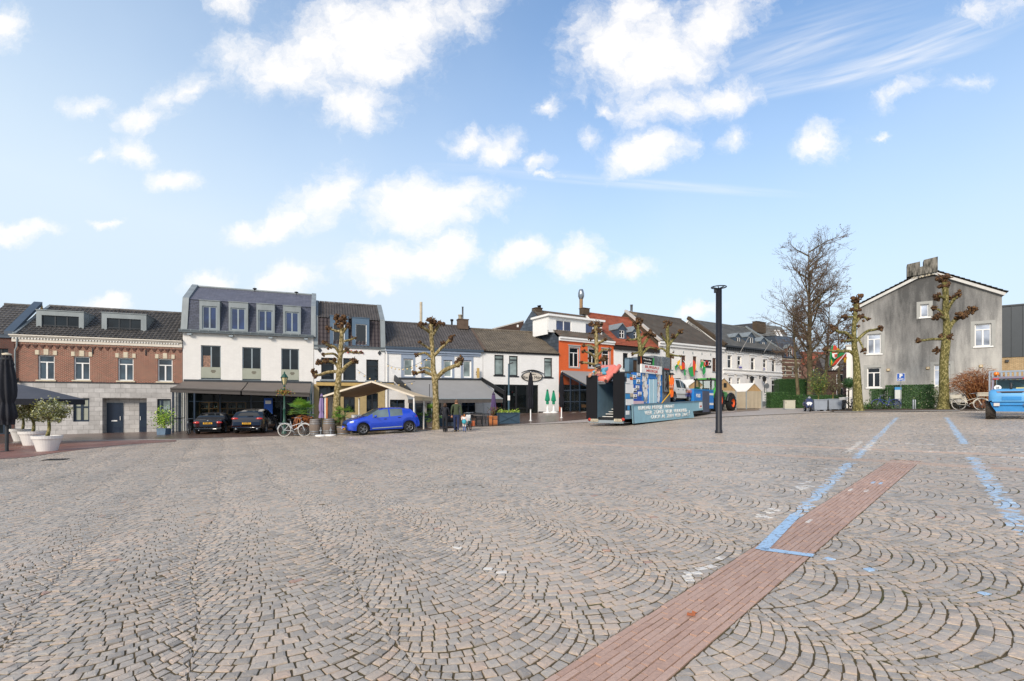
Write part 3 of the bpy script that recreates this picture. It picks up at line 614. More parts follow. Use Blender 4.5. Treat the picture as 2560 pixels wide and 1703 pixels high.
for px,py in ((808,620),(1272,635)):x,z=b.uz(*c1(px,py));mb=MB();mb.bar((x,-.03,z-.2),(x,-.03,z+.2),.07,.04,DARKM);b.part(mb,'wall_anchor')
x,z=b.uz(*c1(160,895));lantern_lamp(b,(b.root.location[0]+b.U[0]*x,b.root.location[1]+b.U[1]*x,b.z0+z+.2),'wall_lantern','small lantern on the corner of the red brick house, above the open parasol')
# ------------------------------------------------------------------ C  slate mansard restaurant
b=Bd('mansard_house','tall white house with steep blue slate mansard roof and four zinc dormers','house',L1p(457),T1);BC=b
x1=b.uz(784,950)[0];zg=b.uz(618,834)[1];zm=b.uz(620,758,.55)[1];zr=b.uz(626,727,3.4)[1];za=b.uz(618,956)[1]
fr=[b.rect(c2,*q) for q in ((315,627,505,950),(710,645,890,960),(1083,658,1253,968))]
sh=(.3,x1-.3,-.6,za-.7)
mb=MB();wall_grid(mb,0,x1,-.8,zg,fr+[sh],BRICK_W,rev=.22);mb.add([(0,0,-.8),(0,9,-.8),(0,9,zg),(0,0,zg)],[(0,1,2,3)],BRICK_W);mb.add([(x1,0,-.8),(x1,9,-.8),(x1,9,zg),(x1,0,zg)],[(0,1,2,3)],BRICK_W);b.part(mb,'wall')
EMB=mat('brown_emblem','#5c5344',.6,var=.3)
for i,r in enumerate(fr):
    o=window(b,r,GREYP,GL,(.5,),(),.075,y=.12,sill=GREYP);h_=r[3]-r[2]
    mb=MB();mb.box((r[0]+.01,.0,r[2]+.1),(r[1]-.01,.03,r[2]+h_*.36),FROST);g=b.part(mb,'glass_balustrade',o)
    cx,cz=r[0]+(r[1]-r[0])*.62,r[2]+h_*.24;mb=MB()
    for dx,dz,s_ in ((0,.06,.15),(0,-.02,.17),(0,-.1,.11)):mb.box((cx-s_,-.004,cz+dz-.028),(cx+s_,-.001,cz+dz+.028),EMB)
    b.part(mb,'emblem',o)
    if i==0:mb=MB();mb.box((r[0]+.12,.135,r[2]+h_*.36),(r[0]+(r[1]-r[0])*.46,.15,r[2]+h_*.7),mat('colourful_poster','#8a6a58',.6,var=.6,scale=9));b.part(mb,'poster',o)
mb=MB();mb.add([(0,-.06,zg),(x1,-.06,zg),(x1,.55,zm),(0,.55,zm)],[(0,1,2,3)],SLATE);mb.add([(0,.5,zm),(x1,.5,zm),(x1,3.4,zr),(0,3.4,zr)],[(0,1,2,3)],SLATET)
mb.add([(0,3.4,zr),(x1,3.4,zr),(x1,6.5,zm),(0,6.5,zm)],[(0,1,2,3)],SLATET);mb.add([(0,6.5,zm),(x1,6.5,zm),(x1,9,zg),(0,9,zg)],[(0,1,2,3)],SLATE)
for x in (.005,x1-.005):mb.add([(x,-.06,zg),(x,.55,zm),(x,3.4,zr),(x,6.5,zm),(x,9,zg)],[(0,1,2,3,4)],ZINCD)
mb.tube([(0,3.4,zr+.03),(x1,3.4,zr+.03)],.09,ZINC,8);b.part(mb,'roof')
for x,w_ in ((-.12,.42),(x1-.2,.36)):
    mb=MB();prof=[(-.14,zg-.05),(.46,zm+.1),(3.4,zr+.18)]
    for (ya,z_),(yb,zb_) in zip(prof,prof[1:]):mb.add([(x,ya,z_),(x+w_,ya,z_),(x+w_,yb,zb_),(x,yb,zb_),(x,ya+.25,z_-.1),(x+w_,ya+.25,z_-.1),(x+w_,yb+.25,zb_-.25),(x,yb+.25,zb_-.25)],[(0,1,2,3),(0,3,7,4),(1,5,6,2),(0,4,5,1),(3,2,6,7)],ZINC)
    b.part(mb,'verge')
mb=MB();mb.box((-.2,-.34,zg-.13),(x1,-.06,zg+.06),ZINCD);mb.box((-.2,-.38,zg-.02),(x1,-.34,zg+.08),ZINCD)
for i in range(16):mb.box((x1*i/16,-.386,zg-.03),(x1*i/16+.04,-.38,zg+.075),ZINC)
b.part(mb,'gutter')
for q,qw in (((300,200,495,485),(325,250,468,470)),((580,215,765,492),(598,268,740,480)),((845,232,1020,510),(862,290,1000,492)),((1100,252,1270,520),(1120,305,1250,502))):box_dormer(b,q,qw,c2,-.1,1.3,ZINC,GREYP,GLB,(.5,),(),pw=.09)
for px,py in ((213,520),(607,538),(983,555),(1320,567)):
    x,z=b.uz(*c2(px,py));t=thing('floodlight','grey floodlight under the slate mansard gutter, '+{213:'at its left corner',607:'left of the middle window',983:'above the right of the middle window',1320:'at its right corner'}[px],'floodlight',(b.root.location[0]+b.U[0]*x,b.root.location[1]+b.U[1]*x,b.z0+z),b.th,'floodlights under the gutter')
    mb=MB();mb.box((-.14,-.3,-.07),(.14,-.02,.05),GREYP);mb.build('housing',t);mb=MB();mb.box((-.1,-.28,-.082),(.1,-.06,-.071),GLL);mb.build('lens',t)
for px,py in ((830,90),(1228,125)):x,z=b.uz(*c2(px,py),3.4);mb=MB();mb.lathe([(.09,-.3),(.09,.0),(.16,.02),(.16,.08),(.0,.14)],DARKM,(x,3.4,z),12);b.part(mb,'roof_vent')
# shop interior
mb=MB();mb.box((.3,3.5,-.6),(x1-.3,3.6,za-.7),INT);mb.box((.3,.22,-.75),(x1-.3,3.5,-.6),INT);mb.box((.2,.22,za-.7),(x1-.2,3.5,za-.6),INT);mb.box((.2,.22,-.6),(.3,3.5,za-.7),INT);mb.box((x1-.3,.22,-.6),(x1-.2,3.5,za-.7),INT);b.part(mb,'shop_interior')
WOOD=mat('oak_shelf','#b07a42',.5,var=.3,scale=4);mb=MB();q=b.rect(c2,300,1170,740,1290,1.0)
for z in (q[2],(q[2]+q[3])/2,q[3]):mb.box((q[0],1.0,z-.04),(q[1],1.4,z+.04),WOOD)
for i in range(6):x=q[0]+(q[1]-q[0])*i/5;mb.box((x-.04,1.0-.003,q[2]),(x+.04,1.38,q[3]),WOOD)
b.part(mb,'shelf_unit');mb=MB();random.seed(3)
for z in (q[2]+.04,(q[2]+q[3])/2+.04):
    for i in range(34):x=q[0]+.12+(q[1]-q[0]-.24)*i/33;hh=random.uniform(.2,.34);mb.lathe([(.045,0),(.045,hh*.6),(.016,hh*.75),(.016,hh)],random.choice([GL,DARKM,GLC,mat('amber_glass','#6a3b16',.15)]),(x,1.15,z),6)
o=b.part(mb,'bottles')
WF=[(.3+(x1-.6)*f0,.3+(x1-.6)*f1,-.6,za-.7) for f0,f1 in ((0,.25),(.25,.5),(.5,.75),(.75,1))]
for r in WF:
    o=window(b,r,NAVY,CLEAR,(),(.78,),.06,y=.08,name='shopfront')
# ------------------------------------------------------------------ D  narrow mansard with dark tiles
b=Bd('mansard_house','narrow white house with brown tiled mansard and two blue dormers behind the pollard','house',L1p(785),T1);BD=b
x1=b.uz(962,950)[0];zg=b.uz(870,866)[1];zm=b.uz(872,798,.5)[1];zr=b.uz(856,760,3.2)[1]
up=[b.rect(c3,*q) for q in ((182,655,318,885),(415,660,550,892),(660,675,788,897))];gr=[b.rect(c3,420,1030,540,1235),b.rect(c3,662,1030,785,1290)];dk=b.rect(c3,160,955,330,1290)
mb=MB();zy=b.uz(*c3(540,940))[1];wall_grid(mb,0,x1,zy,zg,up,BRICK_G,rev=.18);wall_grid(mb,0,x1,-.6,zy,gr+[dk],YWALL,rev=.18);mb.add([(0,0,-.8),(0,8,-.8),(0,8,zg),(0,0,zg)],[(0,1,2,3)],BRICK_G);mb.add([(x1,0,-.8),(x1,8,-.8),(x1,8,zg),(x1,0,zg)],[(0,1,2,3)],BRICK_G);b.part(mb,'wall')
for r in up:window(b,r,DARKM,GL,(),(.7,),.09,sill=GREYP)
for r in gr+[dk]:window(b,r,DARKM,GL,(.5,),(.72,),.08)
mb=MB();tiles(mb,(.28,-.05,zg),(x1-.38,-.05,zg),(x1-.38,.5,zm),(.28,.5,zm),TILE_P,.3,.36);tiles(mb,(0,.42,zm),(x1,.42,zm),(x1,3.2,zr),(0,3.2,zr),TILE_G,.22,.26);mb.add([(0,3.2,zr),(x1,3.2,zr),(x1,8,zg),(0,8,zg)],[(0,1,2,3)],TILE_G);ridge(mb,(0,3.2,zr+.03),(x1,3.2,zr+.03),TILE_G)
for x in (.003,x1-.003):mb.add([(x,-.06,zg),(x,.5,zm),(x,3.2,zr),(x,8,zg)],[(0,1,2,3)],ZINCD)
b.part(mb,'roof')
for x,w_ in ((.0,.3),(x1-.35,.4)):
    mb=MB();prof=[(-.14,zg-.3),(.42,zm+.1),(3.2,zr+.16)]
    for (ya,z_),(yb,zb_) in zip(prof,prof[1:]):mb.add([(x,ya,z_),(x+w_,ya,z_),(x+w_,yb,zb_),(x,yb,zb_),(x,ya+.25,z_-.1),(x+w_,ya+.25,z_-.1),(x+w_,yb+.25,zb_-.25),(x,yb+.25,zb_-.25)],[(0,1,2,3),(0,3,7,4),(1,5,6,2),(0,4,5,1),(3,2,6,7)],ZINC)
    b.part(mb,'verge')
gutter(b,0,x1,zg,ZINCD)
BOARD=mat('blue_grey_board','#50667a',.5,var=.1)
for q,qw in (((275,215,470,525),(308,285,430,512)),((510,235,692,527),(546,300,663,520))):box_dormer(b,q,qw,c3,-.08,1.2,BOARD,WHITE,glass('black_glass','#07080a',.05),(),(),pw=.05)
for px,py in ((168,575),(800,605)):x,z=b.uz(*c3(px,py));mb=MB();mb.prism([(x-.16,z),(x,z-.22),(x+.16,z),(x,z+.22)],-.05,-.002,ANTH);b.part(mb,'wall_anchor')
mb=MB();r=b.rect(c3,130,915,950,955,-.1);mb.box((r[0],-.35,r[2]),(r[1],-.02,r[3]),YELLOWP);mb.box((r[0],-.37,r[3]-.04),(r[1],-.02,r[3]+.05),ANTH);b.part(mb,'rolled_awning')
mb=MB();RED=mat('red_bulb','#c03a34',.4,var=.2);r=b.rect(c3,430,575,622,612)
for i in range(12):x=r[0]+(r[1]-r[0])*i/11;mb.ball((x,-.06,(r[2]+r[3])/2+.08*sin(i*2.1)),.08,RED,1)
mb.bar((r[0],-.03,(r[2]+r[3])/2),(r[1],-.03,(r[2]+r[3])/2),.03,.03,DARKM);b.part(mb,'red_light_sign')
mb=MB();x=b.uz(*c3(878,700))[0];mb.tube([(x-.15,-.1,zg-.1),(x,-.1,zg-.6),(x,-.1,.3)],.05,WHITE,8);b.part(mb,'drainpipe')
# ------------------------------------------------------------------ E  low white house, blue-grey trim
b=Bd('terraced_house','low white house with blue grey window surrounds above the wide grey awning','house',L1p(963),T1);BE=b
x1=b.uz(1207,950)[0];ze=b.uz(1086,874)[1];zr=b.uz(1053,811,4.4)[1]
ws=[b.rect(c4,*q) for q in ((205,665,307,852),(418,672,510,858),(630,680,722,862),(835,683,925,866))];zsh=b.uz(*c4(600,1100))[1]
sh=[(.4+i*(x1-.8)/5,.4+(i+.8)*(x1-.8)/5,-.3,zsh) for i in range(5)]
mb=MB();wall_grid(mb,0,x1,-.6,ze,ws+sh,BRICK_G,rev=.2);shell(mb,0,x1,-.6,ze,9,zr,4.4,BRICK_G);b.part(mb,'wall')
for r in ws:
    o=window(b,r,WHITE,GLC,(),(),.12,y=.1);mb=MB();e=.26
    wall_grid(mb,r[0]-e*.75,r[1]+e*.75,r[2]-.22,r[3]+.42,[r],BLUEG,y=-.025,rev=.04);mb.box((r[0]-.01,.06,r[3]-.05),(r[1]+.01,.1,r[3]+.01),DARKM);b.part(mb,'surround',o)
for r in sh:window(b,r,NAVY,GL,(.5,),(.8,),.09,name='shopfront')
mb=MB();mb.box((0,-.3,ze-.1),(x1,0,ze+.1),FAS);mb.box((0,-.2,ze-.32),(x1-.25,0,ze-.1),BLUEG);mb.box((0,-.1,ze-.5),(x1-.3,0,ze-.32),BLUEG);b.part(mb,'cornice')
mb=MB();tiles(mb,(0,-.25,ze+.08),(x1,-.25,ze+.08),(x1,4.4,zr),(0,4.4,zr),TILE_G,.26,.3);ridge(mb,(0,4.4,zr+.04),(x1,4.4,zr+.04),TILE_G);mb.add([(0,4.4,zr),(x1,4.4,zr),(x1,9,ze),(0,9,ze)],[(0,1,2,3)],TILE_G);b.part(mb,'roof')
CHB=mat('brown_chimney','#5b4a3c',.8,var=.2)
def chimney(b,q,c,y,m,pots=None,d=.7,capm=None):
    r=b.rect(c,*q,y=y);mb=MB();mb.box((r[0],y,r[2]),(r[1],y+d,r[3]),m);mb.box((r[0]-.05,y-.05,r[3]),(r[1]+.05,y+d+.05,r[3]+.08),capm or m);o=b.part(mb,'chimney')
    for (l,t,rr,bb,pm) in pots or ():k=b.rect(c,l,t,rr,bb,y+d/2);p=MB();w_=(k[1]-k[0])/2;p.lathe([(w_,k[2]),(w_,k[3]-w_*.5),(w_*1.25,k[3]-w_*.4),(w_*1.25,k[3])],pm,((k[0]+k[1])/2,y+d/2,0),10);b.part(p,'chimney_pipe',o)
    return o
STEEL=mat('steel_flue','#8f959a',.3,metal=.8,var=.1);CREAMP=mat('cream_flue','#b8ab94',.5,var=.15)
chimney(b,(790,252,895,350),c4,3.6,CHB,((788,200,826,262,CREAMP),(825,115,842,262,STEEL)));r=b.rect(c4,708,248,730,312,4.4);mb=MB();mb.lathe([(.09,r[2]-.3),(.09,r[3]-.2),(.16,r[3]-.18),(.16,r[3])],DARKM,((r[0]+r[1])/2,4.4,0),10);b.part(mb,'roof_vent')
r=b.rect(c4,380,65,404,290,5.5);mb=MB();n=16
mb.lathe([(.13+.018*(i%2),r[2]-.6+(r[3]-r[2]+.6)*i/40) for i in range(41)],CREAMP,((r[0]+r[1])/2,5.5,0),12);b.part(mb,'flue')
mb=MB();r=b.rect(c4,982,765,1007,870,-.3);mb.box((r[0],-.42,r[2]),(r[1],-.3,r[3]),YELLOWP);mb.box((r[0]+.03,-.3,r[2]+.3),(r[1]-.03,-.0,r[2]+.4),DARKM);mb.box((r[0]+.03,-.3,r[3]-.4),(r[1]-.03,-.0,r[3]-.3),DARKM);o=b.part(mb,'yellow_sign')
# ------------------------------------------------------------------ F  white bistro
b=Bd('bistro_building','white painted bistro with brown tiled roof, oval sign and black shopfront','bistro',L1p(1208),T1);BF=b
x1=b.uz(1397,950)[0];ze=b.uz(1302,882)[1];zr=b.uz(1250,827,4.2)[1]
ws=[b.rect(c4,*q) for q in ((1170,625,1270,840),(1325,635,1418,848),(1697,657,1783,862))];so_=b.rect(c4,1165,940,1635,1245);so_=(so_[0],so_[1],-.2,so_[3])
mb=MB();wall_grid(mb,0,x1,-.5,ze,ws+[so_],BRICK_G,rev=.2);shell(mb,0,x1,-.5,ze,8.5,zr,4.2,BRICK_G);mb.box((so_[1],-.02,-.5),(x1,-.002,.32),DARKM);b.part(mb,'wall')
for r in ws:window(b,r,DARKM,GLC,(),(.8,),.1,sill=DARKM)
for i in range(4):
    a=so_[0]+(so_[1]-so_[0])*i/4;window(b,(a,a+(so_[1]-so_[0])/4,so_[2]+.1,so_[3]),DARKM,CLEAR,(),(.25,) if i<3 else (),.09,name='shopfront' if i<3 else 'door')
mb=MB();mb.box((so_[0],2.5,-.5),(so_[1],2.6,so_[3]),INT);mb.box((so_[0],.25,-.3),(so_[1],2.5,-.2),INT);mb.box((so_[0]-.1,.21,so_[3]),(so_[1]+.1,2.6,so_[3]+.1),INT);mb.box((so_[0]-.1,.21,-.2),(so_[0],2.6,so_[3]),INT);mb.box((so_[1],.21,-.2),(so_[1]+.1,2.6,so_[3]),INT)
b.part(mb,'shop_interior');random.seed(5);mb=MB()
for i in range(9):x=random.uniform(so_[0]+.5,so_[1]-1.2);z=random.uniform(.7,2.2);s_=random.uniform(.15,.3);mb.box((x,2.45,z),(x+s_,2.49,z+s_*1.4),random.choice([WHITE,RED,CREAM,GREYP]))
b.part(mb,'wall_pictures')
mb=MB();tiles(mb,(0,-.25,ze),(x1,-.25,ze),(x1,4.2,zr),(0,4.2,zr),TILE_B,.24,.3);ridge(mb,(0,4.2,zr+.04),(x1,4.2,zr+.04),TILE_B);mb.add([(0,4.2,zr),(x1,4.2,zr),(x1,8.5,ze),(0,8.5,ze)],[(0,1,2,3)],TILE_B);mb.bar((.05,-.3,ze+.08),(.05,4.2,zr+.08),.2,.14,CHB);b.part(mb,'roof');gutter(b,0,x1,ze+.02,DARKM)
r=b.rect(c4,1452,805,1680,908);t=thing('oval_sign','oval cream bistro sign with black rim on the white wall','sign',(b.root.location[0]+b.U[0]*(r[0]+r[1])/2,b.root.location[1]+b.U[1]*(r[0]+r[1])/2,b.z0+(r[2]+r[3])/2),b.th)
sw,shh=(r[1]-r[0])/2,(r[3]-r[2])/2;el=lambda k,n=32:[(sw*k*cos(2*PI*i/n),shh*k*sin(2*PI*i/n)) for i in range(n)]
mb=MB();mb.prism(el(1),-.1,-.01,DARKM);mb.build('rim',t);mb=MB();mb.prism(el(.9),-.12,-.1,mat('sign_cream','#c9c0b2',.5,var=.05));mb.build('panel',t);mb=MB();mb.tube([(-sw*1.02+2.1*sw*i/14,-.16,shh*(.55+.75*sin(PI*(i+1.5)/16))) for i in range(15)],[.03+.05*sin(PI*i/14) for i in range(15)],DARKM,6);mb.build('flourish',t)
text_mesh('lettering','Bie de Mért',.42,DARKM,t,Matrix.Translation((0,-.13,-.08))@FACE,.01);text_mesh('lettering','Bistro',.2,DARKM,t,Matrix.Translation((.1,-.13,.24))@FACE,.01)
# ------------------------------------------------------------------ L  brick block behind the bistro
b=Bd('brick_block','plain dark brick block with pale coping showing behind the bistro roof','building',on_line(1225,(-1,60),15),15)
r=b.rect(c4,1150,300,1480,560);z_l,z_r=b.uz(*c4(1150,355))[1],b.uz(*c4(1480,268))[1]
mb=MB();mb.prism([(r[0],-.5),(r[1],-.5),(r[1],z_r),(r[0],z_l)],0,8,BROWNWALL);b.part(mb,'wall');mb=MB();mb.bar((r[0],.2,z_l+.06),(r[1],.2,z_r+.06),.5,.14,COPING);b.part(mb,'coping');mb=MB();q=b.uz(*c4(1415,320));mb.box((q[0]-.1,-.12,q[1]-.15),(q[0]+.1,-.001,q[1]+.15),WHITE);b.part(mb,'alarm_box')
# ------------------------------------------------------------------ G  orange house with slate gable
b=Bd('terraced_house','orange painted house with slate hung gable and long white dormer','house',L2p(1397),T2);BG=b
x1=b.uz(1534,950)[0];ze=b.uz(1466,852)[1];yr=4.6;zr=b.uz(*c5(480,340),yr)[1]
ws=[b.rect(c5,*q) for q in ((578,680,672,875),(770,692,850,880),(908,706,978,862))];sh=(.5,x1-.4,-.2,2.7)
mb=MB();wall_grid(mb,0,x1,-.5,ze,ws+[sh],BRICK_O,rev=.2);mb.add([(x1,0,-.5),(x1,9.2,-.5),(x1,9.2,ze),(x1,yr,zr),(x1,0,ze)],[(0,1,2,3,4)],BRICK_O);mb.add([(0,9.2,-.5),(x1,9.2,-.5),(x1,9.2,ze),(0,9.2,ze)],[(0,1,2,3)],BRICK_O);b.part(mb,'wall')
mb=MB();mb.add([(0,0,-.5),(0,9.2,-.5),(0,9.2,ze),(0,yr,zr),(0,0,ze)],[(0,1,2,3,4)],SLATED);b.part(mb,'slate_gable')
SUR=mat('grey_surround','#a3a19d',.6,var=.06)
for r in ws:o=window(b,r,WHITE,GL,(.5,),(.73,),.07,halfcols=True);mb=MB();wall_grid(mb,r[0]-.14,r[1]+.14,r[2]-.14,r[3]+.16,[r],SUR,y=-.03,rev=.05);mb.box((r[0]-.2,-.1,r[3]+.16),(r[1]+.2,-.001,r[3]+.26),SUR);b.part(mb,'surround',o)
window(b,sh,NAVY,GL,(.25,.5,.75),(.78,),.08,name='shopfront')
mb=MB();mb.box((0,-.3,ze-.02),(x1,0,ze+.14),WHITE);mb.box((0,-.18,ze-.22),(x1,0,ze-.02),WHITE);b.part(mb,'cornice')
mb=MB();tiles(mb,(0,-.25,ze+.12),(x1,-.25,ze+.12),(x1,yr,zr),(0,yr,zr),TILE_X,.25,.32,.02,.05);ridge(mb,(0,yr,zr+.03),(x1,yr,zr+.03),TILE_X);mb.add([(0,yr,zr),(x1,yr,zr),(x1,9.2,ze),(0,9.2,ze)],[(0,1,2,3)],TILE_X);b.part(mb,'roof')
q=b.rect(c5,365,385,905,555,.9);mb=MB();zt=b.uz(*c5(640,395),.9)[1];zb=b.uz(*c5(640,530),.9)[1];wr1=b.rect(c5,443,408,598,515,.9);wr2=b.rect(c5,740,440,895,548,.9)
wall_grid(mb,q[0],q[1],zb-.2,zt,[wr1,wr2],WHITE,y=.9,rev=.15);mb.box((q[0],1.06,zb-.4),(q[0]+.08,3.6,zt),WHITE);mb.box((q[1]-.08,1.06,zb-.4),(q[1],3.6,zt),WHITE);mb.box((q[0]-.2,.6,zt),(q[1]+.2,3.7,zt+.2),WHITE);mb.add([(q[0],.9,zb),(q[0],1.1,zb),(q[0],1.1,zt),(q[0],.9,zt)],[(0,1,2,3)],WHITE);dm=b.part(mb,'dormer')
for r in (wr1,wr2):window(b,r,WHITE,GLB,(.5,),(),.08,y=.96,parent=dm)
CHM=mat('mossy_brick_stack','#4a3d2e',.9,var=.35,scale=6);chimney(b,(243,285,305,345),c5,4.3,CHM,((258,258,274,290,DARKM),(274,255,290,290,DARKM)))
# ------------------------------------------------------------------ H  white house with orange roof
b=Bd('terraced_house','white house with orange tiled roof and two pointed zinc dormers','house',L2p(1534),T2)
x1=b.uz(1646,950)[0];ze=b.uz(1590,868)[1];zr=b.uz(*c5(970,362),4.6)[1]
ws=[b.rect(c5,*q) for q in ((1115,735,1168,888),(1262,748,1312,895),(1395,760,1440,905))]
mb=MB();wall_grid(mb,0,x1,-.5,ze,ws,RENDER,rev=.2);shell(mb,0,x1,-.5,ze,9.2,zr,4.6,RENDER);b.part(mb,'wall')
for r in ws:window(b,r,DARKM,GL,(.5,),(.75,),.07,sill=GREYP)
mb=MB();mb.box((0,-.2,ze-.45),(x1,-.001,ze),mat('dark_timber','#241d19',.8));b.part(mb,'eaves_board')
mb=MB();tiles(mb,(0,-.3,ze),(x1,-.3,ze),(x1,4.6,zr),(0,4.6,zr),TILE_O,.25,.3,.02,.045);ridge(mb,(0,4.6,zr+.03),(x1,4.6,zr+.03),TILE_O);mb.add([(0,4.6,zr),(x1,4.6,zr),(x1,9.2,ze),(0,9.2,ze)],[(0,1,2,3)],TILE_O);b.part(mb,'roof')
def gable_dormer(b,q,qw,c,y,dp,fm,rm,wm_,gm,cols=(.5,),rows=(.6,),pitch=.45):
    r=b.rect(c,*q,y=y);rw=b.rect(c,*qw,y=y);zt=r[3]-(r[1]-r[0])*pitch;mb=MB();wall_grid(mb,r[0],r[1],r[2],zt,[rw],fm,y=y,rev=.12)
    mb.add([(r[0],y,zt),(r[1],y,zt),((r[0]+r[1])/2,y,r[3])],[(0,1,2)],fm)
    for x in (r[0],r[1]):mb.add([(x,y,r[2]-.2),(x,y+dp,r[2]-.2),(x,y+dp,zt),(x,y,zt)],[(0,1,2,3)],fm)
    o=b.part(mb,'dormer');mb=MB();cx=(r[0]+r[1])/2;e=.1
    for sx in (-1,1):
        xe=cx+sx*((r[1]-r[0])/2+e);V=[(xe,y-.12,zt-e*2*pitch),(xe,y+dp,zt-e*2*pitch),(cx,y+dp,r[3]),(cx,y-.12,r[3])];mb.add(V+[(a,bb,z+.07) for a,bb,z in V],[(0,1,2,3),(4,5,6,7),(0,3,7,4),(0,1,5,4),(1,2,6,5)],rm)
        for i in range(4):yy=y+dp*i/4;mb.bar((xe,yy,zt-e*2*pitch+.08),(cx,yy,r[3]+.08),.03,.03,rm)
    b.part(mb,'dormer_roof',o);window(b,rw,wm_,gm,cols,rows,.06,y=y+.05,parent=o);return o
gable_dormer(b,(1060,438,1150,598),(1078,505,1130,585),c5,.7,2.4,FAS,ZINC,WHITE,GL);gable_dormer(b,(1205,465,1292,600),(1222,525,1272,592),c5,.7,2.4,FAS,ZINC,WHITE,GL)
chimney(b,(717,288,780,345),c5,4.2,CHM);r=b.rect(c5,697,90,727,335,4.6);mb=MB();n=28
BRP=mat('brown_ribbed_flue','#8a6a44',.5,var=.2);mb.lathe([(.19+.025*(i%2),r[2]+(r[3]-r[2]-1.1)*i/n) for i in range(n+1)],BRP,((r[0]+r[1])/2,4.9,0),12);mb.lathe([(.24,r[3]-1.1),(.36,r[3]-.8),(.36,r[3]-.45),(.26,r[3]-.1),(.2,r[3])],STEEL,((r[0]+r[1])/2,4.9,0),12);b.part(mb,'flue')
# ------------------------------------------------------------------ I  long white house with flags
b=Bd('terraced_house','long cream white house with mossy dark roof, brown shutters and a wall mural','house',L2p(1646),T2);BI=b
x1=b.uz(1808,950)[0];ze=b.uz(1727,864)[1];zr=b.uz(1640,790,5.2)[1]
ws=[b.rect(c7,*q) for q in ((58,812,90,978),(190,822,237,982),(315,832,357,990),(528,850,568,1000))]
mb=MB();wall_grid(mb,0,x1,-.5,ze,ws,RENDER,rev=.2);shell(mb,0,x1,-.5,ze,10.4,zr,5.2,CHM);b.part(mb,'wall')
SHUT=mat('brown_shutter','#5a3a28',.6,var=.2)
for r in ws:o=window(b,r,SHUT,GL,(.5,),(.35,.7),.12,sill=GREYP)
mb=MB();mb.box((0,-.35,ze-.1),(x1,0,ze+.1),WHITE);mb.box((0,-.2,ze-.4),(x1,0,ze-.1),WHITE);b.part(mb,'cornice')
for i in range(7):mb=MB();x=x1*(i+.5)/7;mb.bar((x,-.04,ze-1.0),(x,-.04,ze-.75),.1,.06,GREYP);b.part(mb,'wall_anchor')
mb=MB();tiles(mb,(0,-.3,ze+.08),(x1,-.3,ze+.08),(x1-1.6,5.2,zr),(0,5.2,zr),TILE_M,.25,.28,.02,.04);ridge(mb,(0,5.2,zr+.03),(x1-1.6,5.2,zr+.03),TILE_M);mb.add([(0,5.2,zr),(x1-1.6,5.2,zr),(x1,10.4,ze),(0,10.4,ze)],[(0,1,2,3)],TILE_M);mb.add([(x1,-.3,ze+.08),(x1,10.4,ze),(x1-1.6,5.2,zr)],[(0,1,2)],TILE_M);mb.bar((.1,-.3,ze+.15),(.1,5.2,zr+.12),.4,.25,COPING);b.part(mb,'roof')
chimney(b,(1185,330,1255,430),c5,4.6,mat('tan_chimney','#8b755c',.85,var=.25),((1192,250,1210,335,STEEL),))
r=b.rect(c7,398,870,510,955);t=thing('wall_mural','black mural panel with white rings on the long cream white house','mural',(b.root.location[0]+b.U[0]*r[0],b.root.location[1]+b.U[1]*r[0],b.z0+r[2]),b.th);mb=MB();w_,h_=r[1]-r[0],r[3]-r[2];mb.box((0,-.06,0),(w_,-.004,h_),DARKM);mb.build('board',t)
mb=MB()
for fx,fz,rr,m_ in ((.25,.5,.28,WHITE),(.55,.55,.3,RED),(.82,.5,.24,WHITE),(.12,.8,.12,CREAM)):mb.tube([(w_*fx+h_*rr*cos(i*.52),-.075,h_*fz+h_*rr*sin(i*.52)) for i in range(13)],.06,m_,6)
mb.build('painted_rings',t)
# ------------------------------------------------------------------ J  white townhouse, five bays
b=Bd('townhouse','stately white townhouse of five bays with three zinc dormers and dark eaves','house',L2p(1808),T2);BJ=b
x1=b.uz(1955,950)[0];ze=b.uz(1880,874)[1];zr=b.uz(1836,816,5.4)[1]
us=[b.rect(c7,*q) for q in ((690,820,738,962),(797,832,842,968),(945,848,988,982),(1077,862,1117,990),(1173,873,1213,1002))];ls=[b.rect(c7,*q) for q in ((703,1062,738,1200),(795,1066,828,1200),(945,1078,985,1230),(1088,1085,1117,1240),(1170,1092,1214,1252))]
mb=MB();wall_grid(mb,0,x1,-.6,ze,us+ls,RENDER,rev=.2);shell(mb,0,x1,-.6,ze,10.8,zr,5.4,RENDER);mb.box((0,-.06,-.6),(x1,-.002,.75),mat('grey_plinth','#7d7f80',.7,var=.1));b.part(mb,'wall')
for r in us+ls:o=window(b,r,WHITE,GL,(),(.68,),.1);mb=MB();wall_grid(mb,r[0]-.22,r[1]+.22,r[2]-.12,r[3]+.3,[r],WHITE,y=-.05,rev=.06);mb.box((r[0]-.3,-.16,r[3]+.3),(r[1]+.3,-.001,r[3]+.42),WHITE);b.part(mb,'surround',o)
mb=MB()
for z,h_ in ((b.uz(*c7(965,1018))[1],.22),(b.uz(*c7(965,985))[1],.1)):mb.box((0,-.14,z-h_),(x1,-.001,z),WHITE)
b.part(mb,'string_course');mb=MB();mb.box((0,-.5,ze-.05),(x1,0,ze+.12),ANTH)
for i in range(34):x=.15+(x1-.3)*i/33;mb.box((x-.07,-.4,ze-.42),(x+.07,-.001,ze-.05),ANTH)
b.part(mb,'bracketed_eaves')
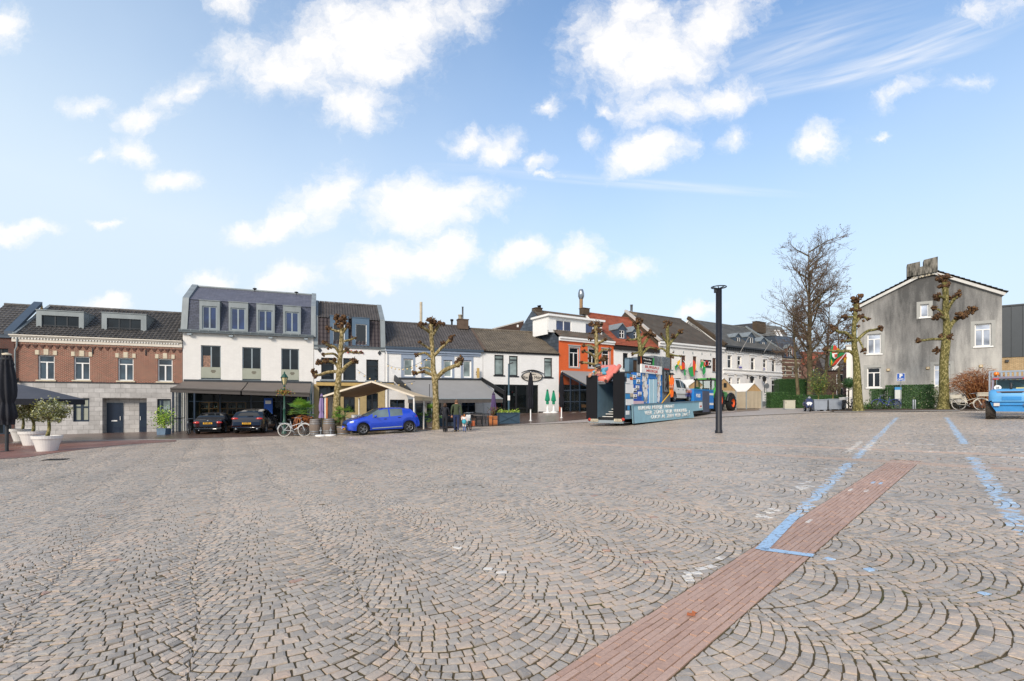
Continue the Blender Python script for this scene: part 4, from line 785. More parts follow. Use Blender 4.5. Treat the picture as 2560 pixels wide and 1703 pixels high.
mb=MB();tiles(mb,(0,-.4,ze+.12),(x1,-.4,ze+.12),(x1,5.4,zr),(0,5.4,zr),TILE_S,.35,.36,.006,.06,2);ridge(mb,(0,5.4,zr+.03),(x1,5.4,zr+.03),TILE_S);mb.add([(0,5.4,zr),(x1,5.4,zr),(x1,10.8,ze),(0,10.8,ze)],[(0,1,2,3)],TILE_S);mb.bar((.15,-.3,ze+.2),(.15,5.4,zr+.3),.5,.4,CHM);mb.bar((x1-.1,-.3,ze+.2),(x1-.1,5.4,zr+.2),.3,.2,ZINC);b.part(mb,'roof')
for q,qw in (((770,582,838,712),(785,625,830,705)),((905,570,990,732),(922,625,972,722)),((1045,625,1118,750),(1064,675,1100,742))):gable_dormer(b,q,qw,c7,.9,2.6,FAS,ZINC,WHITE,GL,(.5,),(),.35)
chimney(b,(1010,460,1110,575),c7,5.0,CHM)
for q in ((812,925,850,968),(1077,950,1103,982)):r=b.rect(c7,*q,y=-.12);mb=MB();mb.box((r[0],-.14,r[2]),(r[1],-.12,r[3]),WHITE);o=b.part(mb,'estate_agent_board');mb=MB();mb.box((r[0]+.05,-.15,r[2]+.08),(r[1]-.05,-.142,r[3]-(r[3]-r[2])*.45),mat('board_purple','#5a4aa0',.5));b.part(mb,'lettering',o)
for i,(p,q) in enumerate((((830,795),(925,622)),((1083,805),(1172,660)),((1328,812),(1385,715)))):
    x,z=b.uz(*c7(*p),-.1);x2,z2=b.uz(*c7(*q),-2.4);t=thing('flagpole','bare white flagpole slanting from the white townhouse, '+('leftmost of three','middle of three','rightmost of three')[i],'flagpole',b.root.matrix_basis@Vector((x,-.05,z)),b.th,'flagpoles on the townhouse')
    mb=MB();mb.tube([(0,0,0),(x2-x,-2.35,z2-z)],[.045,.03],WHITE,6);mb.build('pole',t);mb=MB();mb.box((-.1,-.06,-.12),(.1,.04,.12),GREYP);mb.build('bracket',t)
for i,px in enumerate((937,1072)):x,z=b.uz(*c7(px,1080),-.4);lantern_lamp(b,b.root.matrix_basis@Vector((x,0,z+.3)),'wall_lantern',('black lantern on the white townhouse wall above the right tent','black lantern on the white townhouse wall between tent and road sign')[i],'lanterns on the townhouse').scale=(2.2,2.2,2.2)
# ------------------------------------------------------------------ K  brick corner house
PK=L2p(1955);b=Bd('corner_house','red brick corner house with cream bands and white ground floor, past the townhouse','house',PK,24)
x1=b.uz(2003,950)[0];ze=b.uz(*c7(1380,850))[1];zr=b.uz(*c7(1300,640),3)[1];zw=b.uz(*c7(1380,1105))[1]
us=[b.rect(c7,*q) for q in ((1310,925,1337,1045),(1392,935,1417,1050),(1455,945,1475,1055))];dd=[b.rect(c7,1325,1145,1420,1290),b.rect(c7,1448,1145,1475,1290)]
mb=MB();wall_grid(mb,0,x1,zw,ze,us,BRICK_N,rev=.15);wall_grid(mb,0,x1,-.5,zw,dd,RENDER,rev=.15);shell(mb,0,x1,-.5,ze,9,ze+1,4,BRICK_N);b.part(mb,'wall')
for r in us:window(b,r,WHITE,GLC,(),(.7,),.08,sill=CREAM)
for r in dd:window(b,r,WHITE,GLC,(.5,),(.7,),.08)
mb=MB()
for f_ in (.28,.45,.62,.8,.95):z=zw+(ze-zw)*f_;mb.box((0,-.02,z-.07),(x1,-.001,z+.07),CREAM)
b.part(mb,'cream_band');mb=MB();mb.add([(0,-.2,ze),(x1,-.2,ze),(x1,1.2,zr),(0,1.2,zr)],[(0,1,2,3)],SLATED);mb.add([(0,1.2,zr),(x1,1.2,zr),(x1,8,zr+.6),(0,8,zr+.6)],[(0,1,2,3)],TILE_S);mb.add([(0,-.2,ze),(0,1.2,zr),(0,8,zr),(0,9,ze)],[(0,1,2,3)],SLATED);mb.add([(x1,-.2,ze),(x1,1.2,zr),(x1,8,zr),(x1,9,ze)],[(0,1,2,3)],SLATED);b.part(mb,'roof')
gable_dormer(b,(1335,705,1410,850),(1350,735,1398,838),c7,-.15,2,BRICK_N,ZINC,WHITE,GL,(.5,),(.6,),.35)
b=Bd('rear_house','grey mansard roof with two skylights rising behind the corner house','house',on_line(1912,(PK[0],PK[1]+9),30),30)
x1=b.uz(1990,950)[0];z1_=b.uz(*c7(1200,500),2)[1];z2_=b.uz(*c7(1300,760))[1];mb=MB();mb.box((0,0,-.5),(x1,10,z2_),RENDER);b.part(mb,'wall');mb=MB();tiles(mb,(0,-.2,z2_),(x1,-.2,z2_),(x1-1,2,z1_),(0,2,z1_),TILE_S,.35,.36,.006,.05,2);mb.add([(0,2,z1_),(x1-1,2,z1_),(x1-1,8,z1_+.3),(0,8,z1_+.3)],[(0,1,2,3)],SLATED);b.part(mb,'roof')
for px in (1237,1275):
    q=b.uz(*c7(px,595),1.1);mb=MB();dz=(z1_-z2_)/2.2;mb.bar((q[0]-.2,.75,q[1]-.35*dz+.12),(q[0]-.2,1.45,q[1]+.35*dz+.12),.5,.1,WHITE,up=(0,-1,.3));b.part(mb,'skylight')
# ------------------------------------------------------------------ M  grey rendered gable house on the right
def stained(name):
    m,t,bs=nodes_of(name);bs.inputs['Roughness'].default_value=.85
    tc=nd(t,'ShaderNodeTexCoord');mp=nd(t,'ShaderNodeMapping');mp.inputs['Scale'].default_value=(1,1,.16);t.links.new(tc.outputs['Object'],mp.inputs[0])
    n=nd(t,'ShaderNodeTexNoise',Scale=1.5,Detail=8.0,Roughness=.65);t.links.new(mp.outputs[0],n.inputs['Vector']);n2=nd(t,'ShaderNodeTexNoise',Scale=.35,Detail=5.0,Roughness=.6);t.links.new(tc.outputs['Object'],n2.inputs['Vector']);n3=nd(t,'ShaderNodeTexNoise',Scale=14.0,Detail=6.0);t.links.new(tc.outputs['Object'],n3.inputs['Vector'])
    sp=nd(t,'ShaderNodeSeparateXYZ');t.links.new(tc.outputs['Object'],sp.inputs[0])
    hgt=nd(t,'ShaderNodeMapRange');t.links.new(sp.outputs[2],hgt.inputs[0]);hgt.inputs[1].default_value=1.0;hgt.inputs[2].default_value=10.5;hgt.inputs[3].default_value=-.16;hgt.inputs[4].default_value=.22
    cxx=nd(t,'ShaderNodeMapRange');t.links.new(sp.outputs[0],cxx.inputs[0]);cxx.inputs[1].default_value=1.0;cxx.inputs[2].default_value=4.2;cxx.inputs[3].default_value=-.08;cxx.inputs[4].default_value=.10;
    cx2=nd(t,'ShaderNodeMapRange');t.links.new(sp.outputs[0],cx2.inputs[0]);cx2.inputs[1].default_value=4.8;cx2.inputs[2].default_value=8.2;cx2.inputs[3].default_value=.0;cx2.inputs[4].default_value=-.2
    def add(a,b_,op='ADD'):
        k=nd(t,'ShaderNodeMath',operation=op);t.links.new(a,k.inputs[0])
        if isinstance(b_,float):k.inputs[1].default_value=b_
        else:t.links.new(b_,k.inputs[1])
        return k.outputs[0]
    v=add(add(add(add(n.outputs['Fac'],.75,'MULTIPLY'),add(n2.outputs['Fac'],.35,'MULTIPLY')),hgt.outputs[0]),add(cxx.outputs[0],cx2.outputs[0]))
    v=add(v,add(n3.outputs['Fac'],.16,'MULTIPLY'))
    r=ramp(t,v,[(.42,hx('#bab7af')),(.54,hx('#a6a39d')),(.68,hx('#82807c')),(.88,hx('#4f4e4c'))]);t.links.new(r.outputs[0],bs.inputs['Base Color'])
    bp=nd(t,'ShaderNodeBump',Strength=.4,Distance=.02);t.links.new(n3.outputs['Fac'],bp.inputs['Height']);t.links.new(bp.outputs[0],bs.inputs['Normal']);return m
GREYW=stained('stained_grey_render')
dl=41.0;PM=((2143-U0)/F*dl,dl);b=Bd('gable_house','large grey rendered gable house with black streaks and a battlement chimney','house',PM,-36,zoff=-.1);BM=b
x1=b.uz(2505,900)[0];zl=b.uz(2145,770)[1];zr_=b.uz(2503,733)[1];xp,zp=b.uz(2322,680);zl=zr_=(zl+zr_)/2
ws=[b.rect(c8,*q) for q in ((838,490,914,602),(378,750,498,922),(376,1042,495,1215),(1312,660,1458,856),(958,1015,1098,1200))]
zq=min(w_[3] for w_ in ws)
mb=MB();low=[w_ for w_ in ws if w_[3]<zl];wall_grid(mb,0,x1,-.6,zl,low,GREYW,rev=.18)
h=ws[0];mb.add([(0,0,zl),(x1,0,zl),(xp,0,zp)],[(0,1,2)],GREYW)
for x in (0,x1):mb.add([(x,0,-.6),(x,11,-.6),(x,11,zl),(x,0,zl)],[(0,1,2,3)],GREYW)
mb.add([(0,11,-.6),(x1,11,-.6),(x1,11,zl),(xp,11,zp),(0,11,zl)],[(0,1,2,3,4)],GREYW);b.part(mb,'wall')
LT=mat('light_render_band','#a3a29c',.8,var=.06)
for i,r in enumerate([h]+ws[1:]):
    o=window(b,r,WHITE,GLL if i!=2 else GL,() if i==0 else (.5,),() if i==0 else (.74,),.08,halfcols=True,sill=WHITE);mb=MB();wall_grid(mb,r[0]-.22,r[1]+.22,r[2]-.12,r[3]+.22,[r],LT,y=-.012,rev=.02);b.part(mb,'surround',o)
mb=MB()
for (xa,za_),(xb,zb_) in (((-.1,zl-.08),(xp,zp+.02)),((xp,zp+.02),(x1+.15,zr_-.08))):mb.bar((xa,-.1,za_),(xb,-.1,zb_),.2,.2,mat('grey_white_board','#c9c6bf',.7),up=(0,0,1))
b.part(mb,'bargeboard');mb=MB()
for sx,(xa,xb) in ((-1,(-.25,xp)),(1,(x1+.3,xp))):
    e0=(xa,-.28,zl+.12-.05);e1=(xa,11,zl+.07);r1_=(xp,11,zp+.24);r0_=(xp,-.28,zp+.24);tiles(mb,e0,e1,r1_,r0_,TILE_D,.3,.33,.02,.05)
b.part(mb,'roof')
q=b.rect(c8,722,100,988,232,-.06);mb=MB();zc_=q[2];w_=q[1]-q[0];hh=q[3]-q[2];BAT=mat('mossy_battlement','#79746a',.9,var=.3,dirt=('#1f2018',3.4,.44,.95),stretch=(1.6,1.6,.4))
xa=q[0];mb.prism([(xa,zc_-.1),(xa+w_,zc_+.05),(xa+w_,q[3]),(xa+w_*.55,q[3]-.12),(xa+w_*.55,zc_+hh*.5),(xa+w_*.43,zc_+hh*.47),(xa+w_*.43,q[3]-.2),(xa,q[3]-.3)],-.35,.55,BAT);b.part(mb,'chimney')
mb=MB();random.seed(9)
for i in range(12):x=q[0]+.25+(w_-.3)*i/12;mb.box((x,-.2,zc_-.32+.02*i),(x+random.uniform(.08,.16),-.001,zc_-.12+.02*i),CREAM if i%3 else BAT)
b.part(mb,'brick_frieze')
for i,q in enumerate(((548,1050,570,1075),(892,1036,914,1058),(1354,1018,1378,1040))):
    r=b.rect(c8,*q);t=thing('wall_light','square brass light on the grey gable, '+('between the left window and the parking sign','left of the ground floor window behind the pollard','above the orange bare shrub')[i],'wall light',b.root.matrix_basis@Vector(((r[0]+r[1])/2,0,(r[2]+r[3])/2)),b.th,'square lights on the grey gable')
    mb=MB();mb.box((-.1,-.1,-.09),(.1,-.01,.09),mat('brass','#a88a55',.4,metal=.5));mb.build('housing',t);mb=MB();mb.box((-.07,-.106,-.06),(.07,-.1005,.06),CREAM);mb.build('lens',t)
# ------------------------------------------------------------------ N  dark metal clad building
PN=(BM.root.matrix_basis@Vector((x1+.02,1.5,0)))[:2];b=Bd('clad_building','modern building with dark standing seam cladding over pale yellow brick, right edge','building',PN,-36)
CLAD=mat('dark_cladding','#3d4246',.45,metal=.3,var=.06);zt=b.uz(2530,766)[1];zm=b.uz(2530,893)[1]
mb=MB();mb.box((0,0,-.5),(14,9,zm),BRICK_Y);b.part(mb,'wall');mb=MB();mb.box((0,-.06,zm),(14,9,zt),CLAD)
for i in range(24):mb.box((.1+i*.6,-.1,zm),(.13+i*.6,-.06,zt),CLAD)
mb.box((0,-.12,zt),(14,9,zt+.12),ANTH);b.part(mb,'cladding');r=b.rect(c8,1577,975,1607,995);mb=MB();mb.box((r[0],-.15,r[2]),(r[1],-.001,r[3]),ANTH);b.part(mb,'wall_lamp')
# ------------------------------------------------------------------ O  houses behind the bare trees
for i,(px,d,th,wdt,ht,m_,lab) in enumerate(((2008,92,10,9,7.5,BRICK_N,'red brick house half hidden behind the bare trees'),(2062,78,-20,8,5.5,BROWNWALL,'low brown house with dark roof between the bare trees and the flag'),(2120,64,-30,5,5.0,BRICK_DK,'dark brick gable just left of the grey gable house'))):
    b=Bd('background_house',lab,'house',((px-U0)/F*d,d),th);mb=MB();hs_=[(wdt*.2,wdt*.32,1.2,2.8),(wdt*.6,wdt*.72,1.2,2.8),(wdt*.2,wdt*.32,ht*.62,ht*.9),(wdt*.6,wdt*.72,ht*.62,ht*.9)];wall_grid(mb,0,wdt,-.5,ht,hs_,m_);shell(mb,0,wdt,-.5,ht,8,ht+3,4,m_);b.part(mb,'wall')
    for r in hs_:window(b,r,WHITE,GL,(.5,),(),.08)
    mb=MB();tiles(mb,(-.2,-.3,ht),(wdt+.2,-.3,ht),(wdt+.2,4,ht+3),(-.2,4,ht+3),TILE_O if i<1 else TILE_D,.3,.4);mb.add([(0,4,ht+3),(wdt,4,ht+3),(wdt,8,ht),(0,8,ht)],[(0,1,2,3)],TILE_D);b.part(mb,'roof')
PW=tuple(GD(2116,42.5)[:2])
b=Bd('entrance_wing','cream entrance wing with dark door beside the grey gable house','building',PW,-36);mb=MB();zt=b.uz(2126,865)[1];hd=(.6,1.2,.5,2.6);wall_grid(mb,0,1.5,-.5,zt,[hd],RENDER);mb.add([(0,0,-.5),(0,5,-.5),(0,5,zt),(0,0,zt)],[(0,1,2,3)],RENDER);mb.box((-.1,-.1,zt),(1.5,5,zt+.12),COPING);b.part(mb,'wall');window(b,hd,DARKM,GL,(),(.8,),name='door')
# ================================================================== trees and plants
def bark(name,stops,sc=3.2,st=(1,1,.45)):
    m,t,b=nodes_of(name);b.inputs['Roughness'].default_value=.85
    tc=nd(t,'ShaderNodeTexCoord');mp=nd(t,'ShaderNodeMapping');mp.inputs['Scale'].default_value=st;t.links.new(tc.outputs['Object'],mp.inputs[0])
    n=nd(t,'ShaderNodeTexNoise',Scale=sc,Detail=7.0,Roughness=.7);t.links.new(mp.outputs[0],n.inputs['Vector']);r=ramp(t,n.outputs['Fac'],stops);t.links.new(r.outputs[0],b.inputs['Base Color'])
    bp=nd(t,'ShaderNodeBump',Strength=.6,Distance=.04);t.links.new(n.outputs['Fac'],bp.inputs['Height']);t.links.new(bp.outputs[0],b.inputs['Normal']);return m
PLANE_BARK=bark('plane_bark',[(.36,hx('#3a3219')),(.45,hx('#6d5f36')),(.53,hx('#8d7c4e')),(.6,hx('#c3b28c')),(.66,hx('#6f6138'))],11.0,(1,1,.6))
GREEN_BARK=bark('green_plane_bark',[(.36,hx('#333012')),(.47,hx('#5c5728')),(.55,hx('#7b733f')),(.62,hx('#b0a276')),(.68,hx('#575126'))],11.0,(1,1,.6))
KNOB=bark('knob_bark',[(.38,hx('#24170f')),(.52,hx('#54391f')),(.66,hx('#8d6a3e'))],9.0,(1,1,1))
DARKBARK=bark('dark_bark',[(.35,hx('#3b3123')),(.55,hx('#62563d')),(.7,hx('#837654'))],3.0);TWIG=mat('bare_twig','#6f5c4a',.9,var=.3)
class Fr:
    """helper frame that stands upright facing the camera at one depth"""
    def __init__(s,px,d,g=None):s.px,s.d=px,d;p=GD(px,d);s.p=p if g is None else Vector((p.x,p.y,g))
    def __call__(s,px,py,dy=0.):
        dd=s.d+dy;return Vector(((px-U0)/F*dd-s.p.x,dy,H+(V0-py)/F*dd-s.p.z))
    def r(s,n):return n/F*s.d
def smooth_path(pts,k=4):
    P=[Vector(p) for p in pts];out=[]
    for i in range(len(P)-1):
        a,b_,c,d_=P[max(i-1,0)],P[i],P[i+1],P[min(i+2,len(P)-1)]
        for j in range(k):
            t=j/k;out.append(.5*((2*b_)+(c-a)*t+(2*a-5*b_+4*c-d_)*t*t+(3*b_-a-3*c+d_)*t**3))
    return out+[P[-1]]
def lerp_list(v,k):return [v[i]+(v[i+1]-v[i])*j/k for i in range(len(v)-1) for j in range(k)]+[v[-1]]
def pollard(c,sc,px,d,label,trunk,limbs,knobs,bm_,seed=1):
    random.seed(seed);f=Fr(px,d);t=thing('pollarded_plane_tree',label,'tree',f.p,0,'pollarded plane trees');mb=MB();kb=mb
    pts=[f(*c(x,y)) for x,y,r in trunk];pts[0].z=-.15;rs=[f.r(r/sc) for x,y,r in trunk]
    P=smooth_path(pts);R_=lerp_list(rs,4);R_=[r*(1+.07*mnoise.noise(Vector((i*.9,seed,0)))) for i,r in enumerate(R_)]
    R_[0]*= 1.35;R_[1]*= 1.12;mb.tube(P,R_,bm_,12)
    ends={}
    for L in limbs:
        pl=L[:-1];r0=L[-1];sgn=random.uniform(-.9,.9);q=[f(*c(x,y),dy=sgn*i/(len(pl)-1)) for i,(x,y) in enumerate(pl)];ends[pl[-1]]=sgn
        n=len(q);q=smooth_path(q);mb.tube(q,[f.r(r0/sc)*(1.15-.4*i/len(q))*(1+.12*mnoise.noise(Vector((i,r0,seed)))) for i in range(len(q))],bm_,9)
        x,y=pl[-1];knobs=knobs+[(x,y,r0*1.25,sgn)]
    for K in knobs:
        x,y,r=K[:3];dy=K[3] if len(K)>3 else 0;p=f(*c(x,y),dy=dy);rr=f.r(r/sc)*1.25
        for i in range(13):
            o=Vector((random.gauss(0,1),random.gauss(0,1),random.gauss(0,1)))*rr*.45;kb.ball(p+o,rr*random.uniform(.24,.5),KNOB,2,.9,seed=seed*7+i+x)
        for i in range(9):o=Vector((random.gauss(0,1),random.gauss(0,1),random.uniform(-.4,1.2))).normalized();kb.tube([p+o*rr*.5,p+o*rr*random.uniform(1.0,1.35)],[rr*.14,rr*.08],KNOB,5)
    mb.build('trunk',t);return t
s3=4.2375
pollard(c3,s3,839,29.0,'yellow barked pollarded plane tree standing behind the wine barrels',[(342,1330,44),(345,1200,40),(352,1050,35),(365,900,32),(378,720,27),(393,520,23),(402,380,21),(398,260,22)],
 [((360,800),(250,808),(150,840),(105,810),16),((372,780),(335,715),(250,692),(165,705),17),((360,645),(310,612),(205,620),13),((375,610),(330,545),(270,528),(215,492),14),((400,370),(340,372),(262,342),14),((410,480),(480,468),(542,443),12),((395,620),(440,578),(520,600),(605,600),13),((395,810),(450,740),(510,700),(538,690),18),((410,390),(445,340),(470,315),15)],
 [(105,815,27),(160,700,28),(230,692,26),(272,525,22),(262,345,26),(450,565,20),(552,595,16),(535,690,32),(468,315,25),(370,240,34),(420,232,30),(400,305,36),(350,215,20),(330,680,18)],PLANE_BARK,2)
pollard(c4,4.237,1090,31.0,'yellow barked pollarded plane tree rising in front of the wide grey awning',[(550,1310,38),(550,1150,33),(545,1000,31),(540,890,34),(522,780,27),(518,640,24),(508,500,22),(500,400,23),(500,300,24)],
 [((555,870),(640,790),(740,745),(800,720),(808,670),22),((525,640),(600,560),(650,510),(712,448),16),((500,650),(440,605),(385,612),(350,622),12),((510,790),(460,760),(385,770),11),((515,840),(420,805),(325,822),15),((500,570),(420,520),(372,490),12),((500,390),(430,345),(385,310),16),((510,420),(560,340),(590,298),18)],
 [(800,690,34),(795,720,30),(712,448,26),(625,500,20),(350,622,17),(325,820,25),(410,805,18),(385,312,28),(590,298,32),(500,275,42),(505,340,24)],PLANE_BARK,3)
pollard(c5,4.02,1491,37.0,'pollarded plane tree in front of the orange house, behind the sculpted pink car',[(850,1370,30),(850,1100,26),(850,850,22),(850,700,19),(845,560,20),(842,460,21)],
 [((845,700),(790,660),(720,662),11),((840,790),(790,740),(715,715),12),((830,850),(760,835),(700,830),12),((860,640),(900,620),(940,598),14),((865,760),(920,700),(985,705),11)],[(800,450,22),(850,440,28),(890,455,22),(875,510,22),(815,520,20),(920,805,30),(935,780,20),(790,590,16),(780,790,16)],PLANE_BARK,4)
pollard(c5,4.02,1601,41.0,'pollarded plane tree behind the float, before the orange roofed house',[(1300,1330,30),(1300,1100,27),(1298,850,25),(1290,700,22),(1272,560,20),(1258,450,20)],
 [((1300,690),(1350,610),(1388,552),15),((1300,760),(1370,682),(1430,690),12),((1288,720),(1255,735),(1212,742),11),((1268,590),(1220,600),(1170,600),11),((1275,600),(1330,560),(1400,535),12)],[(1258,425,30),(1290,430,22),(1230,440,20),(1390,550,30),(1355,540,20),(1250,480,22)],GREEN_BARK,5)
pollard(c5,4.02,1669,43.0,'slim pollarded plane tree at the left end of the long cream white house',[(1575,1320,28),(1570,1000,25),(1565,760,21),(1568,650,18),(1562,540,17),(1560,450,18)],
 [((1560,730),(1510,690),(1450,700),11),((1572,660),(1625,590),(1690,520),14),((1570,740),(1640,760),(1700,765),9),((1560,640),(1520,580),(1500,545),9)],[(1560,430,26),(1590,440,18),(1690,520,24),(1620,560,20),(1600,760,18),(1450,700,16),(1545,470,18)],GREEN_BARK,6)
pollard(c8,3.484,2145,33.0,'pollarded plane tree left of the grey gable, its limb reaching the carnival flag',[(300,1410,40),(290,1200,32),(283,1000,26),(264,850,21),(262,700,18),(272,590,16),(280,490,18)],
 [((268,940),(220,900),(100,900),(10,885),13),((258,800),(190,740),(140,735),(85,710),13),((270,820),(370,730),(430,715),(490,700),12),((300,790),(330,850),(345,890),8),((272,600),(230,600),(180,605),9),((272,660),(310,610),(345,600),(385,620),10),((262,800),(220,805),(160,812),10)],
 [(5,885,18),(80,705,26),(490,700,18),(345,890,16),(180,605,20),(320,600,24),(280,455,32),(272,545,24),(290,495,24),(230,790,22),(295,685,14)],GREEN_BARK,7)
pollard(c8,3.484,2361,33.0,'tall mossy pollarded plane tree standing against the middle of the grey gable',[(1037,1412,44),(1045,1250,36),(1045,1000,32),(1062,820,33),(1070,690,26),(1058,560,22),(1060,420,22),(1052,300,24)],
 [((1058,795),(940,795),(870,805),(825,808),11),((1070,740),(1120,650),(1200,590),(1290,535),17),((1062,570),(1100,490),(1160,418),14),((1058,600),(1010,545),(955,525),10),((1060,630),(1030,605),(990,595),12),((1060,450),(1030,430),(985,415),11),((1050,920),(1010,890),(980,890),12)],
 [(825,808,20),(1290,535,26),(1190,590,30),(1245,560,22),(1160,415,26),(1100,430,16),(955,525,18),(990,595,26),(985,415,24),(980,890,20),(1070,770,36),(1050,265,40),(1060,330,30)],GREEN_BARK,8)
# ---- bare winter trees
def bare_tree(px,d,label,h,r0,seed,first=.3,spread=.33,lean=0.,crown=None,leafn=900,lv=4,up=.28,n1=16,bm_=None,leaders=()):
    random.seed(seed);p=GD(px,d);t=thing('bare_tree',label,'tree',p,0,'bare winter trees');mb=MB();tw=MB();lf=MB();LEAF=mat('withered_leaf','#4a372b',.9,var=.3)
    tips=[]
    def grow(a,dr,L,r,lev):
        n=5 if lev<2 else 3;pts=[a];q=a.copy();dd=dr.copy()
        for i in range(n):
            dd=(dd+Vector((random.gauss(0,.16),random.gauss(0,.16),random.gauss(0,.12)+up*.22))*(1 if lev else .12)).normalized();q=q+dd*(L/n);pts.append(q.copy())
        (mb if lev<2 else tw).tube(pts,[max(r*(1-(.75 if lev else .93)*i/n),.008) for i in range(n+1)],(bm_ or DARKBARK) if lev<2 else TWIG,8 if lev==0 else (6 if lev==1 else 3),False)
        if lev>=lv:tips.append(pts[-1]);tips.append(pts[-2]);return
        nb=n1 if lev==0 else (7 if lev==1 else 5)
        for k in range(nb):
            f_=(first+(1-first)*(k+random.random())/nb) if lev==0 else .25+.75*(k+random.random())/nb
            i=min(int(f_*n),n-1);b_=pts[i].lerp(pts[i+1],f_*n-i);az_=random.uniform(0,2*PI)
            base=(pts[i+1]-pts[i]).normalized();side=Vector((cos(az_),sin(az_),0));side=(side-base*side.dot(base)).normalized()
            an=random.uniform(.7,1.15) if lev==0 else random.uniform(.5,.95)
            nl=(spread*h*(crown(f_) if crown else (1-f_*.6))) if lev==0 else L*random.uniform(.38,.6)
            grow(b_,(base*cos(an)+side*sin(an)).normalized(),nl*random.uniform(.75,1.15),r*(.42 if lev==0 else .5)*(1-f_*.45),lev+1)
    grow(Vector((0,0,-.1)),Vector((lean,0,1)).normalized(),h,r0,0)
    for (f_,dx,q_) in leaders:grow(Vector((lean*f_,0,h*f_)),Vector((dx,random.gauss(0,.1),1)).normalized(),h*q_,r0*.5*(1-f_*.5),1)
    for i in range(leafn):
        a=random.choice(tips)+Vector((random.gauss(0,.12),random.gauss(0,.12),random.gauss(0,.12)));s_=random.uniform(.05,.1);u=Vector((random.gauss(0,1),random.gauss(0,1),random.gauss(0,1))).normalized()*s_;v=Vector((random.gauss(0,1),random.gauss(0,1),random.gauss(0,1))).normalized()*s_
        lf.add([a,a+u,a+u+v,a+v],[(0,1,2,3)],LEAF)
    mb.build('trunk',t);tw.build('crown',t);lf.build('leaves',t);return t
bare_tree(2025,50,'tallest bare tree, straight trunk towering above the rest beside the grey gable house',16.2,.34,21,.28,.17,0,lambda f:(1.6 if f<.5 else (1.15 if f<.75 else .95)),1500,4,.4,26,None,((.45,.10,.36),(.52,-.12,.36),(.6,.05,.36),(.3,-.35,.3)))
bare_tree(1998,47,'bare tree with a wide crown over the hedge, left of the tallest tree',9.8,.2,33,.34,.36,-.06,None,900,4,.25,13)
bare_tree(2062,53,'bushy bare tree with dark twigs right of the tallest tree',11.5,.24,47,.3,.34,.05,None,1600,4,.3,15)
bare_tree(2098,58,'thin bare tree farthest back behind the carnival flag',11.0,.2,52,.3,.32,.0,None,900,4,.3,13)
bare_tree(2030,62,'bare tree far behind the tallest trunk, seen through its branches',11.5,.22,58,.25,.33,-.02,None,800,4,.3,13)
bare_tree(2536,60,'small bare treetop peeping over the dark clad building at the right edge',9.6,.15,61,.6,.2,0,None,300,4,.3,10)
# ---- leaves
def leaf_cloud(mb,n,samp,size,mats,flat=0.):
    for i in range(n):
        p=samp();m=mats[i%len(mats)] if not callable(mats) else mats(p);s_=size*random.uniform(.6,1.3)
        u=Vector((random.gauss(0,1),random.gauss(0,1),random.gauss(0,1)*(1-flat))).normalized();v=u.cross(Vector((random.gauss(0,1),random.gauss(0,1),random.gauss(0,1)))).normalized()
        mb.add([p-u*s_,p+v*s_*.42,p+u*s_,p-v*s_*.42],[(0,1,2,3)],m)
def leafm(name,col):return mat(name,col,.55,var=.25,scale=8)
HG=[leafm('hedge_dark','#28491f'),leafm('hedge_mid','#375c29'),leafm('hedge_light','#4f7336')];PALM=[leafm('palm_green','#5f8a2c'),leafm('palm_light','#86a83c'),leafm('palm_dark','#3c6424')];OLIVE=[leafm('olive_leaf','#8a8f66'),leafm('olive_pale','#b3b394'),leafm('olive_dark','#5e6536'),leafm('olive_yellow','#94903f')];LIME=[leafm('lime_leaf','#8fb02e'),leafm('lime_dark','#5c8224'),leafm('lime_pale','#b5c85a')]
FERN=[leafm('dead_frond','#a3602a'),leafm('dead_frond_dark','#7a4420')];SHR=[leafm('copper_twig','#9a5f35'),leafm('copper_light','#b98455'),leafm('copper_dark','#6a3c20')]
SOIL=mat('soil','#2a211a',.95)
def hedge(px,d,w_,dp,h,label,rot=0,n=2600,mats=HG,name='hedge',size=.05,z0=0.,grp=None):
    random.seed(int(px));t=thing(name,label,'hedge',GD(px,d),rot,grp);mb=MB();mb.box((-w_/2+.08,-dp/2+.08,0),(w_/2-.08,dp/2-.08,h-.08),mats[0])
    def s():
        f_=random.randint(0,3);x,y,z=random.uniform(-w_/2,w_/2),random.uniform(-dp/2,dp/2),random.uniform(0,h)
        if f_<2:y=-dp/2+random.uniform(-.03,.1)
        elif f_==2:z=h+random.uniform(-.1,.04)
        else:x=random.choice((-1,1))*w_/2+random.uniform(-.06,.04)
        return Vector((x,y,z))
    leaf_cloud(mb,n,s,size,mats);mb.build('foliage',t);return t
def fan_palm(mb,c,n,r,mats,seed=0,up=.5,wid=.14):
    random.seed(seed)
    for i in range(n):
        az_=random.uniform(0,2*PI);el=random.uniform(-.35,1.35);dr=Vector((cos(az_)*cos(el),sin(az_)*cos(el),sin(el)));L=r*random.uniform(.45,.7);e=Vector(c)+dr*L
        mb.tube([c,e],[.012,.008],mats[2],4,False);m=mats[i%2]
        side=dr.cross(Vector((0,0,1)));side=side.normalized() if side.length>.05 else Vector((1,0,0));nrm=side.cross(dr)
        for k in range(15):
            a=(k-7)/7*1.5;q=(dr*cos(a)+side*sin(a)-Vector((0,0,.25))*abs(cos(a))*.6+nrm*random.uniform(-.1,.1)).normalized();l2=r*random.uniform(.38,.5);wv=q.cross(nrm).normalized()*r*.019;mid=e+q*l2*.5
            mb.add([e,mid+wv,e+q*l2-Vector((0,0,r*.06)),mid-wv],[(0,1,2,3)],m)
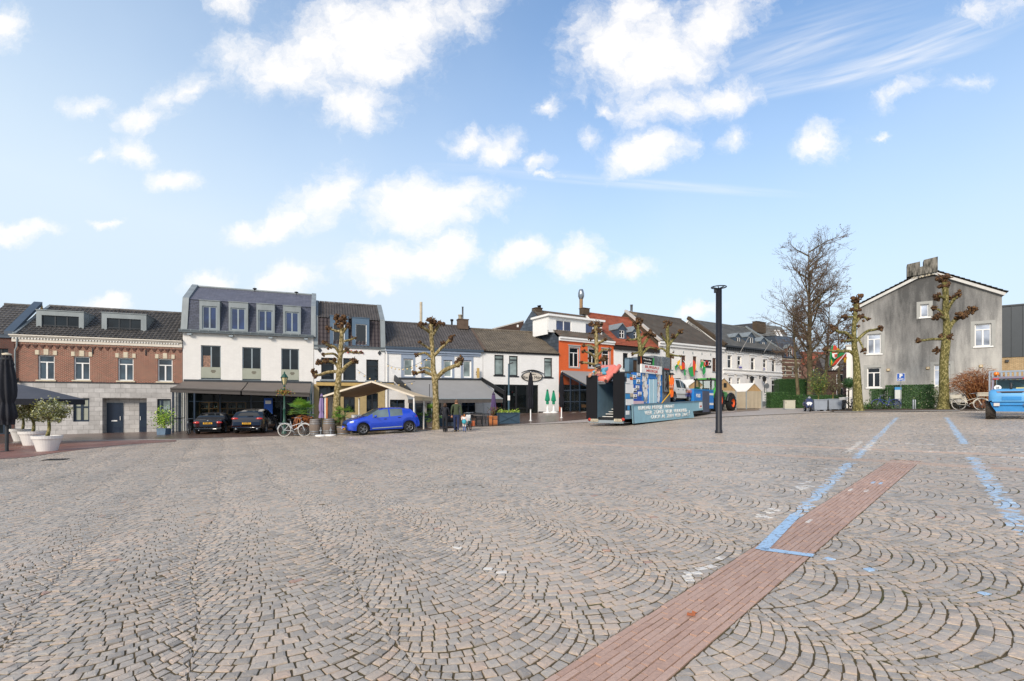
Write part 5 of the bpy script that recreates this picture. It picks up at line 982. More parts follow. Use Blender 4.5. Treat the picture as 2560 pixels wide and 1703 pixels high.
def crown_olive(mb,tw,c,rx,rz,n,seed,mats=OLIVE,size=.05,ntw=70,root=None):
    random.seed(seed);c=Vector(c);root=Vector(root) if root else c-Vector((0,0,rz))
    ends=[]
    for i in range(ntw):
        v=Vector((random.gauss(0,1),random.gauss(0,1),random.gauss(0,1))).normalized()*random.uniform(.55,1.05);e=c+Vector((v.x*rx,v.y*rx,v.z*rz));mdl=root.lerp(e,.5)+Vector((random.gauss(0,.06),random.gauss(0,.06),random.gauss(0,.05)));tw.tube([root,mdl,e],[.012,.008,.004],TWIG if i%2 else mats[2],4,False);ends.append((mdl,e))
    def s():
        a,b_=random.choice(ends);return a.lerp(b_,random.uniform(.2,1.08))+Vector((random.gauss(0,.06),random.gauss(0,.06),random.gauss(0,.06)))
    leaf_cloud(mb,n,s,size,mats)
POTW=mat('white_pot','#dedbd6',.4,var=.04);
# three white pots with olive trees
for i,(px,py,wpx,cr,lab) in enumerate(((118,1128,59,(655,905,235,165),'white tapered pot with olive tree, nearest of the three pots'),(82,1113.5,54,(410,900,200,150),'white tapered pot with olive tree, middle of the three pots'),(56,1103,47,(300,900,170,130),'white tapered pot with olive tree, farthest of the three pots'))):
    g=G(px,py);d=g.y;s_=F/d;R_=wpx/2/s_;t=thing('potted_olive_tree',lab,'potted tree',g,0,'olive trees in white pots');hp=1.32*R_
    mb=MB();mb.lathe([(R_*.66,0),(R_*.93,hp*.8),(R_*1.0,hp*.8),(R_*1.03,hp),(R_*.95,hp),(R_*.92,hp*.9)],POTW,n=32,smooth=False);mb.lathe([(R_*.93,hp*.9),(0.001,hp*.93)],SOIL,n=20);mb.build('pot',t)
    k=lambda x,y:Vector(((x/4.9-px)/s_,0,H+(V0-(840+y/4.9))*d/F-g.z));c_=k(cr[0],cr[1]);rx,rz=cr[2]/4.9/s_,cr[3]/4.9/s_;c_.x*= .6
    tb=Vector((0,0,hp*.9));tp=Vector((c_.x*.4,0,c_.z-rz*.75));mb=MB();mb.tube(smooth_path([tb,tb.lerp(tp,.5)+Vector((.05,0,0)),tp]),[.075,.07,.066,.064,.06,.056,.054,.05,.05],GREEN_BARK,8);mb.build('trunk',t)
    mb,tw=MB(),MB();crown_olive(mb,tw,c_,rx*.92,rz,2300,70+i,root=tp);tw.build('twigs',t);mb.build('crown',t)
def potted(name,label,cat,loc,pot,plant,rot=0,group=None):
    t=thing(name,label,cat,loc,rot,group);mb=MB();pot(mb);mb.build('pot',t);mb=MB();plant(mb);mb.build('foliage',t);return t
# shrub in blue pot beside the terrace
g=G(410,1087)
def _p(mb):mb.prism([(-.26,0),(.26,0),(.3,.42),(-.3,.42)],-.28,.28,mat('blue_grey_pot','#5c7388',.6,var=.15));mb.box((-.25,-.24,.36),(.25,.24,.4),SOIL)
def _f(mb):
    random.seed(4);mb.tube([(0,0,.4),(.05,0,.8),(0,0,1.3)],[.04,.03,.02],TWIG,6)
    leaf_cloud(mb,700,lambda:Vector((random.gauss(0,.3),random.gauss(0,.28),.42+abs(random.gauss(.62,.33)))),.075,LIME)
potted('potted_shrub','yellow green shrub in blue grey pot by the terrace corner','potted plant',g,_p,_f)
# palms in tubs
BAR=mat('weathered_oak','#74675c',.8,var=.3,scale=2,stretch=(14,14,.6));HOOP=mat('galvanised_hoop','#8d9296',.45,metal=.5,var=.15)
def tub(mb,r=.42,h=.5):
    mb.lathe([(r*.82,0),(r*.95,h*.5),(r,h),(r*.9,h),(r*.88,h*.86),(.001,h*.86)],BAR,n=24)
    for z in (.12,.45,.85):mb.lathe([(r*(.86+.13*z),h*z-.025),(r*(.88+.13*z),h*z-.025),(r*(.88+.13*z),h*z+.025),(r*(.86+.13*z),h*z+.025)],HOOP,n=24,cap=False)
def palm_tub(px,py,label,hh,r,seed,n=16,two=True):
    def pl(mb):
        mb.tube([(0,0,.3),(.03,0,hh*.6)],[.09,.07],DARKBARK,8);fan_palm(mb,(.03,0,hh*.6),n,r,PALM,seed)
        if two:fan_palm(mb,(-.25,-.1,hh*.42),n//2,r*.7,PALM,seed+1)
    return potted('palm_in_tub',label,'potted palm',G(px,py),lambda mb:tub(mb),pl,0,'fan palms in half barrels')
palm_tub(859,1086,'fan palm in a half barrel left of the blue hatchback',1.7,.85,5);palm_tub(1081,1071,'fan palm in a half barrel at the foot of the second pollard',1.6,.8,8)
def pl(mb):
    mb.tube([(0,0,.3),(0,0,1.2)],[.12,.1],DARKBARK,8);fan_palm(mb,(0,0,1.3),34,1.0,PALM,12)
    random.seed(14)
    for i in range(12):a=random.uniform(0,2*PI);mb.tube(smooth_path([(0,0,1.2),(.4*cos(a),.4*sin(a),1.0),(.6*cos(a),.6*sin(a),.35)]),.03,FERN[i%2],4,False)
    leaf_cloud(mb,260,lambda:Vector((random.gauss(.25,.25),random.gauss(-.1,.25),random.uniform(.4,1.1))),.12,FERN)
potted('palm_in_tub','big fan palm with rusty dead fronds behind the parked grey bicycle','potted palm',GD(754,29.0),lambda mb:tub(mb,.5,.5),pl,0,'fan palms in half barrels')
# hedges and bushes on the right
hedge(1944,49,2.0,1.0,1.55,'dark low hedge block left of the cream utility cabinet',n=2200);hedge(1980,52,3.4,1.2,3.0,'tall dark clipped hedge behind the cream utility cabinet',n=3500)
hedge(2062,46,5.5,.9,1.2,'low green hedge running behind the two grey planters',n=4200)
hedge(2195,38,1.0,.9,1.5,'small square clipped hedge under the left windows of the grey gable',rot=rad(-36),n=1600,size=.045)
hedge(2273,36.3,2.7,1.0,1.75,'long dark clipped hedge beneath the grey gable, behind the bollards',rot=rad(-36),n=5200,size=.045)
random.seed(31);t=thing('variegated_shrub','loose pale variegated shrub between the clipped hedge and the pollard','shrub',GD(2335,35.6));mb=MB();leaf_cloud(mb,1500,lambda:Vector((random.gauss(0,.55),random.gauss(0,.3),abs(random.gauss(.75,.42)))),.07,HG[1:]+[OLIVE[1],OLIVE[0]]);mb.build('foliage',t)
random.seed(32);t=thing('variegated_shrub','low leafy ground shrub in front of the small square hedge','shrub',GD(2190,36));mb=MB();leaf_cloud(mb,1400,lambda:Vector((random.gauss(0,.8),random.gauss(0,.3),abs(random.gauss(.2,.2)))),.07,HG[1:]+[OLIVE[2]]);mb.build('foliage',t)
random.seed(33);t=thing('rounded_topiary','small round clipped topiary ball behind the pollard near the entrance','shrub',GD(2122,38));mb=MB();mb.tube([(0,0,0),(0,0,1.7)],.04,DARKBARK,6);mb.build('stem',t);mb=MB();mb.ball((0,0,2.0),.36,HG[0]);leaf_cloud(mb,900,lambda:Vector((0,0,2.0))+Vector((random.gauss(0,1),random.gauss(0,1),random.gauss(0,1))).normalized()*random.uniform(.38,.46),.045,HG);mb.build('foliage',t)
# copper coloured bare shrub
random.seed(41);g=GD(2450,32.5);t=thing('bare_shrub','rounded copper brown leafless shrub by the telehandler','shrub',g);mb=MB()
for i in range(420):
    a=random.uniform(0,2*PI);tilt=random.uniform(.0,1.25);L=random.uniform(1.6,2.5);b0=Vector((random.gauss(0,.22),random.gauss(0,.2),.1));e=b0+Vector((cos(a)*sin(tilt)*L*.78,sin(a)*sin(tilt)*L*.6,L*cos(tilt*.72)));md=b0.lerp(e,.55)+Vector((0,0,.35))+Vector((random.gauss(0,.1),random.gauss(0,.1),random.gauss(0,.08)))
    mb.tube(smooth_path([b0,md,e,e+Vector((cos(a)*.25,sin(a)*.25,-.18))],3),[.022,.02,.018,.015,.013,.011,.01,.008,.006,.005],SHR[i%3],3,False)
for i in range(1500):
    a=random.uniform(0,2*PI);u=random.random()**.5;p=Vector((cos(a)*u*1.75,sin(a)*u*1.2,2.55-u*u*1.25+random.gauss(0,.14)));q=p+Vector((cos(a)*.2+random.gauss(0,.15),sin(a)*.2+random.gauss(0,.15),random.gauss(-.02,.13)));mb.tube([p,q],[.008,.005],SHR[i%3],3,False)
mb.build('branches',t)
# grey square planters with olive bushes
GPL=mat('grey_planter','#8b929c',.6,var=.14,scale=5,stretch=(1,1,.3))
for i,(px,py,lab,kind) in enumerate(((2046,1027,'square grey planter with a leafy willow bush, beside the scooter',0),(2082,1027,'square grey planter with a sparse olive tree, right of its twin',1))):
    d=36.5;g=GD(px,d);t=thing('planter',lab,'planter',g,rad(-12),'square grey planters');mb=MB();w_=.44
    mb.prism([(-w_*.94,.1),(w_*.94,.1),(w_,.82),(-w_,.82)],-w_,w_,GPL);mb.box((-w_-.03,-w_-.03,.8),(w_+.03,w_+.03,.86),GPL)
    for sx in (-.3,.3):
        for sy in (-.3,.3):mb.box((sx-.07,sy-.07,0),(sx+.07,sy+.07,.1),GPL)
    mb.build('box',t);mb,tw=MB(),MB();tw.tube([(0,0,.8),(.02,0,1.5)],[.05,.04],GREEN_BARK,6)
    if kind==0:crown_olive(mb,tw,(0,0,2.2),.85,1.05,1500,81,[OLIVE[2],OLIVE[3],HG[2]],.06,120,(0,0,1.2))
    else:crown_olive(mb,tw,(0,0,2.1),.75,.8,700,83,[OLIVE[2],OLIVE[0],TWIG],.05,130,(0,0,1.35))
    tw.build('trunk',t);mb.build('crown',t)
# ================================================================== carnival float and tractor
TYRE=mat('tyre_rubber','#141414',.85,var=.2);LBLUE=mat('float_light_blue','#8fb8c4',.55,var=.05);GBLUE=mat('float_grey_blue','#617a88',.6,var=.1);BBLUE=mat('float_bright_blue','#1c7cc8',.5,var=.06);DBLUE=mat('float_deep_blue','#1a55b0',.5,var=.08);BLACKF=mat('black_felt','#08090f',.95,var=.2);FGREY=mat('float_grey','#6a6f72',.65,var=.1);PAPER=mat('paper_white','#e4e2de',.6,var=.06);PINK=mat('pale_pink_paper','#d8b5b8',.6,var=.05)
ORANGE=mat('orange_paint','#e0641c',.5,var=.05);REDL=mat('red_letter','#b5301e',.5,var=.05);GREENP=mat('green_panel','#2f9e48',.5,var=.05);PALEB=mat('pale_blue_door','#a9ccd6',.5,var=.05);LETT=mat('letter_white','#e9e6df',.6,var=.04);YEL=mat('yellow_plate','#e0a81a',.5,var=.04)
def wheel(mb,c,ax,r,wdt,m=TYRE,rim=None,rr=.6,lugs=0,n=24):
    """wheel as tyre profile turned about axis ax"""
    ax=Vector(ax).normalized();q=Vector((0,0,1)).rotation_difference(ax).to_matrix().to_4x4();M=Matrix.Translation(Vector(c))@q;h=wdt/2
    mb.lathe([(r*rr,-h),(r*.93,-h),(r,-h*.7),(r,h*.7),(r*.93,h),(r*rr,h)],m,n=n,M=M,cap=False)
    if lugs:
        for i in range(lugs):
            for s_ in (-1,1):
                a=2*PI*(i+(.25 if s_>0 else-.25)*.9)/lugs;p=M@Vector((r*cos(a),r*sin(a),s_*h*.05));e=M@Vector((r*cos(a+.25),r*sin(a+.25),s_*h*.98));mb.bar(p,e,r*.09,r*.1,m,up=(M.to_3x3()@Vector((cos(a),sin(a),0))))
    return M
def rim_mesh(M,r,wdt,m,spokes=0,dark=None,side=1):
    mb=MB();h=wdt/2
    if spokes:
        mb.lathe([(r,-h*.9),(r,h*.96),(r*.9,h*.96),(r*.86,h*.5)],m,n=24,M=M,cap=False) if side>0 else mb.lathe([(r,h*.9),(r,-h*.96),(r*.9,-h*.96),(r*.86,-h*.5)],m,n=24,M=M,cap=False)
        z=h*.5*side;mb.lathe([(r*.87,z-.01),(.001,z-.01)],dark or DARKM,n=24,M=M,cap=False);mb.lathe([(r*.22,z+.05*side),(.001,z+.06*side)],m,n=12,M=M,cap=False)
        for i in range(spokes):a=2*PI*i/spokes;mb.bar(M@Vector((r*.1*cos(a),r*.1*sin(a),z+.03*side)),M@Vector((r*.9*cos(a),r*.9*sin(a),z+.03*side)),r*.16,.03,m,up=M.to_3x3()@Vector((0,0,1)))
    else:mb.lathe([(r,-h*.9),(r*.8,-h*.5),(r*.75,-h*.3),(.001,-h*.3)],m,n=20,M=M,cap=False);mb.lathe([(r,h*.9),(r*.8,h*.5),(r*.75,h*.3),(.001,h*.3)],m,n=20,M=M,cap=False);mb.lathe([(r*.25,-h*.75),(r*.25,h*.75)],dark or DARKM,n=12,M=M)
    return mb
PF=((1562-U0)/F*27.0,27.0);b=Bd('carnival_float','blue carnival float with lettered side banner and black rear panels','carnival float',PF,50);FL=b
c9=crop(1440,860,7.29)
def quad_y(mb,pts,c,y0,y1,m):mb.prism([b.uz(*c(*p),y0) for p in pts],y0,y1,m)
Wf=2.4;zb=b.xz(1520,1057,0)[1]
# chassis, wheels
mb=MB();mb.box((.1,.5,zb),(12.0,1.9,zb+.3),DARKM);mb.box((-.02,.1,zb-.02),(.1,Wf-.1,zb+.14),GREYP);b.part(mb,'chassis')
for x in (1.9,2.9,9.2):
    for y in (.35,2.05):zg_=float(gz(PF[0]+b.U[0]*x,PF[1]+b.U[1]*x))-b.z0;mb=MB();M=wheel(mb,(x,y,zg_+.4),(0,1,0),.4,.28,rim=None);o=b.part(mb,'wheel');rm=rim_mesh(M,.24,.28,GREYP);b.part(rm,'rim',o)
# rear black towers
(yl,zt1),(yl2,_)=b.xz(*c6(150,430),0),b.xz(*c6(285,430),0);(yr1,zt2),(yr0,_)=b.xz(*c6(503,400),0),b.xz(*c6(650,400),0);zbt=b.xz(*c6(580,1005),0)[1];zbl=b.xz(*c6(220,1005),0)[1]
mb=MB();mb.box((.0,yl2,zbl),(1.9,yl,zt1),GBLUE);o=b.part(mb,'rear_tower');mb=MB();mb.box((-.05,yl2-.005,zbl),(-.001,yl+.03,zt1+.02),BLACKF);b.part(mb,'black_panel',o)
xs=b.uz(*c6(765,700))[0];mb=MB();mb.box((.0,0,zbt),(xs,yr1,zt2),GBLUE);o=b.part(mb,'rear_tower');mb=MB();mb.box((-.05,yr0-.02,zbt),(-.001,yr1+.005,zt2+.02),BLACKF);b.part(mb,'black_panel',o)
for q,tx in (((198,1003,298,1040),'US-JOUR'),((512,1003,622,1040),'WECH')):
    (ya,za),(yb,zb2)=b.xz(*c6(q[0],q[1]),-.06),b.xz(*c6(q[2],q[3]),-.06);mb=MB();mb.box((-.09,min(ya,yb),min(za,zb2)),(-.06,max(ya,yb),max(za,zb2)),CREAM);o=b.part(mb,'number_plate')
    M=Matrix(((0,0,-1,-.094),(-1,0,0,(ya+yb)/2),(0,1,0,(za+zb2)/2),(0,0,0,1)));text_mesh('lettering',tx,.12,DARKM,o,M,.003)
for px in (182,632):ya,za=b.xz(*c6(px,1012),-.06);mb=MB();mb.lathe([(.0,-.03),(.09,0),(.09,.05)],REDL,n=12,M=Matrix.Translation((-.09,ya,za))@Matrix.Rotation(PI/2,4,'Y'));b.part(mb,'tail_light')
# steps in the gangway
for i,(py,xx) in enumerate(((1010,.15),(970,.55),(935,.95),(905,1.3),(870,1.65))):z=b.xz(*c6(450,py),xx)[1];mb=MB();mb.box((xx,yr1+.02,z-.07),(xx+.45,yl2-.02,z),FGREY);mb.box((xx-.02,yr1+.02,z-.03),(xx,yl2-.02,z+.006),LETT);b.part(mb,'step')
xx=2.2;mb=MB();z0_=b.xz(*c6(450,835),xx)[1];mb.box((xx,yr1,z0_-.5),(xx+.1,yl2,z0_),mat('brown_riser','#5a3f2a',.8));mb.box((xx,yr1,z0_),(xx+1.5,yl2,z0_+.05),GREENP);b.part(mb,'deck')
mb=MB();ztop=b.uz(*c6(700,375))[1];mb.box((1.95,yl2-.06,z0_),(5.5,yl,ztop-.1),BBLUE);b.part(mb,'far_wall')
posters=[]
def poster(b,l,t,r,bt,c,y,m,par,name='poster',dark=True):
    q=b.rect(c,l,t,r,bt,y);mb=MB();mb.box((q[0],y-.012,q[2]),(q[1],y,q[3]),m);o=b.part(mb,name,par)
    return q
# near side walls
xa,xb,xc,xd=xs,b.uz(*c6(880,600))[0],b.uz(*c6(1155,600))[0],b.uz(*c6(1258,600))[0]
zt_a=b.uz(*c6(770,385))[1];zdeck=b.uz(*c6(900,800))[1]-.3
mb=MB();mb.box((xa,.0,zdeck),(xb,.12,zt_a),DBLUE);WA=b.part(mb,'wanted_wall');mb=MB();mb.box((xb,.0,zdeck),(xc,.12,zt_a+.05),BBLUE);WB=b.part(mb,'door_wall')
mb=MB();ztw=b.uz(*c6(1150,168))[1];x_tl=b.uz(*c6(1045,200),.1)[0];mb.box((xc,-.02,zdeck),(xd,1.6,ztw),FGREY);mb.box((x_tl,.12,zt_a+.05),(xc,1.6,ztw),FGREY)
TW=b.part(mb,'prison_tower');mb=MB();random.seed(6)
for i in range(120):x=random.uniform(x_tl+.1,xd-.05);z=random.uniform(ztw-.55,ztw-.05);mb.tube([(x,-.03,z),(x+random.gauss(0,.1),-.05,z+random.gauss(0,.1))],.006,GREYP,3,False)
b.part(mb,'wire_tangle',TW)
mb=MB();mb.box((1.2,.2,zt_a-.02),(xc,yl,zt_a+.1),ANTH);b.part(mb,'flat_roof')
wq=b.rect(c6,765,385,880,545,-.0);mb=MB();mb.box((xa,-.01,wq[2]),(xb,-.001,wq[3]),BBLUE);b.part(mb,'bright_band',WA)
for i,(x,y) in enumerate(((757,418),(815,388),(810,475),(800,557),(765,592),(768,672),(830,640))):
    q=b.rect(c6,x,y,x+45,y+58,-.012);mb=MB();mb.box((q[0],-.03,q[2]),(q[1],-.012,q[3]),PAPER);o=b.part(mb,'wanted_poster',WA);w_,h_=q[1]-q[0],q[3]-q[2];mb=MB();mb.box((q[0]+.02,-.036,q[2]+.02),(q[1]-.02,-.03,q[2]+h_*.34),NAVY);mb.ball((q[0]+w_*.5,-.03,q[2]+h_*.66),min(w_,h_)*.2,DARKM,1,sc=(1,.2,1.3));b.part(mb,'picture',o)
q=b.rect(c6,765,765,905,800,-.012);mb=MB();mb.box((q[0],-.03,q[2]-.3),(q[1],-.012,q[3]),PINK);b.part(mb,'pink_board',WA)
random.seed(8);tw2=[k for k in kids(b.root) if k.name.startswith('rear_tower')][1];LB2=mat('leaflet_blue','#2f86bd',.5)
for (l,t_,r,bt,m_) in ((655,440,675,505,NAVY),(685,398,715,455,LB2),(668,460,718,530,PAPER),(722,445,758,480,ORANGE),(720,485,758,540,PAPER),(665,540,765,660,PAPER),(665,672,720,735,LB2),(722,660,765,710,mat('leaflet_tan','#b9a78f',.6)),(668,740,765,820,PAPER),(662,822,683,890,NAVY),(690,826,715,885,LB2),(722,826,748,885,NAVY),(668,895,712,948,PAPER)):
    q=b.rect(c6,l,t_,r,bt,-.004);mb=MB();mb.box((q[0],-.02-random.uniform(0,.006),q[2]),(q[1],-.003,q[3]),m_);b.part(mb,'leaflet',tw2)
for side,(l,r) in enumerate(((880,985),(1060,1145))):
    random.seed(20+side);mb=MB()
    for i in range(46):
        f_=i/45;y=410+f_*345;half=(r-l)/2*(1-.55*abs(f_-.35)-.3*f_);x=(l+r)/2+random.uniform(-1,1)*half*.8;p=b.uz(*c6(x,y),-.03);a=random.uniform(-.6,.6);w_,h_=.1,.14;yy=-.016-.002*(i%9)
        V=[(p[0]+dx*cos(a)-dz*sin(a),yy,p[1]+dx*sin(a)+dz*cos(a)) for dx,dz in ((-w_,-h_),(w_,-h_),(w_,h_),(-w_,h_))];mb.add(V,[(0,1,2,3)],random.choice([PAPER,PAPER,CREAM,PAPER,GREYP]));V=[(p[0]+dx*.5*cos(a)-dz*.4*sin(a),yy-.001,p[1]+dx*.5*sin(a)+dz*.4*cos(a)) for dx,dz in ((-w_,-h_),(w_,-h_),(w_,h_),(-w_,h_))]
        if i%3==0:mb.add(V,[(0,1,2,3)],random.choice([REDL,NAVY,ORANGE,ANTH,CREAM]))
    b.part(mb,'pinned_papers',WB)
for l,r in ((975,1025),(1030,1080)):q=b.rect(c6,l,475,r,800,-.03);mb=MB();mb.box((q[0],-.05,q[2]-.25),(q[1],-.002,q[3]),PALEB);mb.box((q[0]+.02,-.056,q[2]-.25),(q[0]+.05,-.05,q[3]),WHITE);b.part(mb,'door',WB)
q=b.rect(c6,968,468,1086,800,-.03);mb=MB();mb.box((q[0],-.04,q[2]-.25),(q[0]+.06,-.001,q[3]+.06),BBLUE);mb.box((q[1]-.06,-.04,q[2]-.25),(q[1],-.001,q[3]+.06),BBLUE);mb.box((q[0],-.042,q[3]+.03),(q[1],-.002,q[3]+.1),BBLUE);b.part(mb,'door_frame',WB)
# lettered signs
q=b.rect(c6,878,285,1150,398,-.12);mb=MB();mb.box((q[0],-.12,q[2]),(q[1],-.03,q[3]),LETT);o=b.part(mb,'sign_board',None,'white sign board with red letters');cxm,czm,hh=(q[0]+q[1])/2,(q[2]+q[3])/2,q[3]-q[2]
for s_,dz in (('BUREAU',.22),('MEERSJE',-.22)):text_mesh('lettering',s_,hh*.42,REDL,o,Matrix.Translation((cxm,-.125,czm+hh*dz))@FACE,.006,bold=.002,sx=(q[1]-q[0])*.8/(hh*.42*.72*len(s_)))
q=b.rect(c6,866,178,1052,285,.1);mb=MB();mb.box((q[0],.08,q[2]+.0),(q[1]-.2,.3,q[3]),BLACKF);mb.add([(q[0]-.03,.079,q[2]),(q[0]+.14,.079,q[2]),(q[0]+.02,.079,q[3]),(q[0]-.03,.079,q[3])],[(0,1,2,3)],ORANGE);mb.add([(q[1]-.38,.079,q[2]),(q[1]-.1,.079,q[2]),(q[1]-.1,.079,q[3]),(q[1]-.28,.079,q[3])],[(0,1,2,3)],GREENP);o=b.part(mb,'black_sign',None,'black sign with orange and green edges')
for s_,dz in (('Moordse',.2),('en boeiende',-.22)):text_mesh('lettering',s_,(q[3]-q[2])*.3,LETT,o,Matrix.Translation(((q[0]+q[1])/2-.08,.074,(q[2]+q[3])/2+(q[3]-q[2])*dz))@FACE,.004,bold=0,sx=(q[1]-q[0])*.6/((q[3]-q[2])*.3*.55*len(s_)))
q=b.rect(c6,1157,330,1245,660,-.03);mb=MB();wall_grid(mb,q[0],q[1],q[2],q[3],[(q[0]+.1,q[1]-.1,q[2]+.09,q[3]-.16)],ANTH,y=-.09,rev=.06);mb.box((q[0]+.1,-.05,q[2]+.09),(q[1]-.1,-.03,q[3]-.16),FGREY)
for i in range(9):x=q[0]+.12+(q[1]-q[0]-.24)*i/8;mb.box((x-.008,-.054,q[2]+.09),(x+.008,-.05,q[3]-.16),GREYP)
o=b.part(mb,'picture_frame',TW);mb=MB();w_,h_=q[1]-q[0],q[3]-q[2];X=lambda f_:q[0]+w_*f_;Z=lambda f_:q[2]+h_*f_
for pts,rr in ((((.5,.72),(.52,.55),(.5,.45)),[.1,.13,.12]),(((.5,.45),(.42,.32),(.38,.14)),[.1,.07,.03]),(((.52,.45),(.6,.3),(.72,.16)),[.1,.07,.03]),(((.5,.72),(.42,.6),(.36,.52)),[.05,.04,.03]),(((.52,.72),(.6,.78),(.55,.9)),[.05,.04,.03])):mb.tube([(X(a),-.058,Z(c_)) for a,c_ in pts],[r*w_*.8 for r in rr],DARKM,6)
mb.ball((X(.5),-.058,Z(.79)),w_*.11,DARKM,1);b.part(mb,'dancing_silhouette',o);text_mesh('red_trim','~~~~',.3,REDL,o,Matrix.Translation((X(.5),-.1,Z(.98)))@FACE,.004,bold=.02)
# banner
pts=[(765,815),(1690,765),(1702,886),(1566,902),(1582,986),(778,1066)];P_=[b.uz(*c6(*p),-.12) for p in pts];mb=MB();mb.prism(P_,-.12,-.02,LBLUE);mb.bar((P_[0][0],-.08,P_[0][1]),(P_[1][0],-.08,P_[1][1]),.16,.07,GBLUE);mb.bar((P_[0][0],-.1,P_[0][1]),(P_[5][0],-.1,P_[5][1]),.06,.06,GBLUE,up=(0,1,0));BN=b.part(mb,'banner',None,'light blue side banner with white lettering')
for (tx,l,r,y_l,y_r,hh) in (('BUREAU  MEERSJE  PARAAT',838,1318,863,836,50),('VEER  ZÖRGE  VEUR  VEILIGHEID',925,1488,927,890,50),('OUCH  AL  ZEEN  VEER  ZAAT',1008,1508,983,945,48),('!',1512,1530,925,922,60)):
    a,e=b.uz(*c6(l,y_l),-.14),b.uz(*c6(r,y_r),-.14);L=e[0]-a[0];an=math.atan2(e[1]-a[1],L);hz=b.uz(*c6((l+r)/2,(y_l+y_r)/2-hh/2),-.14)[1]-b.uz(*c6((l+r)/2,(y_l+y_r)/2+hh/2),-.14)[1]
    sz=hz/.72;o=text_mesh('lettering',tx,sz,LETT,BN,Matrix.Identity(4),.012,bold=.0015);xs_=[v.co.x for v in o.data.vertices];k_=L/(max(xs_)-min(xs_)) if tx!='!' else 1.
    o.data.transform(Matrix.Translation(((a[0]+e[0])/2,-.13,(a[1]+e[1])/2))@Matrix.Rotation(-an,4,'Y')@FACE@Matrix.Diagonal((k_,1,1,1)))
q=b.rect(c6,1650,780,1690,862,-.125);mb=MB();mb.box((q[0],-.135,q[2]),(q[1],-.121,q[3]),PAPER);mb.box((q[0]+.08,-.137,q[2]+.1),(q[1]-.1,-.1352,q[3]-.25),REDL);b.part(mb,'sticker',BN)
# upper works behind: framed window and post
q=b.rect(c6,712,195,885,345,1.2);mb=MB();mb.box((q[0],1.2,zt_a+.1),(q[0]+(q[1]-q[0])*.3,1.5,q[3]),GBLUE);mb.box((q[0]+(q[1]-q[0])*.3,1.25,zt_a+.1),(q[0]+(q[1]-q[0])*.85,1.45,q[3]-.1),mat('old_planks','#5d4632',.8,var=.3,scale=6));mb.box((q[1]-(q[1]-q[0])*.14,1.2,zt_a+.1),(q[1],1.5,q[3]),GBLUE);mb.box((q[0],1.2,q[3]-.1),(q[1],1.5,q[3]),GBLUE);b.part(mb,'wooden_hatch')
# front tank block
q=b.rect(c6,1580,622,1842,868,-.0);mb=MB();mb.box((q[0],.0,q[2]),(q[1],2.2,q[3]),BBLUE);mb.box((q[0]-.03,-.03,q[3]),(q[1]+.03,2.2,q[3]+.08),LB2);xg0,xg1=b.uz(*c6(1690,750))[0],b.uz(*c6(1778,750))[0];mb.box((xg0,-.05,q[2]-.25),(xg1,-.001,q[3]-.05),mat('dark_grey_panel','#4a4f60',.6,var=.1));TK=b.part(mb,'blue_tank');text_mesh('lettering','POLIS',.34,LETT,TK,Matrix.Translation(((q[0]+xg0)/2,-.012,q[3]-.42))@FACE,.004,bold=.012)
for f_ in (.2,.75):zz_=q[2]+(q[3]-q[2])*f_;mb=MB();mb.box((xg1+.1,-.012,zz_),(q[1]-.05,-.001,zz_+.16),LETT);b.part(mb,'sticker',TK)
mb=MB();mb.box((q[0]+.1,.2,q[2]-.4),(q[1],2.0,q[2]),DARKM);mb.bar((q[1],1.1,q[2]-.35),(q[1]+1.8,1.1,q[2]-.35),.12,.12,DARKM);b.part(mb,'drawbar')
mb=MB();p0,p1=b.uz(*c6(1150,790),-.2),b.uz(*c6(1258,660),-.2);mb.tube([(p0[0],-.2,p0[1]),(p1[0],-.2,p1[1])],.03,YEL,6);p2=b.uz(*c6(1250,420),-.2);mb.tube([(p1[0],-.2,p1[1]),(p2[0],-.2,p2[1])],.03,YEL,6);b.part(mb,'yellow_rail')
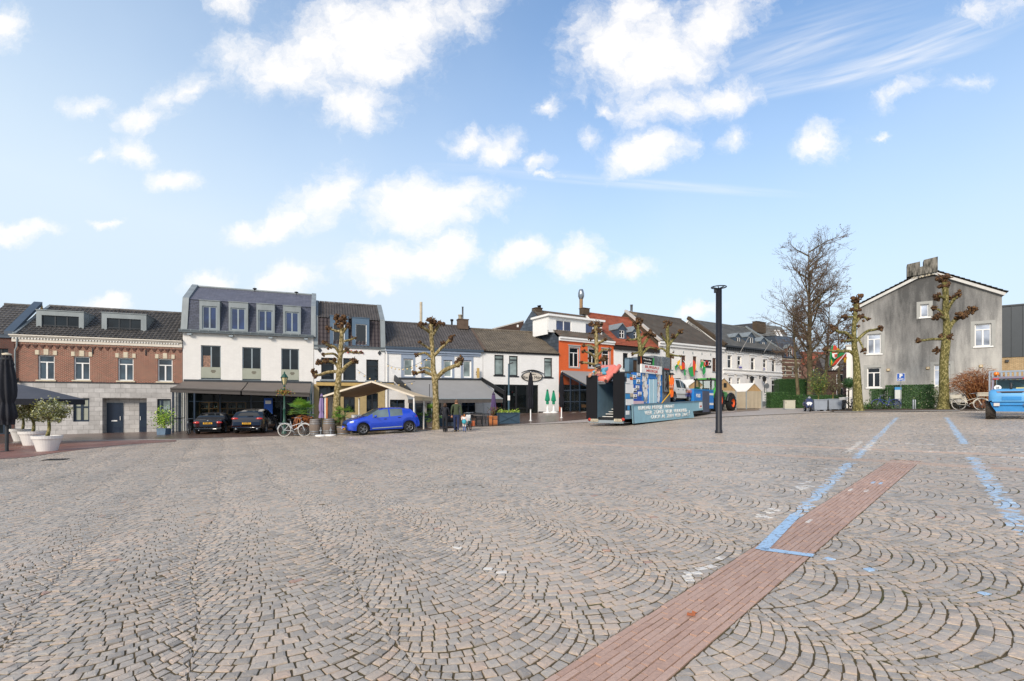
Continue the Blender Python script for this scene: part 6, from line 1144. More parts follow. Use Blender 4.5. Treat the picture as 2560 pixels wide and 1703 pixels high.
# ------------------------------------------------------------------ car builder
def interp(xs,ys,x):return float(np.interp(x,xs,ys))
def car(name,label,loc,yaw,L,Wd,prof,belt,roofw,wheels,wr,paint,glassm,wins,screen,rear,sill=.28,plates=True,lights=None,pitch=0,rimm=None,group=None,roofm=None,wb=.22,spk=5,cat='car',nose=.1,tail=.06):
    """prof: top line z over x (x from nose 0 to tail L); belt: shoulder line; nose points to local -x"""
    t=thing(name,label,cat,loc,0,group,rot=(0,pitch,yaw));px,pz=zip(*prof);bx,bz=zip(*belt)
    X=sorted({*np.linspace(0,L,45).round(4),*[x for x,_ in prof],*[w for a in wins for w in a],*screen,*(rear or ()),*[wx+dx*wr*1.14 for wx in wheels for dx in (-1,-.98,-.8,-.5,0,.5,.8,.98,1)]});X=[x for x in X if 0<=x<=L]
    rows=[]
    for x in X:
        zt,zl=interp(px,pz,x),interp(bx,bz,x);zl=min(zl,zt-.012);e=min(1,(x+nose*.3)/(.16*L));e2=min(1,(L-x+tail*3)/(.16*L));k=(1-(1-e)**2*.32)*(1-(1-e2)**2*.2);hw=Wd/2*k
        zb_=sill
        if x<.4:zb_+=(.4-x)*.15
        if L-x<.4:zb_+=(.4-(L-x))*.25
        for wx in wheels:
            if abs(x-wx)<wr*1.14:zb_=max(zb_,wr+math.sqrt(max((wr*1.14)**2-(x-wx)**2,0)))
        zb_=min(zb_,zl-.08);h=zt-zl;tw_=hw*(1-roofw*min(1,h/.5))
        rows.append([(hw*.93,zb_),(hw*.985,zb_+(zl-zb_)*.25),(hw,zb_+(zl-zb_)*.6),(hw*.955,zl),(tw_+(hw*.955-tw_)*.12,zl+h*.86),(tw_*.9,zl+h*.965),(tw_*.55,zt),(0,zt+.012)])
    n=len(rows[0]);V=[]
    for x,rw in zip(X,rows):
        for y,z in rw:V.append((x,-y,z))
        for y,z in rw[::-1][1:]:V.append((x,y,z))
    N=2*n-1;body,gl=MB(),{};fb,fr_=[],[]
    def key(i,j):
        xm=(X[i]+X[i+1])/2;jj=j if j<n-1 else N-2-j
        if jj==3:
            for q,(a,c_) in enumerate(wins):
                if a<xm<c_:return ('side_window',q,j<n-1)
        if jj>=4 and screen[0]<xm<screen[1]:return ('windscreen',)
        if jj>=4 and rear and rear[0]<xm<rear[1]:return ('rear_window',)
        return None
    for i in range(len(X)-1):
        for j in range(N-1):
            f_=(i*N+j,(i+1)*N+j,(i+1)*N+j+1,i*N+j+1);k=key(i,j)
            if k:gl.setdefault(k,[]).append(f_)
            elif roofm and (X[i]>screen[1]-.01) and (X[i+1]<(rear[1] if rear else L)+.3) and (min(j,N-2-j)>=3):fr_.append(f_)
            else:fb.append(f_)
    fb+=[tuple(range(N))[::-1],tuple((len(X)-1)*N+i for i in range(N))]
    body.add(V,fb,paint,True);body.add([(.3,-Wd*.42,sill-.04),(L-.3,-Wd*.42,sill-.04),(L-.3,Wd*.42,sill-.04),(.3,Wd*.42,sill-.04)],[(0,1,2,3)],DARKM);body.box((.5,-Wd*.36,sill-.1),(L-.5,Wd*.36,sill+.3),DARKM);bo=body.build('body',t)
    if fr_:m_=MB();m_.add(V,fr_,roofm,True);m_.build('soft_top',t)
    for k,fs in gl.items():
        m_=MB();ids=sorted({i for f_ in fs for i in f_});mp_={v:q for q,v in enumerate(ids)};m_.add([V[i] for i in ids],[tuple(mp_[i] for i in f_) for f_ in fs],glassm,True);m_.build(k[0],t)
    for wx in wheels:
        for s_ in (-1,1):
            mb=MB();M=wheel(mb,(wx,s_*(Wd/2-wb/2-.02),wr),(0,s_,0),wr,wb,rr=.66);o=mb.build('wheel',t);rim_mesh(M,wr*.68,wb,rimm or STEEL,spk).build('rim',o)
            mb=MB();mb.tube([(wx+wr*1.14*cos(a),s_*(Wd/2*.965),wr+wr*1.14*sin(a)) for a in np.linspace(0,PI,13)],.014,DARKM,5,False);mb.build('wheel_arch',t)
    for s_ in (-1,1):x=wins[0][0]+.12;z=interp(bx,bz,x)+.08;mb=MB();mb.ball((x,s_*(Wd/2+.1),z),.12,paint,2,sc=(.65,1,.6));mb.bar((x,s_*(Wd/2-.08),z-.06),(x,s_*(Wd/2+.06),z-.02),.05,.04,DARKM);mb.build('wing_mirror',t)
    for q,(a,c_) in enumerate(wins):
        for s_ in (-1,1):x=c_-.12;z=interp(bx,bz,x)-.13;mb=MB();mb.box((x-.16,s_*Wd/2*.985-.012,z),(x,s_*Wd/2*.985+.02,z+.03),DARKM);mb.build('door_handle',t)
    return t
HEADL=glass('headlight_glass','#c5ccd2',.08,.8);TAILL=mat('tail_light_red','#b8261a',.2,var=.1,coat=.6);
def lump(t,name,c,r,sc,m,lab=None):mb=MB();mb.ball(c,r,m,2,sc=sc);o=mb.build(name,t);return o
def plate(t,x,z,fl,tx,y=0,m=YEL):
    mb=MB();mb.box((x-.008,y-.26,z-.055),(x+.008,y+.26,z+.055),m);o=mb.build('number_plate',t);s_=-1 if fl=='front' else 1
    M=Matrix(((0,0,s_,x+s_*.01),(s_,0,0,y),(0,1,0,z),(0,0,0,1)));text_mesh('lettering',tx,.1,DARKM,o,M,.002,bold=.003)
CARB=mat('black_car_paint','#08090c',.18,var=.05,coat=.8);CARN=mat('midnight_blue_paint','#080b18',.16,var=.05,coat=.9);CARBL=mat('electric_blue_paint','#1546c8',.3,metal=.35,var=.06,coat=.9);CARW=mat('police_white_paint','#dedcd6',.35,var=.04,coat=.3);SOFT=mat('soft_top_cloth','#1d1d20',.9,var=.2)
def yaw_of(h):return math.atan2(-h[1],-h[0])     # local -x is the nose
# blue hatchback
g=G(951,1086);a=rad(31);h=(-cos(a),-sin(a));ry=yaw_of(h);Lc=4.05
def car_loc(g,ry,L,y_near):c_=Vector((cos(ry),sin(ry),0));return g-c_*(L/2) 
sl_p=-math.atan((float(gz(g.x-cos(ry)*1.3,g.y-sin(ry)*1.3))-float(gz(g.x+cos(ry)*1.3,g.y+sin(ry)*1.3)))/2.6)*-1
g2_=GD(953,g.y+.75)
t=car('hatchback_car','bright blue hatchback parked side on beside the gabled cream tent',car_loc(g2_,ry,Lc,0)+Vector((0,0,-.02+0)),ry,Lc,1.73,[(0,.6),(.08,.74),(.35,.86),(.95,.99),(1.05,1.02),(1.75,1.38),(2.1,1.44),(2.6,1.45),(3.2,1.41),(3.55,1.35),(3.8,1.08),(3.95,.9),(4.05,.6)],[(0,.58),(.3,.74),(1.0,.9),(2.0,.93),(3.0,.99),(3.5,1.06),(3.85,.98),(4.05,.58)],.24,(.82,3.42),.315,CARBL,glass('hatchback_glass','#56666a',.05,.9),[(1.35,2.25),(2.33,3.05)],(1.03,1.76),(3.52,3.82),sill=.24,pitch=sl_p,rimm=mat('alloy_grey','#8a8a8c',.35,metal=.7),cat='car')
for s_ in (-1,1):lump(t,'headlight',(.32,s_*.66,.72),.2,(1.0,.62,.42),HEADL);lump(t,'tail_light',(3.83,s_*.7,.9),.15,(.7,.8,.65),TAILL);lump(t,'fog_light',(.16,s_*.62,.42),.1,(.8,.8,.5),HEADL);mb=MB();mb.bar((1.3,s_*.83,.34),(3.0,s_*.83,.36),.03,.05,GREYP);mb.build('side_strip',t)
mb=MB();mb.box((-.015,-.5,.5),(.06,.5,.6),DARKM);mb.box((-.02,-.45,.28),(.1,.45,.4),DARKM);mb.build('grille',t);plate(t,-.03,.36,'front','NK-428-R')
# black convertible, rear view
def rear_car(px,py,hang,L):g=G(px,py);h=(-sin(hang),cos(hang));ry=yaw_of(h);loc=g+Vector((h[0],h[1],0))*L;loc.z=float(gz(g.x+h[0]*L/2,g.y+h[1]*L/2));return loc,ry
loc,ry=rear_car(519,1086,rad(20),4.5)
t=car('convertible_car','black convertible with cloth soft top parked facing the restaurant terrace',loc,ry,4.5,1.78,[(0,.55),(.1,.7),(.5,.82),(1.25,.95),(1.4,.98),(2.05,1.33),(2.4,1.38),(2.9,1.36),(3.35,1.2),(3.7,.99),(3.8,.97),(4.3,.96),(4.42,.9),(4.5,.5)],[(0,.52),(.5,.72),(1.4,.88),(3.6,.93),(4.4,.86),(4.5,.48)],.26,(.85,3.5),.32,CARB,glass('dark_car_glass','#0d1114',.05,.9),[(1.75,2.75)],(1.38,2.06),(3.0,3.5),sill=.25,roofm=SOFT,rimm=STEEL)
for s_ in (-1,1):lump(t,'tail_light',(4.4,s_*.62,.76),.2,(.35,1.05,.5),TAILL);lump(t,'headlight',(.2,s_*.62,.66),.16,(.6,1,.5),HEADL)
plate(t,4.5,.72,'rear','87-GRL-6');mb=MB();mb.box((4.47,-.75,.4),(4.5,.75,.43),GREYP);mb.build('bumper_trim',t);lump(t,'exhaust',(4.45,-.5,.27),.05,(1,1,1),STEEL);lump(t,'boot_badge',(4.47,0,.88),.045,(.3,1,1),STEEL)
loc,ry=rear_car(616,1085,rad(13),4.68)
t=car('suv_car','midnight blue sporty SUV parked between convertible and green lamp post',loc,ry,4.68,1.92,[(0,.65),(.1,.82),(.5,.96),(1.2,1.06),(1.35,1.09),(2.1,1.55),(2.5,1.61),(3.1,1.6),(3.7,1.5),(3.95,1.44),(4.3,1.12),(4.45,1.05),(4.6,.9),(4.68,.55)],[(0,.62),(.5,.82),(1.4,.98),(3.0,1.02),(4.0,1.08),(4.5,.98),(4.68,.55)],.27,(.9,3.72),.37,CARN,glass('dark_car_glass','#0d1114',.05,.9),[(1.75,2.7),(2.78,3.6)],(1.33,2.1),(3.94,4.34),sill=.3,rimm=mat('alloy_grey','#8a8a8c',.35,metal=.7))
for s_ in (-1,1):lump(t,'tail_light',(4.5,s_*.72,.98),.2,(.4,1.1,.38),TAILL);lump(t,'headlight',(.2,s_*.68,.78),.18,(.6,1,.6),HEADL);lump(t,'exhaust',(4.62,s_*.62,.32),.07,(.8,1.3,.8),STEEL)
plate(t,4.66,.68,'rear','27-KTB-3');mb=MB();mb.box((4.62,-.8,.46),(4.68,.8,.52),mat('rear_reflector','#5a1512',.4));mb.build('bumper_trim',t);mb=MB();mb.bar((4.33,-.05,1.16),(4.3,.3,1.17),.03,.03,DARKM);mb.build('rear_wiper',t)
# police car on the float
cx0=b.uz(*c6(1262,780),.1);cx1=b.uz(*c6(1578,770),.1);Lp=cx1[0]-cx0[0];sc_=1.42
pm=b.root.matrix_basis@Vector((cx1[0],.97,cx0[1]-.02))
t=car('police_car','white police car with orange and blue stripes standing on the float',pm,b.th+PI,Lp,1.7,[(0,.62),(.1,.8),(.4,.95),(.9,1.06),(1.0,1.1),(1.7,1.52),(2.05,1.61),(3.2,1.63),(Lp-.15,1.55),(Lp-.02,1.0),(Lp,.6)],[(0,.6),(.5,.86),(1.3,.98),(Lp-.1,1.02),(Lp,.58)],.2,(.78,Lp-.8),.34,CARW,glass('car_glass','#2b3a3e',.05,.9),[(1.35,2.15),(2.25,3.0)],(.96,1.72),None,sill=.3,cat='police car')
STB=mat('stripe_blue','#3a3a9a',.4)
for s_ in (1,):
    mb=MB()
    for i in range(6):
        x0=.5+i*.2;y_=s_*.868
        for (za,zb_,m_) in ((.42,.68,STB),(.68,.92,ORANGE)):k_=.32;mb.add([(x0+(za-.42)*-k_+.0,y_,za),(x0+.09-(za-.42)*k_,y_,za),(x0+.09-(zb_-.42)*k_,y_,zb_),(x0-(zb_-.42)*k_,y_,zb_)],[(0,1,2,3)],m_)
    for x0,m_ in ((Lp-.35,STB),(Lp-.2,ORANGE)):mb.add([(x0,y_,.5),(x0+.12,y_,.5),(x0+.02,y_,.95),(x0-.1,y_,.95)],[(0,1,2,3)],m_)
    mb.box((.8,y_-.004,.56),(Lp-.7,y_+.012,.585),DARKM);mb.build('stripes',t);mb=MB();mb.ball((1.45,y_,.82),.1,NAVY,1,sc=(.8,.15,1.4));mb.ball((1.45,y_+.01,.76),.05,YEL,1,sc=(.8,.15,1));mb.build('crest',t)
mb=MB();mb.box((1.5,-.5,1.63),(1.62,.5,1.7),DARKM);mb.build('light_bar',t)
# ------------------------------------------------------------------ tractor
d_=41.2;P_T=((1796-U0)/F*d_,d_);b2=Bd('tractor','green tractor with orange rims hitched in front of the float','tractor',P_T,44);TGR=mat('tractor_green','#3f9a33',.4,var=.08,coat=.3);ORIM=mat('orange_rim','#d9541a',.45,var=.08)
def tz(x,y=0):p=b2.root.matrix_basis@Vector((x,y,0));return float(gz(p.x,p.y))-b2.z0
for x,r,wdt in ((.5,.95,.5),(3.3,.70,.42)):
    for y in (.3,2.1):mb=MB();M=wheel(mb,(x,y,tz(x,y)+r),(0,1,0),r,wdt,lugs=16 if r>.8 else 14,rr=.55);o=b2.part(mb,'wheel');rim_mesh(M,r*.56,wdt,ORIM).build('rim',o)
    for y in (.3,2.1):mb=MB();mb.tube([(x+(r+.1)*cos(a),y,tz(x)+r+(r+.1)*sin(a)) for a in np.linspace(.3,PI-.2,10)],wdt*.32,DARKM if r<.8 else TGR,6);b2.part(mb,'mudguard')
mb=MB();mb.box((.1,.85,.6),(3.9,1.55,1.05),DARKM);b2.part(mb,'chassis');mb=MB();mb.prism([(1.5,1.05),(3.7,1.0),(3.85,1.15),(3.75,1.6),(3.5,1.72),(1.5,1.85)],.78,1.62,TGR);b2.part(mb,'bonnet');mb=MB();mb.box((3.82,.85,1.1),(3.9,1.55,1.55),DARKM);b2.part(mb,'grille')
mb=MB()
for x,y in ((-.35,.5),(-.35,1.9),(1.35,.5),(1.35,1.9),(.55,.5),(.55,1.9)):mb.bar((x,y,1.0),(x+(.12 if x<0 else-.08),y,2.75),.08,.08,TGR if x>0 else DARKM)
mb.box((-.35,.42,2.72),(1.4,1.98,2.84),TGR);mb.box((-.4,.4,2.68),(1.45,2.0,2.72),DARKM);mb.box((-.3,.5,.9),(1.35,1.9,1.15),TGR);CB=b2.part(mb,'cab');
for V in (((-.3,.47),(1.3,.47)),((-.3,1.93),(1.3,1.93)),((-.33,.55),(-.33,1.85)),((1.33,.55),(1.33,1.85))):mb=MB();(xa_,ya),(xb_,yb)=V;mb.add([(xa_,ya,1.2),(xb_,yb,1.2),(xb_,yb,2.66),(xa_,ya,2.66)],[(0,1,2,3)],CLEAR);b2.part(mb,'pane',CB)
mb=MB();mb.box((.2,.9,1.15),(.75,1.5,1.35),DARKM);mb.box((.15,.9,1.35),(.3,1.5,2.0),DARKM);b2.part(mb,'seat',CB);mb=MB();mb.lathe([(.06,0),(.08,.14),(.0,.2)],ORANGE,(1.0,.6,2.84),10);b2.part(mb,'beacon',CB)
for y in (.5,.75,1.7,1.9):mb=MB();mb.ball((-.38,y,2.78),.09,DARKM,1);b2.part(mb,'work_light',CB)
mb=MB();mb.tube([(2.2,1.62,1.7),(2.2,1.66,2.7)],.05,DARKM,8);b2.part(mb,'exhaust');mb=MB();mb.tube([(1.3,.45,2.3),(1.5,.1,2.3)],.02,DARKM,6);mb.box((1.48,-.05,2.05),(1.55,.18,2.45),DARKM);b2.part(mb,'mirror')
# ------------------------------------------------------------------ telehandler at the right edge
g=G(2529,1048);t=thing('telehandler','scuffed light blue compact telehandler with orange beacon, seen from behind at right edge','telehandler',g,rad(-45));t.scale=(.86,)*3;TB=mat('scuffed_blue_paint','#2f86c4',.45,var=.1,dirt=('#5a4a3c',6.0,.62,.8));TBL=mat('pale_blue_paint','#5a9fd0',.4,var=.08,dirt=('#6a5a4c',5.0,.64,.7));GRV=mat('grey_violet_metal','#7d7684',.5,var=.1)
for x in (-.72,.72):
    for y in (.25,2.3):mb=MB();M=wheel(mb,(x,y,.43),(1,0,0),.43,.34,mat('muddy_tyre','#3a332c',.9,var=.35),lugs=14);o=mb.build('wheel',t);rim_mesh(M,.26,.34,TB).build('rim',o)
mb=MB();mb.prism([(-.52,.36),(.52,.36),(.66,.6),(.72,.8),(-.72,.8),(-.66,.6)],-.35,2.5,TB);mb.box((-.6,-.42,.66),(.6,-.35,.78),TB);mb.box((-.66,-.46,.82),(.66,-.3,.88),TBL);mb.build('rear_bumper',t)
for sx in (-1,1):mb=MB();mb.box((sx*.5-.1,-.47,.62),(sx*.5+.1,-.42,.76),mat('white_lamp','#cfc9c0',.4));mb.build('tail_light',t)
mb=MB();sec=lambda y,w_,z0_,z1_:[(-w_,y,z0_),(-w_,y,z1_-.12),(-w_*.88,y,z1_-.02),(-w_*.5,y,z1_+.02),(w_*.5,y,z1_+.02),(w_*.88,y,z1_-.02),(w_,y,z1_-.12),(w_,y,z0_)]
S=[sec(-.42,.62,.88,1.1),sec(-.36,.74,.86,1.28),sec(-.15,.78,.8,1.4),sec(.5,.78,.8,1.44)];V=sum(S,[]);n=8;mb.add(V,[(i*n+j,i*n+j+1,(i+1)*n+j+1,(i+1)*n+j) for i in range(3) for j in range(n-1)]+[tuple(range(n))[::-1]],TBL,True);ho=mb.build('bonnet',t)
mb=MB();mb.prism([(-.4,1.3),(.4,1.3),(.3,1.2),(-.3,1.2)],-.385,-.36,DARKM);mb.prism([(-.52,1.32),(.52,1.32),(.42,1.14),(-.42,1.14)],-.378,-.37,GRV);mb.build('air_intake',ho);mb=MB();mb.box((-.32,-.45,.9),(.32,-.42,1.06),TB);mb.build('number_panel',ho)
mb=MB()
for sx in (-1,1):mb.bar((sx*.66,.35,1.38),(sx*.62,.45,1.98),.07,.07,GRV);mb.bar((sx*.66,1.5,1.0),(sx*.62,1.4,1.98),.07,.07,GRV)
mb.box((-.68,.38,1.94),(.68,1.5,2.04),GRV);mb.box((-.66,.42,.8),(.66,1.5,1.36),TB);cb_=mb.build('cab',t)
mb=MB();mb.add([(-.62,.4,1.4),(.62,.4,1.4),(.59,.46,1.93),(-.59,.46,1.93)],[(0,1,2,3)],clear_glass('tinted_glass','#cfe0dc',.75));mb.build('rear_window',cb_);mb=MB();mb.box((-.5,1.2,1.3),(.5,1.4,1.9),mat('cab_inside_bright_view','#8fa3a2',.8,var=.2));mb.build('cab_interior',cb_)  # pale colour of the block paints in the brightness seen through the cab
for sx in (-1,1):mb=MB();mb.box((sx*.5-.13,.34,1.9),(sx*.5+.07,.39,1.96),TAILL);mb.build('marker_light',cb_)
mb=MB();mb.tube([(-.52,.42,2.02),(-.52,.42,2.1)],.03,DARKM,8);mb.lathe([(.07,0),(.1,.03),(.1,.12),(.07,.17),(.0,.18)],mat('amber_beacon','#e07a10',.2,coat=.5),(-.52,.42,2.1),14);mb.build('beacon',cb_)
mb=MB();mb.bar((.1,.39,1.9),(.5,.37,1.62),.02,.02,DARKM);mb.build('wiper',cb_);mb=MB();mb.lathe([(.13,-.006),(.13,.006)],WHITE,n=20,M=Matrix.Translation((-.47,.36,1.5))@Matrix.Rotation(PI/2,4,'X'));o=mb.build('speed_disc',cb_);text_mesh('lettering','25',.12,DARKM,o,Matrix.Translation((-.47,.345,1.5))@FACE,.002,bold=.003);mb=MB();mb.box((.15,.37,1.42),(.7,.385,1.5),mat('pale_yellow_label','#c9bc7a',.5));mb.build('label_strip',cb_)
mb=MB();mb.tube([(-.02,-.15,1.42),(-.02,-.15,1.62),(-.02,-.1,1.7)],.05,DARKM,8);mb.build('exhaust',t);mb=MB();mb.bar((0,1.6,1.1),(0,3.2,.7),.22,.26,GRV);mb.build('telescopic_boom',t)
# galvanised barriers carried in front of it
GAL=mat('galvanised_steel','#9aa3ac',.45,metal=.5,var=.1);Mh=t.matrix_basis
random.seed(12)
for k in range(2):
    g3=g+Matrix.Rotation(rad(-45),3,'Z')@Vector((-.1,3.2+k*.18,0));t3=thing('crowd_barrier',('galvanised slatted barrier directly behind the telehandler cab','galvanised slatted barrier leaning farthest behind the telehandler')[k],'barrier',(g3.x,g3.y,float(gz(g3.x,g3.y))),rad(-45),'barriers behind the telehandler');mb=MB();mb.box((-.62,-.03,.3),(1.7,.03,.36),GAL);mb.box((-.62,-.03,1.98),(1.7,.03,2.05),GAL)
    for x in (-.62,1.65):mb.box((x,-.035,0),(x+.06,.035,2.05),GAL)
    mb.build('frame',t3);mb=MB()
    for i in range(15):x=-.52+i*.145;mb.box((x,-.018,.36),(x+.07,.018,1.98),GAL)
    mb.build('slats',t3)
# ================================================================== awnings, tents, terraces
AWN=mat('taupe_awning','#6e655d',.85,var=.06,scale=1.5);AWG=mat('grey_awning','#8d8b88',.85,var=.05,scale=1.2);AWV=mat('dark_valance','#4f4a46',.85,var=.08);CANV=mat('cream_canvas_lit_through','#cdb48e',.8,var=.08,scale=1.0);CANW=mat('white_canvas','#e6e2d8',.7,var=.04);TEALM=mat('teal_metal','#1f4048',.4,var=.1)  # tent canvas tan: light coming through the cloth is put into its colour
def sub(b,name,label,cat,group=None):return thing(name,label,cat,b.root.location,b.th,group)
# --- taupe awnings and glazed terrace of the slate mansard restaurant
t=sub(BC,'terrace_awning','two taupe awnings on a dark glazed terrace, behind the two black cars','awning');b=BC;YF=-3.2
(wl,zl_),(wr_,zr2)=b.uz(*c2(150,968),-.1),b.uz(*c2(1372,988),-.1);(fl_,fz_),(f_r,fz2)=b.uz(*c2(22,1036),YF),b.uz(*c2(1352,1084),YF);xm=b.uz(*c2(765,978),-.1)[0];xmf=b.uz(*c2(700,1062),YF)[0]
lerp=lambda a,c_,f_:a+(c_-a)*f_
for (a0,a1,f0,f1) in ((wl,xm-.04,fl_,xmf-.05),(xm+.04,wr_,xmf+.05,f_r)):
    zA=lambda x:lerp(zl_,zr2,(x-wl)/(wr_-wl));zF=lambda x:lerp(fz_,fz2,(x-fl_)/(f_r-fl_));mb=MB();n=6;V=[]
    for i in range(n+1):
        f_=i/n;sag=.05*sin(PI*f_)
        for j in range(9):g_=j/8;x=lerp(lerp(a0,a1,g_),lerp(f0,f1,g_),f_);V.append((x,lerp(-.1,YF,f_),lerp(zA(lerp(a0,a1,g_)),zF(lerp(f0,f1,g_)),f_)-sag*(1 if j%2 else .6)))
    mb.add(V,[(i*9+j,i*9+j+1,(i+1)*9+j+1,(i+1)*9+j) for i in range(n) for j in range(8)],AWN,True);mb.build('fabric',t)
    mb=MB();mb.add([(f0,YF,zF(f0)),(f1,YF,zF(f1)),(f1,YF-.02,zF(f1)-.28),(f0,YF-.02,zF(f0)-.28)],[(0,1,2,3)],AWV);mb.bar((f0,YF,zF(f0)),(f1,YF,zF(f1)),.1,.1,AWV);mb.build('valance',t)
mb=MB();mb.bar((wl,-.05,zl_+.06),(wr_,-.05,zr2+.06),.22,.16,ANTH);mb.build('cassette',t)
zgd=lambda x,y:float(gz(*(b.root.matrix_basis@Vector((x,y,0)))[:2]))-b.z0
for x,y,z in ((fl_+.15,YF+.05,fz_),(f_r-.1,YF+.05,fz2),(fl_+.15,-1.6,(fz_+zl_)/2-.05),(lerp(fl_,f_r,.16),YF+.05,fz_-.03)):mb=MB();mb.box((x-.05,y-.05,zgd(x,y)-.1),(x+.05,y+.05,z-.04),NAVY);mb.build('post',t)
for x,zz,zw_ in ((fl_+.15,fz_,zl_),(f_r+.1,fz2,zr2)):
    mb=MB();mb.add([(x,-.1,zgd(x,-.1)),(x,YF+.1,zgd(x,YF)),(x,YF+.1,zz-.1),(x,-.1,zw_-.1)],[(0,1,2,3)],CLEAR);mb.build('side_glazing',t);mb=MB()
    for y in (-.1,-1.15,-2.2,YF+.1):mb.bar((x,y,zgd(x,y)),(x,y,lerp(zw_,zz,(y+.1)/(YF+.1))-.08),.06,.06,TEALM if x>1 else NAVY)
    mb.bar((x,-.1,zw_-.06),(x,YF+.1,zz-.06),.07,.07,TEALM if x>1 else NAVY);mb.bar((x,-.1,1.0),(x,YF+.1,1.0),.05,.05,TEALM if x>1 else NAVY);mb.build('side_frame',t)
# banner sign in the terrace
q=b.rect(c2,918,1130,1000,1260,-1.0);t=sub(b,'roll_up_banner','blue roll up banner standing under the taupe awning','banner');mb=MB();mb.box((q[0],-1.02,q[2]-.6),(q[1],-1.0,q[3]),DBLUE);mb.build('panel',t);mb=MB();mb.box((q[0],-1.08,q[2]-.68),(q[1],-.94,q[2]-.6),STEEL);mb.build('base',t);mb=MB();mb.box((q[0]+.1,-1.03,q[3]-.45),(q[1]-.1,-1.021,q[3]-.2),WHITE);mb.box((q[0]+.05,-1.03,q[2]-.5),(q[1]-.05,-1.021,q[2]-.1),PALEB);mb.build('print',t)
# --- wide grey awning
b=BE;YF=-3.8;t=sub(b,'terrace_awning','wide grey awning stretched over the terrace where the family walks','awning');(wl,zl_),(wr_,zr2)=b.uz(*c4(172,884),-.1),b.uz(*c4(1030,893),-.1);(fl_,fz_),(f_r,fz2)=b.uz(*c4(255,1090),YF),b.uz(*c4(1258,1088),YF)
mb=MB();n=8;m_=14;V=[]
for i in range(n+1):
    f_=i/n
    for j in range(m_+1):g_=j/m_;V.append((lerp(lerp(wl,wr_,g_),lerp(fl_,f_r,g_),f_),lerp(-.1,YF,f_),lerp(lerp(zl_,zr2,g_),lerp(fz_,fz2,g_),f_)-.07*sin(PI*f_)*(1 if j%2 else .75)))
mb.add(V,[(i*(m_+1)+j,i*(m_+1)+j+1,(i+1)*(m_+1)+j+1,(i+1)*(m_+1)+j) for i in range(n) for j in range(m_)],AWG,True);mb.build('fabric',t)
mb=MB();hv=.34;V=[]
for j in range(41):x=lerp(fl_,f_r,j/40);y_=YF-.03-.02*sin(j*1.9);V+=[(x,YF,lerp(fz_,fz2,j/40)),(x,y_,lerp(fz_,fz2,j/40)-hv)]
mb.add(V,[(2*j,2*j+2,2*j+3,2*j+1) for j in range(40)],AWV);mb.bar((fl_,YF,fz_),(f_r,YF,fz2),.1,.08,GREYP);mb.build('valance',t);mb=MB();mb.bar((wl-.4,-.1,zl_+.08),(wr_+.2,-.1,zr2+.08),.2,.16,ANTH);mb.build('cassette',t)
for (p,q,y1,w_) in (((112,868),(272,1018),-3.4,.5),((1032,880),(1275,1026),-3.6,.34)):a0,a1=b.uz(*c4(*p),-.1),b.uz(*c4(*q),y1);mb=MB();mb.bar((a0[0],-.1,a0[1]),(a1[0],y1,a1[1]),.12,w_,ANTH if p[0]<500 else DARKM);mb.build('side_board',t)
x,z=b.uz(*c4(1275,1030),-3.6);gz_=float(gz(*(b.root.matrix_basis@Vector((x,-3.6,0)))[:2]))-b.z0;mb=MB();mb.box((x-.06,-3.66,gz_),(x+.06,-3.54,z+.1),DARKM);mb.build('post',t);x=b.uz(*c4(483,1100),YF)[0];mb=MB();mb.bar((x,YF+.05,gz_-.3),(x,YF+.05,fz_+1.2),.04,.04,DARKM);mb.build('post',t)
# --- blue glazed conservatory with grey awning, orange house
b=BG;t=sub(b,'conservatory','blue framed glass conservatory under a sloping grey awning, orange house','conservatory');YF=-4.1;x0,zw_=b.uz(*c5(495,908),0);x0=.35;zf=b.xz(*c5(760,1090),x0)[1];x1_=b.uz(1534,950)[0]-.2;gzz=lambda x,y:float(gz(*(b.root.matrix_basis@Vector((x,y,0)))[:2]))-b.z0
zf=max(zf,2.3);mb=MB();ys=[-.05,-1.4,-2.75,YF]
for y in ys:z=lerp(zw_-.25,zf,y/YF);mb.box((x0-.06,y-.06,gzz(x0,y)-.1),(x0+.06,y+.06,z),NAVY)
for z in (1.0,2.1):mb.box((x0-.04,YF,z-.04),(x0+.04,0,z+.04),NAVY)
mb.bar((x0,0,zw_-.25),(x0,YF,zf),.1,.12,NAVY)
for i in range(1,6):x=lerp(x0,x1_,i/5);mb.box((x-.06,YF-.06,gzz(x,YF)-.1),(x+.06,YF+.06,zf),NAVY)
for z in (1.0,2.1,zf):mb.box((x0,YF-.05,z-.05),(x1_,YF+.05,z+.05),NAVY)
mb.build('frame',t);mb=MB();mb.add([(x0,0,gzz(x0,0)),(x0,YF,gzz(x0,YF)),(x0,YF,zf),(x0,0,zw_-.25)],[(0,1,2,3)],CLEAR);mb.build('side_pane',t);mb=MB();mb.add([(x0,YF,gzz(x0,YF)),(x1_,YF,gzz(x1_,YF)),(x1_,YF,zf),(x0,YF,zf)],[(0,1,2,3)],CLEAR);mb.build('front_pane',t)
mb=MB();V=[(x0-.05,0,zw_),(x1_,0,zw_),(x1_,YF-.2,zf+.12),(x0-.05,YF-.2,zf+.12)];mb.add(V+[(x,y,z-.1) for x,y,z in V],[(0,1,2,3),(7,6,5,4),(0,3,7,4),(3,2,6,7),(1,5,6,2)],AWG);mb.build('awning',t)
mb=MB();mb.box((x0+.3,-3.2,.45),(x1_-.3,-2.6,.75),mat('brown_table','#6a4a30',.6));mb.box((x0+.4,-3.0,-.4),(x0+.6,-2.8,.45),DARKM);mb.box((x1_-.7,-3.0,-.3),(x1_-.5,-2.8,.45),DARKM);mb.build('bench_table',t)
